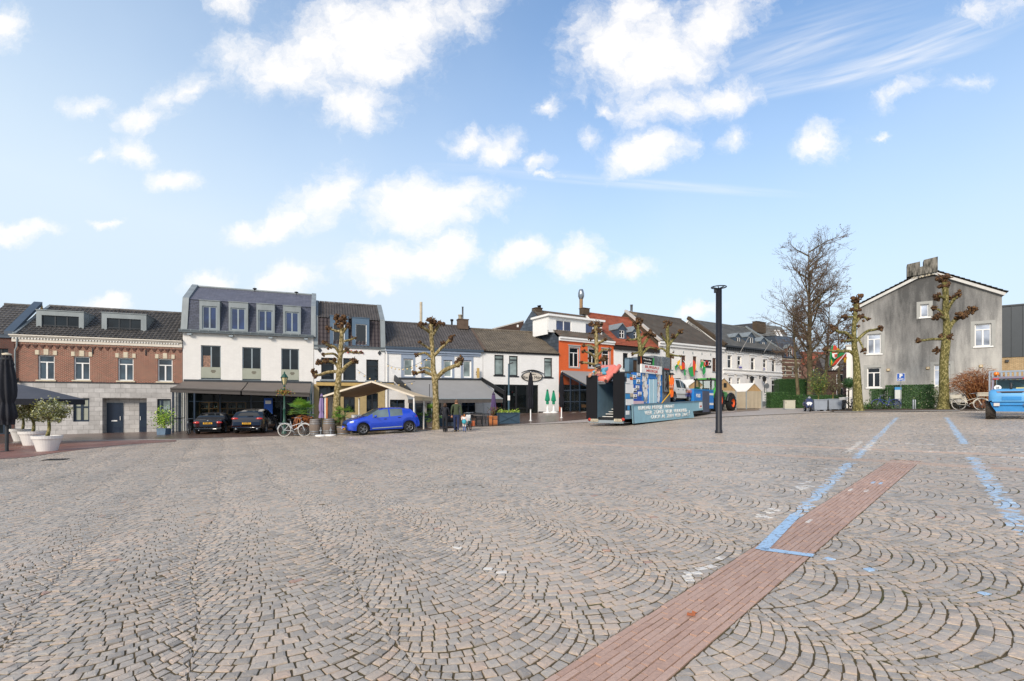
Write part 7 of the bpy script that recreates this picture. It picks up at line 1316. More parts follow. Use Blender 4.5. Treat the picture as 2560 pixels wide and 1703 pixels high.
# --- cream open tent between pollard and hatchback
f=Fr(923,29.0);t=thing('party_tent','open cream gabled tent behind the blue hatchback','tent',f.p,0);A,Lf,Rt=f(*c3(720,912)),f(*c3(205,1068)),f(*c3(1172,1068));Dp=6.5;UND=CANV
mb=MB();n=8
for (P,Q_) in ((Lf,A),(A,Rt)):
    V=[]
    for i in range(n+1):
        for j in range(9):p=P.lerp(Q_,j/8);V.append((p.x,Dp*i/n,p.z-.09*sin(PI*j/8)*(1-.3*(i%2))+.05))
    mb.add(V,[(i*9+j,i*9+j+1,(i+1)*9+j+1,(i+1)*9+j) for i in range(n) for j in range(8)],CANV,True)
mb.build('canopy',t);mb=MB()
for (P,Q_) in ((Lf,A),(A,Rt)):mb.bar((P.x,-.05,P.z+.02),(Q_.x,-.05,Q_.z+.02),.1,.1,mat('tent_edge','#d6c9b2',.7))
mb.build('gable_edge',t);mb=MB();V=[]
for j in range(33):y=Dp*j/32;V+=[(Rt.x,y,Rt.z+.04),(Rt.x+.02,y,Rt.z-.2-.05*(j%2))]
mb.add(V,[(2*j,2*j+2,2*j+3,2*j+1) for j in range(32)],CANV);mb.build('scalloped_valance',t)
gl_=lambda x,y:float(gz(f.p.x+x,f.p.y+y))-f.p.z
for x,y,z in ((Lf.x+.1,.05,Lf.z),(Rt.x-.05,.05,Rt.z),(Lf.x+.1,Dp-.05,Lf.z),(Rt.x-.05,Dp-.05,Rt.z),(Rt.x-.05,Dp/2,Rt.z)):mb=MB();mb.tube([(x,y,gl_(x,y)),(x,y,z)],.05,CANW,8);mb.build('post',t)
mb=MB();mb.tube([(Rt.x+.1,.1,gl_(Rt.x,0)),(Rt.x-.05,.2,Rt.z-.3)],.03,GREYP,6);mb.build('brace',t);mb=MB();V=[]
for j in range(9):x=Lf.x+.02+.06*(j%2);y=.1+2.6*j/8;V+=[(x,y,gl_(x,y)+.1),(x,y,Lf.z+.02)]
mb.add(V,[(2*j,2*j+2,2*j+3,2*j+1) for j in range(8)],CANW);mb.build('side_drape',t);mb=MB();p=f(*c3(242,1080));mb.box((p.x-.05,-.02,gl_(p.x,0)),(p.x+.05,.08,p.z),mat('orange_wood','#b06a3c',.6,var=.15));mb.build('timber_post',t)
# --- white gable tents near the townhouse
def gable_tent(px,d,rot,w_,dp,he,ha,label,wall=True):
    t=thing('party_tent',label,'tent',GD(px,d),rad(rot),'white gable tents');mb=MB();h2=w_/2
    for sx in (-1,1):
        V=[(sx*h2*1.04,-.1,he-.05),(sx*h2*1.04,dp,he-.05),(0,dp,ha),(0,-.1,ha)];mb.add(V+[(x,y,z-.03) for x,y,z in V],[(0,1,2,3),(7,6,5,4),(0,3,7,4),(0,4,5,1)],CANW)
    mb.build('roof',t);mb=MB();mb.add([(-h2,0,he),(h2,0,he),(0,0,ha-.06)],[(0,1,2)],mat('tan_gable','#b59468',.8));mb.build('gable',t);mb=MB()
    def drape(p,q):
        V=[];p,q=Vector(p),Vector(q)
        for j in range(15):a=p.lerp(q,j/14);nn=Vector((-(q-p).y,(q-p).x,0)).normalized()*.015*sin(j*1.7);V+=[(a.x+nn.x,a.y+nn.y,.05),(a.x+nn.x*.4,a.y+nn.y*.4,he)]
        mb.add(V,[(2*j,2*j+2,2*j+3,2*j+1) for j in range(14)],mat('beige_canvas','#b8aa92',.8,var=.08))
    if wall:drape((-h2,0,0),(h2,0,0))
    drape((h2,0,0),(h2,dp,0));drape((-h2,0,0),(-h2,dp,0));mb.build('side_wall',t)
    for x in (-h2,h2):
        for y in (0,dp):mb=MB();mb.tube([(x,y-.06,-.2),(x,y-.06,he)],.05,GREYP,6);mb.build('post',t)
gable_tent(1740,46.5,30,3.6,5.0,1.95,2.9,'white roofed tent half hidden behind the tractor cab');gable_tent(1808,46.0,28,3.4,4.6,1.85,3.05,'tent with tan gable right behind the black pole');gable_tent(1884,48.5,26,2.25,4.2,1.75,2.55,'smallest white tent with closed beige wall, left of the round road sign')
# ================================================================== parasols
PURP=mat('faded_purple_cloth','#8d7aa3',.85,var=.12,stretch=(6,6,.6));PURD=mat('deep_purple_cloth','#5d4a72',.85,var=.12,stretch=(6,6,.6));NAVC=mat('navy_parasol_cloth','#0c0d18',.85,var=.2,stretch=(6,6,.6));GRNC=mat('green_parasol_cloth','#138a66',.8,var=.12,stretch=(6,6,.6));ANTC=mat('anthracite_cloth','#24252b',.85,var=.18,stretch=(5,5,.5));ANTL=mat('grey_canopy_cloth','#4b4c52',.8,var=.08)
def folded(mb,prof,m,n=48,folds=8,dep=.42,tw=.6):
    V=[]
    for r,z in prof:
        for j in range(n):a=2*PI*j/n;k=1-dep*(.5+.5*cos(folds*a+tw*z*2));V.append((r*k*cos(a),r*k*sin(a),z))
    mb.add(V,[(i*n+j,i*n+(j+1)%n,(i+1)*n+(j+1)%n,(i+1)*n+j) for i in range(len(prof)-1) for j in range(n)],m,True)
def closed_parasol(px,py,top,skirt,rpx,label,cloth,pole,grp,tie=.62,d=None,base=None,cap=None,prof=None):
    g=G(px,py) if d is None else GD(px,d);d=g.y;s_=F/d;zt=H+(V0-top)/s_-g.z;zs_=H+(V0-skirt)/s_-g.z;r=rpx/s_;t=thing('closed_parasol',label,'parasol',g,0,grp);L=zt-zs_
    mb=MB();mb.tube([(0,0,0),(0,0,zt+.04)],.035 if r<.3 else .06,pole,10);mb.build('pole',t)
    P=prof or [(.12,1),(.55,.82),(.85,.6),(1.0,.48),(.62,.42),(.5,.4),(.8,.34),(.95,.18),(.8,.06),(.45,0)]
    mb=MB();folded(mb,[(r*a,zs_+L*z) for a,z in P],cloth);mb.build('canopy',t);k=[z for a,z in P if a==min(a2 for a2,z2 in P[1:-1])][0];rk=min(a2 for a2,z2 in P[1:-1])*r
    mb=MB();mb.lathe([(rk*1.02,zs_+L*k-.04),(rk*1.02,zs_+L*k+.04)],DARKM,n=14,cap=False);mb.build('tie',t)
    if base:mb=MB();base(mb);mb.build('base',t)
    if cap:mb=MB();mb.lathe([(.14,zt-.02),(.16,zt+.04),(.05,zt+.08)],cap,n=14);mb.build('cap',t)
    return t
closed_parasol(17,1129,887,1062,20,'large closed anthracite parasol on grey post at the left edge',ANTC,ANTH,None,cap=CREAM,prof=[(.42,1),(.55,.94),(.72,.86),(.66,.84),(.86,.7),(.97,.5),(.93,.4),(.74,.33),(.7,.31),(.82,.27),(.98,.17),(1.0,.1),(.8,.07),(.78,0)],base=lambda mb:mb.box((-.16,-.16,0),(.16,.16,.03),ANTH))
closed_parasol(804,1089,984,1045,8.0,'faded purple closed parasol standing between the two barrels',PURP,DARKM,'closed parasols',prof=[(.2,1),(.5,.85),(.85,.5),(.8,.3),(.55,.24),(.75,.15),(.9,0)])
closed_parasol(1233.8,1052,981,1028,8.5,'dark purple closed parasol behind the terracotta pot',PURD,DARKM,'closed parasols',prof=[(.12,1),(.4,.9),(.55,.78),(.62,.6),(.8,.3),(1.0,.06),(.9,0)])
wbase=lambda mb:mb.lathe([(.13,0),(.13,.03),(.045,.05),(.045,1.25)],WHITE,n=14)
closed_parasol(1326.5,1052,930,1022,8.8,'navy closed parasol on white foot in front of the oval sign',NAVC,WHITE,'navy closed parasols',base=wbase,prof=[(.15,1),(.5,.88),(.85,.6),(.95,.45),(.6,.32),(.85,.26),(.95,.1),(.7,0)])
closed_parasol(1403.5,1045,930,1018,7.6,'navy closed parasol on white foot at the orange house corner',NAVC,WHITE,'navy closed parasols',base=wbase,prof=[(.15,1),(.5,.88),(.85,.6),(.95,.45),(.6,.32),(.85,.26),(.95,.1),(.7,0)])
gbase=lambda mb:mb.lathe([(.42,0),(.42,.1),(.1,.14),(.09,.6),(.05,.6)],WHITE,n=16)
for px,tp,lab in ((1368.6,971,'bright green closed parasol, left of the pair against the white bistro wall'),(1384,974,'bright green closed parasol, right of the pair beside the drainpipe')):closed_parasol(px,1034,tp,1011,6.8,lab,GRNC,WHITE,'green closed parasols',d=45.6,base=gbase,prof=[(.08,1),(.35,.85),(.75,.5),(1.0,.28),(.9,.22),(.45,.18),(.6,.1),(.5,0)])
# open dark parasol behind
d=24.5;f=Fr(18,d);t=thing('open_parasol','open square charcoal parasol shading the far left terrace','parasol',f.p);ap=f(18,955);cr=f(172,998);R_=cr.x;zr_=cr.z;mb=MB();n=16
ring=[(R_*cos(a)/max(abs(cos(a-PI/4*round(a/(PI/4)))),.9),R_*.8*sin(a),zr_+.0) for a in [2*PI*i/n for i in range(n)]];V=[(ap.x,0,ap.z)]+[(x*.5,y*.5,lerp(ap.z,zr_,.45)) for x,y,z in ring]+ring+[(x,y,z-.28) for x,y,z in ring]
mb.add(V,[(0,1+i,1+(i+1)%n) for i in range(n)]+[(1+i,1+n+i,1+n+(i+1)%n,1+(i+1)%n) for i in range(n)],ANTL,True);mb.build('canopy',t);mb=MB();mb.add(V,[(1+n+i,1+2*n+i,1+2*n+(i+1)%n,1+n+(i+1)%n) for i in range(n)],ANTC);mb.build('valance',t);mb=MB();mb.tube([(0,0,0),(0,0,ap.z)],.06,ANTH,8);mb.build('pole',t);mb=MB()
for i in range(0,n,2):mb.tube([(0,0,lerp(ap.z,zr_,.1)),(ring[i][0]*.97,ring[i][1]*.97,zr_-.02)],.02,ANTH,4)
mb.build('ribs',t)
# ================================================================== street furniture
def barrel(px,py,label):
    t=thing('wine_barrel',label,'barrel',G(px,py),0,'oak wine barrels');mb=MB();mb.lathe([(.27+.075*sin(PI*i/12),.96*i/12) for i in range(13)]+[(.25,.96),(.24,.93),(.001,.93)],BAR,n=28);mb.build('staves',t)
    for z in (.04,.14,.25,.68,.79,.9):r=.272+.075*sin(PI*z/.96);mb=MB();mb.lathe([(r,z-.022),(r+.008,z-.022),(r+.01,z+.022),(r,z+.022)],HOOP,n=28,cap=False);mb.build('hoop',t)
barrel(788.5,1089,'weathered oak wine barrel, the left one, beside the parked grey bicycle');barrel(822.5,1088,'weathered oak wine barrel, the right one, before the yellow pollard')
for px,py,lab in ((802,1091,'white concrete parasol foot before the left wine barrel'),(827,1090,'white concrete parasol foot before the right wine barrel')):
    t=thing('parasol_base',lab,'parasol base',G(px,py),0,'white parasol feet');mb=MB();mb.lathe([(.3,0),(.31,.05),(.26,.09),(.04,.1)],POTW,n=20);mb.build('foot',t);mb=MB();mb.tube([(0,0,.1),(0,0,.5)],.03,HOOP,8);mb.box((-.06,-.04,.3),(.06,.04,.36),HOOP);mb.build('tube',t)
# green lantern post
f=Fr(711,31.0);t=thing('lamp_post','green cast iron lantern post with flower ring before the restaurant','lamp post',f.p);zt=f(711,928).z;LGRN=mat('lamp_green','#1f4a3c',.4,var=.12)
mb=MB();mb.lathe([(.16,0),(.16,.12),(.11,.2),(.11,.7),(.13,.74),(.08,.82),(.07,1.5),(.1,1.54),(.06,1.62),(.045,zt-1.0),(.07,zt-.96),(.03,zt-.84)],LGRN,n=14);mb.bar((-.2,0,zt-1.15),(.2,0,zt-1.15),.03,.03,LGRN);mb.build('post',t)
mb=MB();mb.lathe([(.2,zt-.42),(.25,zt-.4),(.12,zt-.22),(.05,zt-.15),(.05,zt-.08),(.0,zt)],LGRN,n=6,smooth=False,cap=False);[mb.bar((.1*cos(i*PI/3),.1*sin(i*PI/3),zt-.86),(.21*cos(i*PI/3),.21*sin(i*PI/3),zt-.4),.025,.025,LGRN) for i in range(6)];mb.build('lantern',t);mb=MB();mb.lathe([(.09,zt-.84),(.195,zt-.42)],mat('lantern_glass','#c9b98a',.2,var=.1),n=6,smooth=False,cap=False);mb.build('pane',t)
random.seed(17);mb=MB();leaf_cloud(mb,420,lambda:Vector((random.gauss(0,.2),random.gauss(0,.2),zt-1.32+random.gauss(0,.09))),.06,[FERN[0],HG[2],FERN[1],OLIVE[3]]);mb.build('flower_ring',t)
# slim modern lamp
f=Fr(1272,40.5);t=thing('lamp_post','slim blue grey street lamp with angled head, left of the bistro door','lamp post',f.p);zt=f(1272,910).z;mb=MB();mb.tube([(0,0,0),(0,0,zt)],[.09,.06],mat('lamp_blue_grey','#3f5866',.4,var=.1),10);mb.build('post',t);a=f(*c4(1325,728));e=f(*c4(1368,708));mb=MB();mb.bar((0,0,zt-.02),(e.x,-.1,e.z),.16,.07,ANTH);mb.build('head',t);mb=MB();mb.box((-.1,-.1,1.5),(.1,-.06,1.9),WHITE);mb.build('notice',t)
# big black pole
g=G(1797,1083);d=g.y;s_=F/d;zt=H+(V0-722)/s_-g.z;t=thing('black_pole','tall thick black mast with a ring on top in front of the tractor','pole',g);BPL=mat('worn_black_mast','#15151b',.5,var=.35,scale=5,dirt=('#4a4650',4.0,.64,.5));r=7.5/s_
mb=MB();mb.lathe([(r*1.18,0),(r*1.18,.1),(r,.13),(r*.96,zt),(0.001,zt)],BPL,n=24);mb.build('shaft',t);mb=MB();R_=17.5/s_;mb.tube([(R_*cos(a),R_*sin(a),zt+.06) for a in np.linspace(0,2*PI,33)],.022,BPL,6,False)
for i in range(6):a=2*PI*i/6;mb.tube([(0,0,zt+.01),(R_*cos(a),R_*sin(a),zt+.06)],.018,BPL,5)
mb.build('ring',t);mb=MB();mb.box((-R_*.62,-.06,zt-.16),(-R_*.3,.06,zt+.02),DARKM);mb.build('fitting',t)
# planters with crossed boards
PNAV=mat('petrol_planter','#2c4557',.6,var=.12,scale=4)
def cross_planter(px,py,wpx,hpx,label,rot,mats,d=None,seed=1,dense=600):
    g=G(px,py) if d is None else GD(px,d);s_=F/g.y;w_,h_=wpx/s_,hpx/s_;t=thing('planter_box',label,'planter',g,rot,'petrol blue planter boxes');dp=.55;mb=MB();mb.box((-w_/2,-dp/2,.04),(w_/2,dp/2,h_-.05),PNAV);mb.build('box',t)
    mb=MB();e=.035
    for x in (-w_/2,w_/2-.09):mb.box((x,-dp/2-e,0),(x+.09,-dp/2-.001,h_),PNAV)
    mb.box((-w_/2+.09,-dp/2-e+.004,.03),(w_/2-.09,-dp/2-.001,.13),PNAV);mb.box((-w_/2-.03,-dp/2-e-.02,h_-.05),(w_/2+.03,-dp/2+.02,h_+.01),PNAV);mb.box((-w_/2-.03,dp/2-.04,h_-.05),(w_/2+.03,dp/2+.02,h_+.01),PNAV)
    for s2 in (-1,1):mb.bar((-s2*(w_/2-.1),-dp/2-.02,.12),(s2*(w_/2-.1),-dp/2-.02,h_-.08),.028,.07,PNAV,up=(0,1,0))
    mb.build('crossed_boards',t);random.seed(seed);mb=MB();mb.box((-w_/2+.05,-dp/2+.04,h_-.12),(w_/2-.05,dp/2-.05,h_-.06),SOIL);leaf_cloud(mb,dense,lambda:Vector((random.uniform(-w_/2+.05,w_/2),random.uniform(-dp/2,dp/2),h_+abs(random.gauss(.02,.09)))),.07,mats,.2);mb.build('plants',t);return t
cross_planter(1270,1060,56,28,'petrol blue planter box with crossed boards and yellow green grasses, next to the terracotta pot',rad(10),[LIME[0],LIME[2],LIME[1],OLIVE[3]]);cross_planter(1056,1068,28,28,'petrol blue planter box directly behind the tail of the blue hatchback',rad(5),[LIME[1],LIME[0],HG[2]],seed=2,dense=350);cross_planter(1103,1066,24,20,'small petrol blue planter box behind the woman with the buggy',rad(5),[HG[2],LIME[1]],seed=3,dense=260)
TERR=mat('terracotta','#b9713f',.75,var=.1);g=G(1233,1061.5)
def _p2(mb):mb.prism([(-.3,0),(.3,0),(.36,.62),(-.36,.62)],-.3,.3,TERR);mb.box((-.39,-.34,.5),(.39,.34,.64),TERR);mb.box((-.3,-.27,.6),(.3,.27,.66),SOIL)
def _f2(mb):random.seed(19);[mb.tube(smooth_path([(0,0,.6),(random.gauss(0,.15),random.gauss(0,.1),.9),(random.gauss(0,.35),random.gauss(0,.2),1.25)]),.015,FERN[1] if i%2 else OLIVE[2],4,False) for i in range(14)]
potted('terracotta_pot','square terracotta pot with withered stalks left of the crossed planter','plant pot',g,_p2,_f2,rad(8))
# terrace tables and chairs
MET=mat('dark_chair_metal','#1f2328',.5,var=.15);SILV=mat('brushed_aluminium','#a3a6a8',.35,metal=.7,var=.1)
def chair(loc,rot,label,m=MET,grp='terrace chairs'):
    t=thing('terrace_chair',label,'chair',loc,rot,grp);mb=MB();mb.box((-.22,-.22,.43),(.22,.22,.46),m);mb.build('seat',t);mb=MB()
    for i in range(5):mb.box((-.2+i*.09,.2,.5),(-.16+i*.09,.225,.86),m)
    mb.box((-.22,.195,.82),(.22,.23,.88),m);mb.build('backrest',t)
    for x in (-.2,.2):
        for y in (-.2,.21):mb=MB();mb.tube([(x,y,0),(x,y,.46 if y<0 else .84)],.016,m,6);mb.build('leg',t)
        mb=MB();mb.tube([(x*1.1,-.2,.46),(x*1.1,-.18,.66),(x*1.1,.2,.66)],.015,m,6);mb.build('armrest',t)
def table(loc,label,rot=0):
    t=thing('terrace_table',label,'table',loc,rot,'terrace tables');mb=MB();mb.box((-.6,-.38,.72),(.6,.38,.75),mat('grey_brown_top','#6e635a',.5,var=.15));mb.build('tabletop',t);mb=MB();mb.tube([(0,0,.03),(0,0,.72)],.035,MET,8);mb.build('leg',t);mb=MB();mb.box((-.3,-.25,0),(.3,.25,.03),MET);mb.build('base',t)
TT=[(1206,33.5,'terrace table nearest the terracotta pot under the grey awning'),(1190,36.2,'terrace table farther back under the grey awning')]
for i,(px,d,lab) in enumerate(TT):
    p=GD(px,d);table(p,lab,rad(12))
    for k,(dx,dy,r) in enumerate(((-.75,0,PI/2),(.75,0,-PI/2),(-.2,.6,0),(.2,-.6,PI))):q=p+Vector((dx*1.2,dy,0));q.z=float(gz(q.x,q.y));chair(q,r+rad(8),'dark slatted metal chair at the '+('nearer' if i==0 else 'farther')+' terrace table, '+('left end','right end','behind it','in front of it')[k])
for i,px in enumerate((876,884,892,898)):chair(GD(px,33.0+.1*i),PI+.15*i,'brushed aluminium chair stored beneath the cream tent, '+('leftmost of four','second from left of four','third from left of four','rightmost of four')[i],SILV,'aluminium chairs under the tent')
f=Fr(888,29.6);t=thing('menu_board','framed menu boards with orange stripe in front of the aluminium chairs','menu board',f.p)
for l,r in ((503,578),(582,622)):a,e=f(*c3(l,1258)),f(*c3(r,1312));mb=MB();mb.box((a.x,-.03,e.z-.1),(e.x,0,a.z),GREYP);o=mb.build('frame',t);mb=MB();mb.box((a.x+.03,-.036,e.z+.08),(e.x-.03,-.031,a.z-.03),PAPER);mb.box((a.x+.03,-.036,e.z-.06),(e.x-.03,-.031,e.z+.08),ORANGE);mb.build('panel',o)
for x in (f(*c3(515,1300)).x,f(*c3(610,1300)).x):mb=MB();mb.box((x-.02,.0,0),(x+.02,.04,f(*c3(515,1312)).z),GREYP);mb.build('leg',t)
# parking machine, P sign, bollards, cabinet, round sign
d=36.0;f=Fr(2244.5,d);t=thing('parking_machine','slim parking ticket machine, blue cap, white panel and dark base','ticket machine',f.p,rad(-28));hh=f(2244,967).z;mb=MB();mb.box((-.19,-.14,0),(.19,.14,hh*.46),mat('dark_slate_metal','#2a3a48',.45,var=.1));mb.build('base',t);mb=MB();mb.box((-.185,-.135,hh*.46),(.185,.135,hh*.86),mat('pale_panel','#c9ccc6',.4,var=.04));mb.build('panel',t);mb=MB();mb.box((-.19,-.14,hh*.86),(.19,.14,hh*.98),LB2);mb.box((-.2,-.15,hh*.98),(.2,.15,hh),ANTH);mb.build('cap',t);mb=MB();mb.box((-.1,-.146,hh*.40),(.1,-.141,hh*.44),WHITE);mb.build('label_strip',t)
d=35.8;f=Fr(2252,d);t=thing('parking_sign','blue P sign with bicycle symbol on a thin post beside the ticket machine','sign',f.p,rad(-28));a,e=f(2243.7,933.4),f(2260.3,953);w_=(e.x-a.x)/2;zc_=(a.z+e.z)/2;hz=(a.z-e.z)/2;SGB=mat('sign_blue','#0f55b0',.4,var=.03);mb=MB();mb.tube([(0,.03,0),(0,.03,a.z)],.03,HOOP,8);mb.build('post',t);mb=MB();mb.box((-w_,-.02,zc_-hz),(w_,0,zc_+hz),WHITE);o=mb.build('plate',t);mb=MB();mb.box((-w_+.02,-.026,zc_-hz+.02),(w_-.02,-.02,zc_+hz-.02),SGB);mb.build('face',o)
text_mesh('lettering','P',hz*1.25,WHITE,o,Matrix.Translation((0,-.03,zc_+hz*.3))@FACE,.004,bold=.02);mb=MB()
for x in (-.5,.5):mb.tube([(w_*x+w_*.26*cos(a),-.03,zc_-hz*.62+w_*.26*sin(a)) for a in np.linspace(0,2*PI,15)],.012,WHITE,5,False)
for p,q in (((-.5,-.62),(-.15,-.38)),((-.15,-.38),(.35,-.38)),((.5,-.62),(.3,-.3)),((-.5,-.62),(0,-.64)),((0,-.64),(.35,-.38)),((-.15,-.38),(0,-.64))):mb.tube([(w_*p[0],-.03,zc_+hz*p[1]),(w_*q[0],-.03,zc_+hz*q[1])],.012,WHITE,4)
mb.build('bicycle_symbol',o)
for px,lab in ((2283,'slim steel bollard, left of the pair in front of the long hedge'),(2288,'slim steel bollard, right of the pair in front of the long hedge')):f=Fr(px,34.0);t=tag(MB().lathe([(.045,0),(.045,f(px,999).z-.02),(.03,f(px,999).z),(.001,f(px,999).z)],HOOP,n=12).build('bollard',None,f.p),lab,'bollard','steel bollards')
f=Fr(1973,43);t=thing('utility_cabinet','cream metal utility cabinet between the dark hedges','cabinet',f.p,rad(-12));hh=f(1973,1000.5).z;CRM=mat('cabinet_cream','#b9b5a2',.6,var=.06);mb=MB();mb.box((-.42,-.2,.06),(.42,.2,hh-.04),CRM);mb.build('body',t);mb=MB();mb.box((-.45,-.23,hh-.04),(.45,.23,hh),CRM);mb.build('lid',t);mb=MB();mb.box((-.4,-.215,.18),(.4,-.2,hh-.1),CRM);mb.build('door',t);mb=MB();mb.box((-.34,-.23,.5),(-.31,-.215,.65),DARKM);mb.build('handle',t);mb=MB();mb.box((-.44,-.22,0),(.44,.22,.06),GREYP);mb.build('plinth',t)
f=Fr(1916.5,50);t=thing('road_sign','grey back of a round road sign beside the smallest tent','sign',f.p,.3);zc_=f(1916,965).z;mb=MB();mb.tube([(0,0,0),(0,0,zc_+.1)],.035,HOOP,8);mb.build('post',t);mb=MB();mb.lathe([(.28,-.01),(.28,.01)],HOOP,n=24,M=Matrix.Translation((0,-.05,zc_))@Matrix.Rotation(PI/2,4,'X'));mb.build('disc',t)
# garbage / stand details : small round arched board
# ================================================================== bicycles, scooter, moped
def bike(loc,yaw,label,fm,tm,crate=None,lean=.06,size=1.,steer=0.):
    t=thing('bicycle',label,'bicycle',loc,0,'parked bicycles',rot=(lean,0,yaw));r=.34;t.scale=(size,)*3
    for x in (-.52,.55):
        M=Matrix.Translation((x,0,r))@Matrix.Rotation(steer if x>0 else 0,4,'Z');mb=MB();mb.tube([M@Vector((r*cos(a),0,r*sin(a))) for a in np.linspace(0,2*PI,29)],.024,tm,6,False);o=mb.build('wheel',t);mb=MB()
        for i in range(14):a=2*PI*i/14;mb.tube([M@Vector((0,.02*(i%2),0)),M@Vector((r*cos(a),0,r*sin(a)))],.004,HOOP,3,False)
        mb.tube([M@Vector((0,-.05,0)),M@Vector((0,.05,0))],.025,HOOP,8);mb.build('spokes',o);mb=MB();mb.tube([M@Vector(((r+.04)*cos(a),0,(r+.04)*sin(a))) for a in np.linspace(.25,PI-.1,12)],.022,fm,5);mb.build('mudguard',t)
    bb,st,hd,hb=Vector((-.08,0,.3)),Vector((-.22,0,.82)),Vector((.36,0,.82)),Vector((.42,0,.62));mb=MB();mb.tube([bb,st],.02,fm,6);mb.tube([bb,hb],.024,fm,6);mb.tube([Vector((-.15,0,.55)),Vector((.39,0,.74))],.02,fm,6);mb.tube([Vector((.33,0,.95)),hd,hb,Vector((.55,0,r))],.02,fm,6)
    for y in (-.05,.05):mb.tube([bb+Vector((0,y,0)),Vector((-.52,y,r))],.013,fm,5);mb.tube([Vector((-.19,y,.72)),Vector((-.52,y,r))],.011,fm,5)
    mb.build('frame',t);mb=MB();mb.tube(smooth_path([(.08,-.27,.98),(.22,-.28,1.0),(.36,-.12,1.02),(.36,.12,1.02),(.22,.28,1.0),(.08,.27,.98)]),.014,SILV,6);mb.tube([(.33,0,.92),(.36,0,1.02)],.016,SILV,6);mb.build('handlebar',t);mb=MB();mb.ball((-.26,0,.9),.12,DARKM,2,sc=(1.1,.75,.35));mb.tube([st,(-.25,0,.88)],.015,SILV,6);mb.build('saddle',t)
    mb=MB();mb.tube([(-.3,-.07,.7),(-.8,-.07,.72),(-.8,.07,.72),(-.3,.07,.7)],.01,fm,5)
    for y in (-.09,.09):mb.tube([(-.75,y,.71),(-.53,y,r)],.01,fm,4)
    for i in range(5):mb.tube([(-.4-.09*i,-.07,.71),(-.4-.09*i,.07,.71)],.008,fm,4)
    mb.build('rack',t);mb=MB();mb.lathe([(.09,-.01),(.09,.01)],DARKM,n=14,M=Matrix.Translation((-.08,-.04,.3))@Matrix.Rotation(PI/2,4,'X'));mb.tube([(-.08,-.06,.3),(.04,-.06,.2)],.012,SILV,5);mb.tube([(-.08,.06,.3),(-.2,.06,.4)],.012,SILV,5);mb.box((.0,-.12,.17),(.08,-.05,.2),DARKM);mb.box((-.24,.05,.38),(-.16,.12,.41),DARKM);mb.build('pedals',t);mb=MB();mb.ball((.44,0,.8),.045,SILV,1);mb.build('lamp',t);mb=MB();mb.tube([(-.12,0,.28),(-.2,-.2,.02)],.012,DARKM,5);mb.build('kickstand',t)
    if crate:
        mb=MB()
        for (x0_,x1_,z0_) in (((.45,.9,.86)),((-.85,-.35,.74))):
            for k in range(3):
                z=z0_+k*.08
                for (a,c_) in (((x0_,-.2),(x1_,-.2)),((x0_,.2),(x1_,.2)),((x0_,-.2),(x0_,.2)),((x1_,-.2),(x1_,.2))):mb.bar((a[0],a[1],z),(c_[0],c_[1],z),.02,.045,crate)
            for i in range(5):y=-.18+.09*i;mb.box((x0_,y-.025,z0_-.03),(x1_,y+.025,z0_-.015),crate)
        mb.build('crate',t)
    return t
CRMB=mat('cream_bicycle','#d8d0bc',.4,var=.06);GRYB=mat('silver_bicycle','#b5b8ba',.35,metal=.3,var=.08);WTY=mat('pale_tyre','#b8b4ac',.8,var=.1);DBK=mat('dark_bicycle','#1d2430',.4,var=.1);BLB=mat('blue_bicycle','#2c3f7a',.4,var=.1)
bike(G(735,1091),rad(4),'silver grey city bicycle with pale tyres before the big palm',GRYB,WTY,None,-.1,1.05);bike(G(474,1086),rad(-62),'dark bicycle leaning at the left end of the glazed terrace',DBK,DARKM,None,.08);bike(GD(2424,31.5),rad(-62),'cream bicycle with wooden crates beside the copper shrub',CRMB,WTY,CRMB,.05,1.05,.5);bike(GD(2216,34.6),rad(165),'dark blue bicycle leaning against the small hedge near the ticket machine',BLB,DARKM,None,.08);bike(GD(2126,35.5),rad(200),'dark bicycle with white basket behind the left pollard by the grey gable',DBK,DARKM,mat('white_basket','#cfcdc8',.6),.08,.9)
def bike_small():pass
f=Fr(2019,36.5);t=thing('scooter','small blue and white scooter facing the square beside the grey planters','scooter',f.p,rad(-15));SCB=mat('scooter_blue','#27355c',.35,var=.08,coat=.4);mb=MB();M=wheel(mb,(0,-.55,.2),(1,0,0),.2,.1);o=mb.build('wheel',t);rim_mesh(M,.12,.1,SILV).build('rim',o);mb=MB();M=wheel(mb,(0,.6,.2),(1,0,0),.2,.1);o=mb.build('wheel',t);rim_mesh(M,.12,.1,SILV).build('rim',o)
mb=MB();mb.prism([(-.2,.28),(.2,.28),(.24,.6),(.2,.88),(.1,.98),(-.1,.98),(-.2,.88),(-.24,.6)],-.4,-.3,SCB);mb.ball((0,-.5,.38),.14,SCB,2,sc=(.8,1.2,.6));mb.build('front_shield',t);mb=MB();mb.add([(-.2,-.405,.62),(-.08,-.41,.42),(0,-.41,.55),(.08,-.41,.42),(.2,-.405,.62),(.1,-.405,.7),(-.1,-.405,.7)],[(0,1,2,3,4,5,6)],WHITE);mb.build('white_trim',t);mb=MB();mb.box((-.15,-.3,.25),(.15,.1,.3),DARKM);mb.ball((0,.45,.55),.3,SCB,2,sc=(.65,1.4,.7));mb.build('body',t);mb=MB();mb.ball((0,.4,.8),.25,DARKM,2,sc=(.6,1.5,.3));mb.build('seat',t);mb=MB();mb.tube([(-.33,-.25,1.05),(-.1,-.35,1.02),(.1,-.35,1.02),(.33,-.25,1.05)],.018,DARKM,6);mb.build('handlebar',t);mb=MB();mb.ball((0,-.4,1.02),.1,HEADL,2,sc=(1,.6,.8));mb.build('headlight',t)
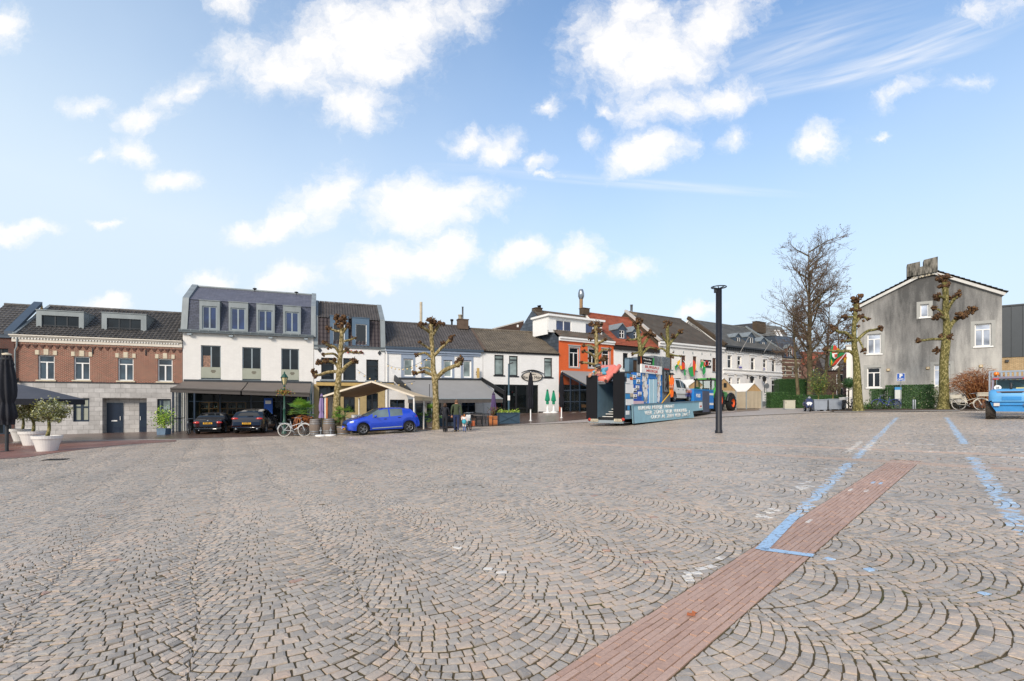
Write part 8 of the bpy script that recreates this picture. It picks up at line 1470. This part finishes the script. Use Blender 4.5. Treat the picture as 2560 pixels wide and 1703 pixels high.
for sx in (-1,1):mb=MB();mb.tube([(sx*.25,-.3,1.05),(sx*.32,-.28,1.22)],.008,DARKM,4);mb.ball((sx*.32,-.28,1.25),.06,DARKM,1,sc=(1,.3,.7));mb.build('mirror',t)
f=Fr(2108,37.0);t=thing('moped','black moped seen from behind between grey planter and pollard','moped',f.p,rad(150));
for y in (-.55,.6):mb=MB();M=wheel(mb,(0,y,.26),(1,0,0),.26,.1);o=mb.build('wheel',t);rim_mesh(M,.17,.1,SILV).build('rim',o)
mb=MB();mb.ball((0,.3,.6),.3,DARKM,2,sc=(.55,1.5,.65));mb.prism([(-.2,.3),(.2,.3),(.16,.95),(-.16,.95)],-.4,-.32,DARKM);mb.box((-.12,-.35,.28),(.12,.2,.36),DARKM);mb.build('body',t);mb=MB();mb.ball((0,.35,.86),.25,mat('moped_seat','#26262a',.7),2,sc=(.6,1.5,.35));mb.build('seat',t);mb=MB();mb.tube([(-.33,-.2,1.1),(0,-.34,1.05),(.33,-.2,1.1)],.02,DARKM,6);mb.build('handlebar',t)
# entrance railing by the cream wing
f=Fr(2122,39);t=thing('handrail','dark sloping handrail at the steps beside the cream entrance wing','railing',f.p,rad(-30));mb=MB();mb.bar((-1.0,0,1.0),(.9,0,1.9),.05,.05,DARKM);mb.build('rail',t)
for i in range(7):x=-.95+i*.3;mb=MB();mb.bar((x,0,0),(x,0,1.02+(x+.95)*.47),.03,.03,DARKM);mb.build('baluster',t)
# ================================================================== flags
FR_,FY,FG=mat('flag_red','#c23a22',.75,var=.06),mat('flag_yellow','#d9a520',.75,var=.06),mat('flag_green','#1f8a48',.75,var=.06);FW=mat('flag_white','#ddd8cf',.75,var=.05)
cf=crop(1640,860,7.29)
def wall_flag(p_wall,p_tip,pieces,label):
    d0=57.0;f=Fr(1720,d0);b_=BI;a=b_.uz(*cf(*p_wall),-.05);A=b_.root.matrix_basis@Vector((a[0],-.05,a[1]));tip=RAY(*cf(*p_tip),A.y-1.2);t=thing('flag',label,'flag',A,0,'carnival flags on the white house');mb=MB();mb.tube([(0,0,0),tip-A],.03,WHITE,6);mb.build('pole',t)
    for k,(pts,m) in enumerate(pieces):
        P=[RAY(*cf(*p),A.y-.75+.03*k)-A for p in pts];mb=MB();n=len(P);q=[p+Vector((.0,.05,0)) for p in P];mb.add(P+q,[tuple(range(n)),tuple(range(2*n-1,n-1,-1))]+[(i,(i+1)%n,(i+1)%n+n,i+n) for i in range(n)],m);mb.build('cloth',t)
wall_flag((445,265),(350,400),[([(435,285),(440,330),(415,395),(380,370),(385,330)],FY),([(380,365),(415,395),(370,440),(375,490),(355,470),(345,400)],FG)],'yellow and green carnival flag, leftmost on the long white house')
wall_flag((500,300),(560,380),[([(480,330),(520,350),(530,450),(480,470),(470,400)],FR_),([(425,390),(475,400),(475,475),(440,450)],FY),([(510,430),(530,430),(545,570),(515,580)],FG)],'red, yellow and green carnival flag, second from left, over a window')
wall_flag((640,330),(560,460),[([(590,440),(670,405),(690,590),(640,600),(600,500)],FG),([(675,290),(720,330),(705,580),(680,570),(670,420)],FR_),([(690,320),(735,380),(720,490),(695,420)],FY)],'big green and red carnival flag, third from left on the long white house')
wall_flag((870,330),(840,450),[([(820,330),(870,320),(865,460),(800,420)],FG),([(825,325),(865,320),(862,385),(822,370)],FY),([(850,430),(900,410),(905,510),(870,570),(850,530)],FG),([(875,400),(898,400),(905,520),(880,520)],FY),([(862,330),(900,340),(890,420),(868,390)],FR_)],'yellow topped green carnival flag hanging across the black mural')
# large carnival flag by the left pollard
d=36.5;f=Fr(2100,d);t=thing('flag','large red, yellow and green carnival flag flying beside the left pollard','flag',f.p);mb=MB();mb.tube([f(*c7(2010,760)),f(*c7(1830,985))],.03,WHITE,6);mb.build('pole',t)
def wav(pts,m,k):
    P=[f(*c7(*p))+Vector((0,.06*k+.1*sin(p[0]*.05+p[1]*.03),0)) for p in pts];n=len(P);q=[p+Vector((0,.012,0)) for p in P];mb=MB();mb.add(P+q,[tuple(range(n)),tuple(range(2*n-1,n-1,-1))]+[(i,(i+1)%n,(i+1)%n+n,i+n) for i in range(n)],m);mb.build('cloth',t)
wav([(1865,705),(1885,720),(1945,770),(1990,800),(1985,860),(1900,900),(1850,940),(1825,930),(1822,860),(1838,790)],FG,4);wav([(1865,705),(1890,722),(1880,790),(1840,800)],FR_,1);wav([(1885,720),(1945,765),(1915,800),(1880,790)],FY,2);wav([(1835,800),(1880,795),(1890,840),(1855,860),(1832,840)],FW,0);wav([(1845,812),(1872,810),(1876,838),(1852,845)],FR_,-1);wav([(1822,860),(1835,900),(1825,935),(1815,900)],FY,1);wav([(1985,800),(1990,830),(1880,925),(1845,935),(1900,860)],FR_,2);wav([(1840,955),(1885,930),(1900,945),(1860,985)],FW,0);wav([(1960,850),(1995,840),(1990,905),(1955,890)],FY,1)
# string lights
P0=BD.root.matrix_basis@Vector((BD.uz(*c3(560,780))[0],-.05,BD.uz(*c3(560,780))[1]));P1=RAY(*c4(1000,905),33);
for k,(a,e,lab) in enumerate(((P0,RAY(*c3(1178,905),36),'string of warm bulbs sagging above the cream tent'),(BE.root.matrix_basis@Vector((.1,-.05,BE.uz(*c4(60,720))[1])),RAY(*c4(480,640),33),'string of bulbs from the blue trimmed house to the second pollard'))):
    t=thing('string_lights',lab,'string lights',a,0);pts=[a.lerp(e,i/20)-a-Vector((0,0,1.6*(i/20)*(1-i/20)*4*.35)) for i in range(21)];mb=MB();mb.tube(pts,.012,DARKM,4);mb.build('cable',t)
    for i in range(1,20,2):mb=MB();mb.ball(pts[i]-Vector((0,0,.12)),.07,mat('bulb_glass','#e8c98a',.2,var=.05),1);mb.build('bulb',t)
# ================================================================== ground details
RPAV=brick('red_clinker_paving','#95665a','#87594c','#5d473c',.2,.07,.006,.5,.3,mode='flat',nz=(.65,1.25),stain=('#8d8177',.7,.5,.6));BPAV=brick('brown_clinker_paving','#735a4c','#644d41','#46372f',.2,.07,.006,.28,.3,mode='flat',nz=(.6,1.3),stain=('#4a4632',.5,.52,.6));KERB=mat('pale_kerb','#a39b90',.7,var=.12)
def strip(name,near,far,m,dz):
    n=14;L=lambda pts,f_:np.array([np.interp(f_,np.linspace(0,1,len(pts)),[p[i] for p in pts]) for i in range(2)])
    o=decal(name,[(L(near,i/n),L(far,i/n)) for i in range(n+1)],m,dz);return tag(o,None,kind='structure')
gg=lambda*ps:[tuple(G(*p)[:2]) for p in ps]
fl0=lambda b,x,y=0:tuple((b.root.matrix_basis@Vector((x,y,0)))[:2])
strip('pavement',gg((-70,1152),(60,1145),(150,1131),(300,1113),(440,1104)),gg((-70,1112),(60,1108),(150,1104),(300,1101),(440,1099)),RPAV,.012)
strip('pavement',gg((-70,1112),(60,1108),(150,1104),(300,1101),(480,1097),(640,1092),(780,1088),(960,1082),(1100,1073),(1240,1064)),[fl0(BB,-3),fl0(BB,3),fl0(BB,8),fl0(BC,2),fl0(BC,5),fl0(BC,9),fl0(BD,3),fl0(BD,6),fl0(BE,5),fl0(BF,0)],BPAV,.010)
strip('kerb',gg((150,1105),(300,1102),(440,1100),(560,1097)),gg((150,1103),(300,1100.3),(440,1098.4),(560,1095.4)),KERB,.016)
strip('pavement',gg((1240,1064),(1300,1060),(1340,1057.5),(1420,1052),(1480,1047),(1600,1041),(1800,1034),(1900,1026)),[fl0(BF,0),fl0(BF,3),fl0(BF,6),fl0(BG,1),fl0(BG,4),fl0(BI,1),fl0(BI,9),fl0(BJ,7)],BPAV,.010)
strip('planting_bed',gg((2085,1030),(2200,1029),(2300,1028),(2400,1027),(2480,1027)),[fl0(BM,-3,-.1),fl0(BM,0,-.05),fl0(BM,3,-.05),fl0(BM,6,-.05),fl0(BM,8.6,-.05)],mat('bed_soil','#4f4030',.95,var=.35,scale=3,bump=.5),.03)
strip('kerb',gg((2085,1031.6),(2200,1030.6),(2300,1029.6),(2400,1028.6)),gg((2085,1030),(2200,1029),(2300,1028),(2400,1027)),KERB,.04)
b=BM;t=sub(b,'low_wall','low mossy brick wall at the foot of the copper shrub','wall');mb=MB();mb.box((5.0,-3.6,-.1),(11.5,-3.35,.52),brick('mossy_low_brick','#5c5238','#4d4630','#3d3828',.21,.066,.011));mb.build('bricks',t);mb=MB();mb.box((4.97,-3.63,.52),(11.5,-3.32,.58),mat('mossy_coping','#565036',.9,var=.25));mb.build('coping',t)
def paint_mat():
    m,t,bs=nodes_of('worn_blue_paint');bs.inputs['Base Color'].default_value=hx('#a6c3dd');bs.inputs['Roughness'].default_value=.7
    tc=nd(t,'ShaderNodeTexCoord');n=nd(t,'ShaderNodeTexNoise',Scale=22.0,Detail=7.0,Roughness=.75);t.links.new(tc.outputs['Object'],n.inputs['Vector']);r=ramp(t,n.outputs['Fac'],[(.36,(0,0,0,1)),(.46,(.95,.95,.95,1))])
    tr=nd(t,'ShaderNodeBsdfTransparent');mx=nd(t,'ShaderNodeMixShader');t.links.new(r.outputs[0],mx.inputs[0]);t.links.new(tr.outputs[0],mx.inputs[1]);t.links.new(bs.outputs[0],mx.inputs[2]);t.links.new(mx.outputs[0],t.nodes['Material Output'].inputs[0]);return m
PB=paint_mat()
for (p,q,w_) in (((1903,1376),(1988,1290),.11),((1903,1374),(2034,1391),.10)):
    a,e=np.array(G(*p)[:2]),np.array(G(*q)[:2]);u=(e-a)/np.linalg.norm(e-a);nn=np.array([-u[1],u[0]])*w_/2;tag(decal('painted_bay_line',[(a+(e-a)*k/8+nn,a+(e-a)*k/8-nn) for k in range(9)],PB,.0085),None,kind='structure')
# fallen leaf and drain cover
g=G(1730,1542);t=MB();random.seed(3)
V=[(-.045,0,.004),(-.02,.022,.012),(.01,.014,.006),(.03,.03,.014),(.05,0,.005),(.02,-.01,.012),(.0,-.028,.005)];t.add(V,[tuple(range(7))],mat('fallen_leaf','#b0633a',.8,var=.2));tag(t.build('fallen_leaf',None,g+Vector((0,0,.012)),.4),'single fallen brown leaf lying on the brick band','leaf')
g=G(140,1150);mb=MB();mb.box((-.3,-.2,0),(.3,.2,.02),mat('iron_grate','#3a3835',.7,var=.2));
for i in range(7):mb.box((-.27+i*.085,-.17,.02),(-.23+i*.085,.17,.03),DARKM)
tag(mb.build('drain_grate',None,g+Vector((0,0,.0)),.2),'iron drain grate in the cobbles near the white pots','drain')
# ================================================================== people
SKIN=mat('skin','#c08a6c',.6,var=.05);HAIRB=mat('brown_hair','#4a3424',.8,var=.2);HAIRG=mat('ginger_hair','#a4683a',.8,var=.2)
def skin_body(name,J,E,matfn,parent=None,root='pelvis',sub=2):
    bm=bmesh.new();sl_=bm.verts.layers.skin.verify();vm_={}
    for k,(p,r) in J.items():v=bm.verts.new(p);v[sl_].radius=(r,r) if isinstance(r,float) else r;v[sl_].use_root=(k==root);vm_[k]=v
    for a,e in E:bm.edges.new((vm_[a],vm_[e]))
    me=bpy.data.meshes.new('s');bm.to_mesh(me);bm.free();o=bpy.data.objects.new('s',me);COL.objects.link(o);m1=o.modifiers.new('k','SKIN');m1.use_smooth_shade=True;m2=o.modifiers.new('u','SUBSURF');m2.levels=sub;m2.render_levels=sub
    m=bpy.data.meshes.new_from_object(o.evaluated_get(bpy.context.evaluated_depsgraph_get()));bpy.data.objects.remove(o)
    mats=[]
    m.materials.clear();idx=[]
    for p in m.polygons:
        k=matfn(p.center)
        if k not in mats:mats.append(k);m.materials.append(k)
        idx.append(mats.index(k))
    m.polygons.foreach_set('material_index',idx);m.polygons.foreach_set('use_smooth',[True]*len(idx));ob=bpy.data.objects.new(name,m);COL.objects.link(ob)
    if parent:ob.parent=parent
    return ob
def fingers(mb,w_,d,m,s=1.):
    """palm, four unequal fingers and a side thumb growing from the wrist point along d"""
    d=Vector(d).normalized();sx=d.cross(Vector((0,1,0)));sx=sx.normalized() if sx.length>.1 else Vector((1,0,0));nz=sx.cross(d);w_=Vector(w_)
    mb.ball(w_+d*.045*s,.042*s,m,2,sc=(.95,.7,1.15))
    for i,L in enumerate((.07,.08,.075,.058)):a=w_+d*.075*s+sx*(-.03+.02*i)*s;mb.tube([a,a+d*L*.5*s+nz*.01,a+d*L*.85*s+nz*.035*s],[.0095*s,.009*s,.007*s],m,6)
    a=w_+d*.03*s-sx*.035*s;mb.tube([a,a-sx*.025*s+d*.03*s,a-sx*.03*s+d*.06*s+nz*.015],[.012*s,.011*s,.008*s],m,6)
def stand(hh,arms,legs=((.1,0),(-.1,0)),wide=1.,bend=0.):
    k=hh/1.75;J={'pelvis':((0,0,.96),.13*wide),'waist':((0,.0,1.12),.125*wide),'chest':((0,.01+bend,1.32),.15*wide),'collar':((0,.01+bend,1.45),.085),'neck':((0,.015+bend,1.52),.055),'head':((0,.03+bend,1.61),.088),'crown':((0,.02+bend,1.70),.075)}
    E=[('pelvis','waist'),('waist','chest'),('chest','collar'),('collar','neck'),('neck','head'),('head','crown')]
    for s_,n in ((-1,'l'),(1,'r')):
        e,w_=arms[0 if s_<0 else 1];J[n+'sh']=((s_*.175*wide,bend,1.425),.068);J[n+'el']=(e,.05);J[n+'wr']=(w_,.034);E+=[('collar',n+'sh'),(n+'sh',n+'el'),(n+'el',n+'wr')]
        dy=legs[0 if s_<0 else 1][1];J[n+'hip']=((s_*.09,0,.88),.095*wide);J[n+'kn']=((s_*.1,dy*.5+.02,.49),.066);J[n+'an']=((s_*.1,dy,.09),.045);J[n+'to']=((s_*.11,dy+.15,.04),.042);E+=[('pelvis',n+'hip'),(n+'hip',n+'kn'),(n+'kn',n+'an'),(n+'an',n+'to')]
    return {a:(tuple(c*k for c in p),r*k) for a,(p,r) in J.items()},E,k
def person(px,d,hh,label,arms,top,bot,shoe,hair,legs=((0,.05),(0,-.1)),wide=1.,yaw=0.,cut=.95,hairlong=.0,hood=None,bend=0.):
    f=Fr(px,d);t=thing('person',label,'person',f.p,yaw,'family crossing the square');J,E,k=stand(hh,arms,legs,wide,bend)
    def mf(c):
        z=c.z/k
        if z>1.5:return SKIN
        for n in ('lwr','rwr'):
            if (c-Vector(J[n][0])).length<.045*k:return SKIN
        if z<.1:return shoe
        return top(c,k) if callable(top) else (top if z>cut else bot)
    skin_body('body',J,E,mf,t);mb=MB()
    for n in ('l','r'):w_,e=Vector(J[n+'wr'][0]),Vector(J[n+'el'][0]);fingers(mb,w_,w_-e,SKIN,k)
    mb.build('hands',t);hd=Vector(J['head'][0]);mb=MB();mb.ball(hd+Vector((0,-.015,.035))*k,.108*k,hair,2,.12,sc=(.9,1.0,1.0),seed=int(px))
    if hairlong:mb.tube([hd+Vector((0,-.08,.03))*k,hd+Vector((0,-.1,-.1))*k,hd+Vector((0,-.09,-hairlong))*k],[.07*k,.075*k,.04*k],hair,8)
    mb.build('hair',t);mb=MB()
    for s_ in (-1,1):mb.ball(hd+Vector((s_*.088,.0,-.005))*k,.025*k,SKIN,1,sc=(.4,.8,1.2));mb.ball(hd+Vector((s_*.032,.085,.02))*k,.012*k,DARKM,1)
    mb.ball(hd+Vector((0,.1,-.015))*k,.018*k,SKIN,1,sc=(.8,1,1.3));mb.box(tuple(hd+Vector((-.025,.078,-.056))*k),tuple(hd+Vector((.025,.086,-.048))*k),mat('lips','#8d4a3e',.6));mb.build('face',t)
    if hood:mb=MB();mb.ball(hd+Vector((0,-.07,-.15))*k,.11*k,hood,2,.15,sc=(1.15,.7,.6));mb.build('hood',t)
    return t
BLKC=mat('black_padded_coat','#10121c',.7,var=.3,scale=9);OLV=mat('olive_fleece','#3d4630',.9,var=.15,scale=8);JEAN=mat('blue_jeans','#1f2c4e',.85,var=.2,scale=8);SHO=mat('grey_trainers','#5e5e60',.7,var=.15);SHOB=mat('tan_trainers','#9a8a6a',.7,var=.15);FLOW=mat('floral_white_cloth','#dcd3cd',.8,var=.1,scale=9,dirt=('#b0596a',14.0,.55,.9));LEGG=mat('patterned_leggings','#4a5f8d',.8,var=.4,scale=14)
person(1112.5,27.2,1.63,'woman in black padded coat pushing the buggy, seen from behind',(((-.26,.05,1.12),(-.16,.28,1.02)),((.26,.05,1.12),(.2,.28,1.02))),BLKC,mat('black_trousers','#131318',.8,var=.2),SHO,HAIRB,wide=1.12,cut=.78,hairlong=.06,hood=BLKC)
person(1141,27.1,1.80,'man in olive green sweater and jeans walking away, holding a child by the hand',(((-.27,.0,1.12),(-.25,.06,.88)),((.27,-.02,1.12),(.3,.02,.88))),OLV,JEAN,SHOB,mat('short_fair_hair','#6b4e38',.8,var=.15),legs=((0,.1),(0,-.08)),wide=1.15,cut=.94,hood=OLV)
person(1161,26.9,.98,'little red haired child in white floral coat with colourful backpack',(((-.25,.0,1.15),(-.3,.03,1.35)),((.26,.0,1.12),(.28,.05,.9))),FLOW,LEGG,SHO,HAIRG,wide=1.35,cut=.55,hairlong=.2)
f=Fr(1161,26.9);t=thing('backpack','small turquoise backpack worn by the red haired child','backpack',f.p+Vector((0,-.17,.58)));mb=MB();mb.ball((0,0,0),.13,mat('turquoise_bag','#3a9aa8',.7,var=.15),2,sc=(.9,.55,1.1));mb.build('bag',t);mb=MB();mb.tube([(-.08,.03,-.1),(-.09,.1,.1),(-.05,.16,.14)],.014,ORANGE,5);mb.tube([(.08,.03,-.1),(.09,.1,.1),(.05,.16,.14)],.014,ORANGE,5);mb.build('strap',t)
f=Fr(1126,27.6);t=thing('buggy','dark baby buggy with black hood and grey wheels pushed by the woman','buggy',f.p);mb=MB();mb.ball((0,.2,.72),.33,BLKC,2,.1,sc=(.85,.9,.7));mb.build('hood',t);mb=MB();mb.prism([(-.24,.3),(.24,.3),(.26,.55),(-.26,.55)],.0,.75,NAVY);mb.build('seat',t);mb=MB()
for s_ in (-1,1):mb.tube([(s_*.26,-.32,1.0),(s_*.26,.1,.6),(s_*.25,.6,.15)],.016,SILV,6);mb.tube([(s_*.25,-.15,.15),(s_*.26,.25,.5)],.016,SILV,6)
mb.tube([(-.26,-.32,1.0),(.26,-.32,1.0)],.02,DARKM,6);mb.build('frame',t);mb=MB();mb.box((-.22,-.1,.2),(.22,.45,.24),DARKM);mb.ball((0,.15,.3),.17,mat('brown_bag','#6a4a38',.8),1,sc=(1.2,1,.5));mb.build('basket',t)
for s_ in (-1,1):
    for y in (-.17,.58):mb=MB();M=wheel(mb,(s_*.27,y,.13),(1,0,0),.13,.06);o=mb.build('wheel',t);rim_mesh(M,.08,.06,GREYP).build('rim',o)
f=Fr(1172,29.2);bike(f.p,rad(-75),'parked city bicycle with white and orange panniers beyond the child',mat('teal_bicycle','#1f6a70',.4),DARKM,None,.05);pb=f.p;t=thing('pannier','white and orange bicycle panniers on the city bicycle beyond the child','bag',pb+Vector((.15,-.55,.55)));mb=MB();mb.box((-.25,-.12,0),(.0,.2,.35),WHITE);mb.build('bag',t);mb=MB();mb.box((.02,-.12,-.3),(.24,.2,.0),mat('pannier_orange','#c9673a',.7));mb.build('side_bag',t)
# ------------------------------------------------------------------ sculptures on the float
b=FL;PKP=mat('papier_pink','#dd7a68',.5,var=.12,scale=4,coat=.2);BSH=mat('papier_blue_shirt','#5b9fb4',.6,var=.1);SKP=mat('papier_skin','#c98e72',.6,var=.08)
NO=RAY(*c9(462,655),28.2);TL=RAY(*c9(655,455),29.2);t=thing('sculpted_car','sculpted salmon pink cartoon convertible nosing down over the black panel','sculpture',NO);ax=(TL-NO);Lx=ax.length;ux=ax.normalized();uy=Vector((0,0,1)).cross(ux).normalized();uz_=ux.cross(uy);MT=Matrix((ux,uy,uz_)).transposed().to_4x4()
mb=MB();S=[]
for x,w_,zlo,zhi in ((-.12,.32,-.1,.12),(0,.4,-.14,.22),(.35,.42,-.14,.26),(.75,.42,-.14,.24),(1.05,.45,-.12,.3),(Lx*.92,.44,-.1,.32),(Lx,.3,.0,.26)):S.append([(x,-w_,zlo),(x,-w_,zhi*.55),(x,-w_*.72,zhi),(x,w_*.72,zhi),(x,w_,zhi*.55),(x,w_,zlo)])
V=sum(S,[]);n=6;mb.add(V,[(i*n+j,i*n+j+1,(i+1)*n+j+1,(i+1)*n+j) for i in range(len(S)-1) for j in range(n-1)]+[tuple(range(n))[::-1],tuple((len(S)-1)*n+j for j in range(n))],PKP,True)
for s_ in (-1,1):mb.tube([(-.2,s_*.4,.02),(.2,s_*.43,.08),(.7,s_*.46,.06),(1.0,s_*.5,.12),(Lx,s_*.52,.16),(Lx+.2,s_*.5,.04)],[.13,.15,.14,.15,.13,.05],PKP,10)
mb.v=[tuple(MT@Vector(p)) for p in mb.v];bo=mb.build('body',t)
for s_ in (-1,1):mb=MB();mb.lathe([(.1,-.0),(.08,.02),(.001,.04)],mat('dark_headlamp','#5a3a34',.4),n=14,M=MT@Matrix.Translation((-.215,s_*.4,.02))@Matrix.Rotation(PI/2,4,'Y'));mb.build('headlight',t)
mb=MB();mb.box((-.24,-.34,-.16),(-.14,.34,-.06),SILV,MT)
for i in range(5):mb.ball(MT@Vector((-.2,-.2+.1*i,-.02)),.05,SILV,1)
mb.build('bumper',t)
for x in (.3,Lx*.85):
    for s_ in (-1,1):mb=MB();M=wheel(mb,MT@Vector((x,s_*.46,-.14)),MT.to_3x3()@Vector((0,1,0)),.18,.1);o=mb.build('wheel',t);rim_mesh(M,.11,.1,SILV).build('rim',o)
t=thing('person_sculpture','papier mache man in blue shirt and dark cap sprawled over the pink car','sculpture',NO);R9=lambda x,y,d:RAY(*c9(x,y),d)-NO
J={'pelvis':(R9(575,465,28.9),.16),'chest':(R9(505,490,28.5),.19),'collar':(R9(470,465,28.35),.12),'neck':(R9(440,455,28.25),.08),'head':(R9(410,450,28.15),.13),'chin':(R9(380,470,28.1),.08),'lsh':(R9(430,470,28.3),.09),'lel':(R9(325,500,28.25),.075),'lwr':(R9(285,545,28.2),.05),'rsh':(R9(490,510,28.2),.1),'rel':(R9(545,545,28.0),.085),'rwr':(R9(450,530,27.95),.06),'lhip':(R9(610,450,29.0),.13),'lkn':(R9(660,430,29.2),.1)}
E=[('pelvis','chest'),('chest','collar'),('collar','neck'),('neck','head'),('head','chin'),('collar','lsh'),('lsh','lel'),('lel','lwr'),('chest','rsh'),('rsh','rel'),('rel','rwr'),('pelvis','lhip'),('lhip','lkn')]
def mf(c):
    for k,r in (('head',.2),('chin',.16),('neck',.07),('lwr',.1),('rwr',.09)):
        if (c-J[k][0]).length<r:return SKP
    return BSH
skin_body('body',J,E,mf,t);mb=MB();fingers(mb,J['lwr'][0],J['lwr'][0]-J['lel'][0],SKP,1.8);fingers(mb,J['rwr'][0],J['rwr'][0]-J['rel'][0],SKP,1.6);mb.build('hands',t)
h0=J['head'][0];mb=MB();mb.ball(h0+Vector((-.12,-.12,-.02)),.05,SKP,1);mb.ball(h0+Vector((-.06,-.13,.03)),.025,DARKM,1);mb.ball(h0+Vector((.03,-.14,.03)),.025,DARKM,1);mb.ball(h0+Vector((.15,-.02,0)),.05,SKP,1,sc=(.5,1,1.2));mb.tube([h0+Vector((-.12,-.12,-.07)),h0+Vector((.02,-.14,-.08))],.018,HAIRB,5);mb.build('face',t);mb=MB();mb.ball(h0+Vector((.0,0,.06)),.15,HAIRB,2,.1);mb.build('hair',t)
mb=MB();M=Matrix.Translation(h0+Vector((-.03,0,.13)))@Matrix.Rotation(-.25,4,'Y');mb.lathe([(.16,0),(.17,.04),(.19,.1),(.12,.14),(.001,.15)],ANTH,n=16,M=M);mb.lathe([(.172,.0),(.174,.045)],GREYP,n=16,M=M,cap=False);mb.ball(M@Vector((-.14,-.06,.0)),.13,DARKM,2,sc=(1,.9,.15));mb.build('cap',t)
# orange suited dummy leaning from the prison tower
O0=b.root.matrix_basis@Vector((b.uz(*c6(1275,780),-.25)[0],-.25,0));dO=O0.y;t=thing('person_sculpture','orange suited prisoner dummy with black cap leaning out of the grey tower','sculpture',Vector((O0.x,O0.y,RAY(*c6(1275,780),dO).z)));z0_=t.location;R6=lambda x,y,dy=0:RAY(*c6(x,y),dO+dy)-z0_
J={'pelvis':(R6(1282,585),.15),'chest':(R6(1280,500),.17),'collar':(R6(1284,455),.1),'neck':(R6(1285,440),.06),'head':(R6(1283,422),.1),'top':(R6(1284,405),.08),'lsh':(R6(1268,470),.08),'lel':(R6(1258,520,-.1),.06),'lwr':(R6(1262,560,-.2),.04),'rsh':(R6(1298,470),.08),'rel':(R6(1302,525,-.1),.06),'rwr':(R6(1288,560,-.25),.04),'lhip':(R6(1274,610),.11),'lkn':(R6(1272,660),.08),'lan':(R6(1278,720),.05),'rhip':(R6(1290,610),.11),'rkn':(R6(1292,660),.08),'ran':(R6(1290,715),.05)}
E=[('pelvis','chest'),('chest','collar'),('collar','neck'),('neck','head'),('head','top')]+[(a+'sh',a+'el') for a in 'lr']+[(a+'el',a+'wr') for a in 'lr']+[('collar',a+'sh') for a in 'lr']+[('pelvis',a+'hip') for a in 'lr']+[(a+'hip',a+'kn') for a in 'lr']+[(a+'kn',a+'an') for a in 'lr']
ORS=mat('orange_suit','#d9621a',.8,var=.1)
skin_body('body',J,E,lambda c:SKP if c.z>J['neck'][0].z-.01 or min((c-J[k][0]).length for k in ('lwr','rwr'))<.07 else ORS,t);mb=MB();fingers(mb,J['lwr'][0],(0,-.3,-1),SKP,1.2);fingers(mb,J['rwr'][0],(0,-.3,-1),SKP,1.2);mb.build('hands',t);h0=J['head'][0];mb=MB();mb.ball(h0+Vector((.03,-.11,0)),.03,SKP,1);mb.ball(h0+Vector((-.03,-.1,.03)),.018,DARKM,1);mb.ball(h0+Vector((.07,-.09,.03)),.018,DARKM,1);mb.build('face',t);mb=MB();mb.lathe([(.13,.03),(.14,.08),(.1,.16),(.001,.18)],DARKM,n=14,M=Matrix.Translation(h0));mb.ball(h0+Vector((.1,-.08,.05)),.1,DARKM,1,sc=(1,.8,.2));mb.build('cap',t)
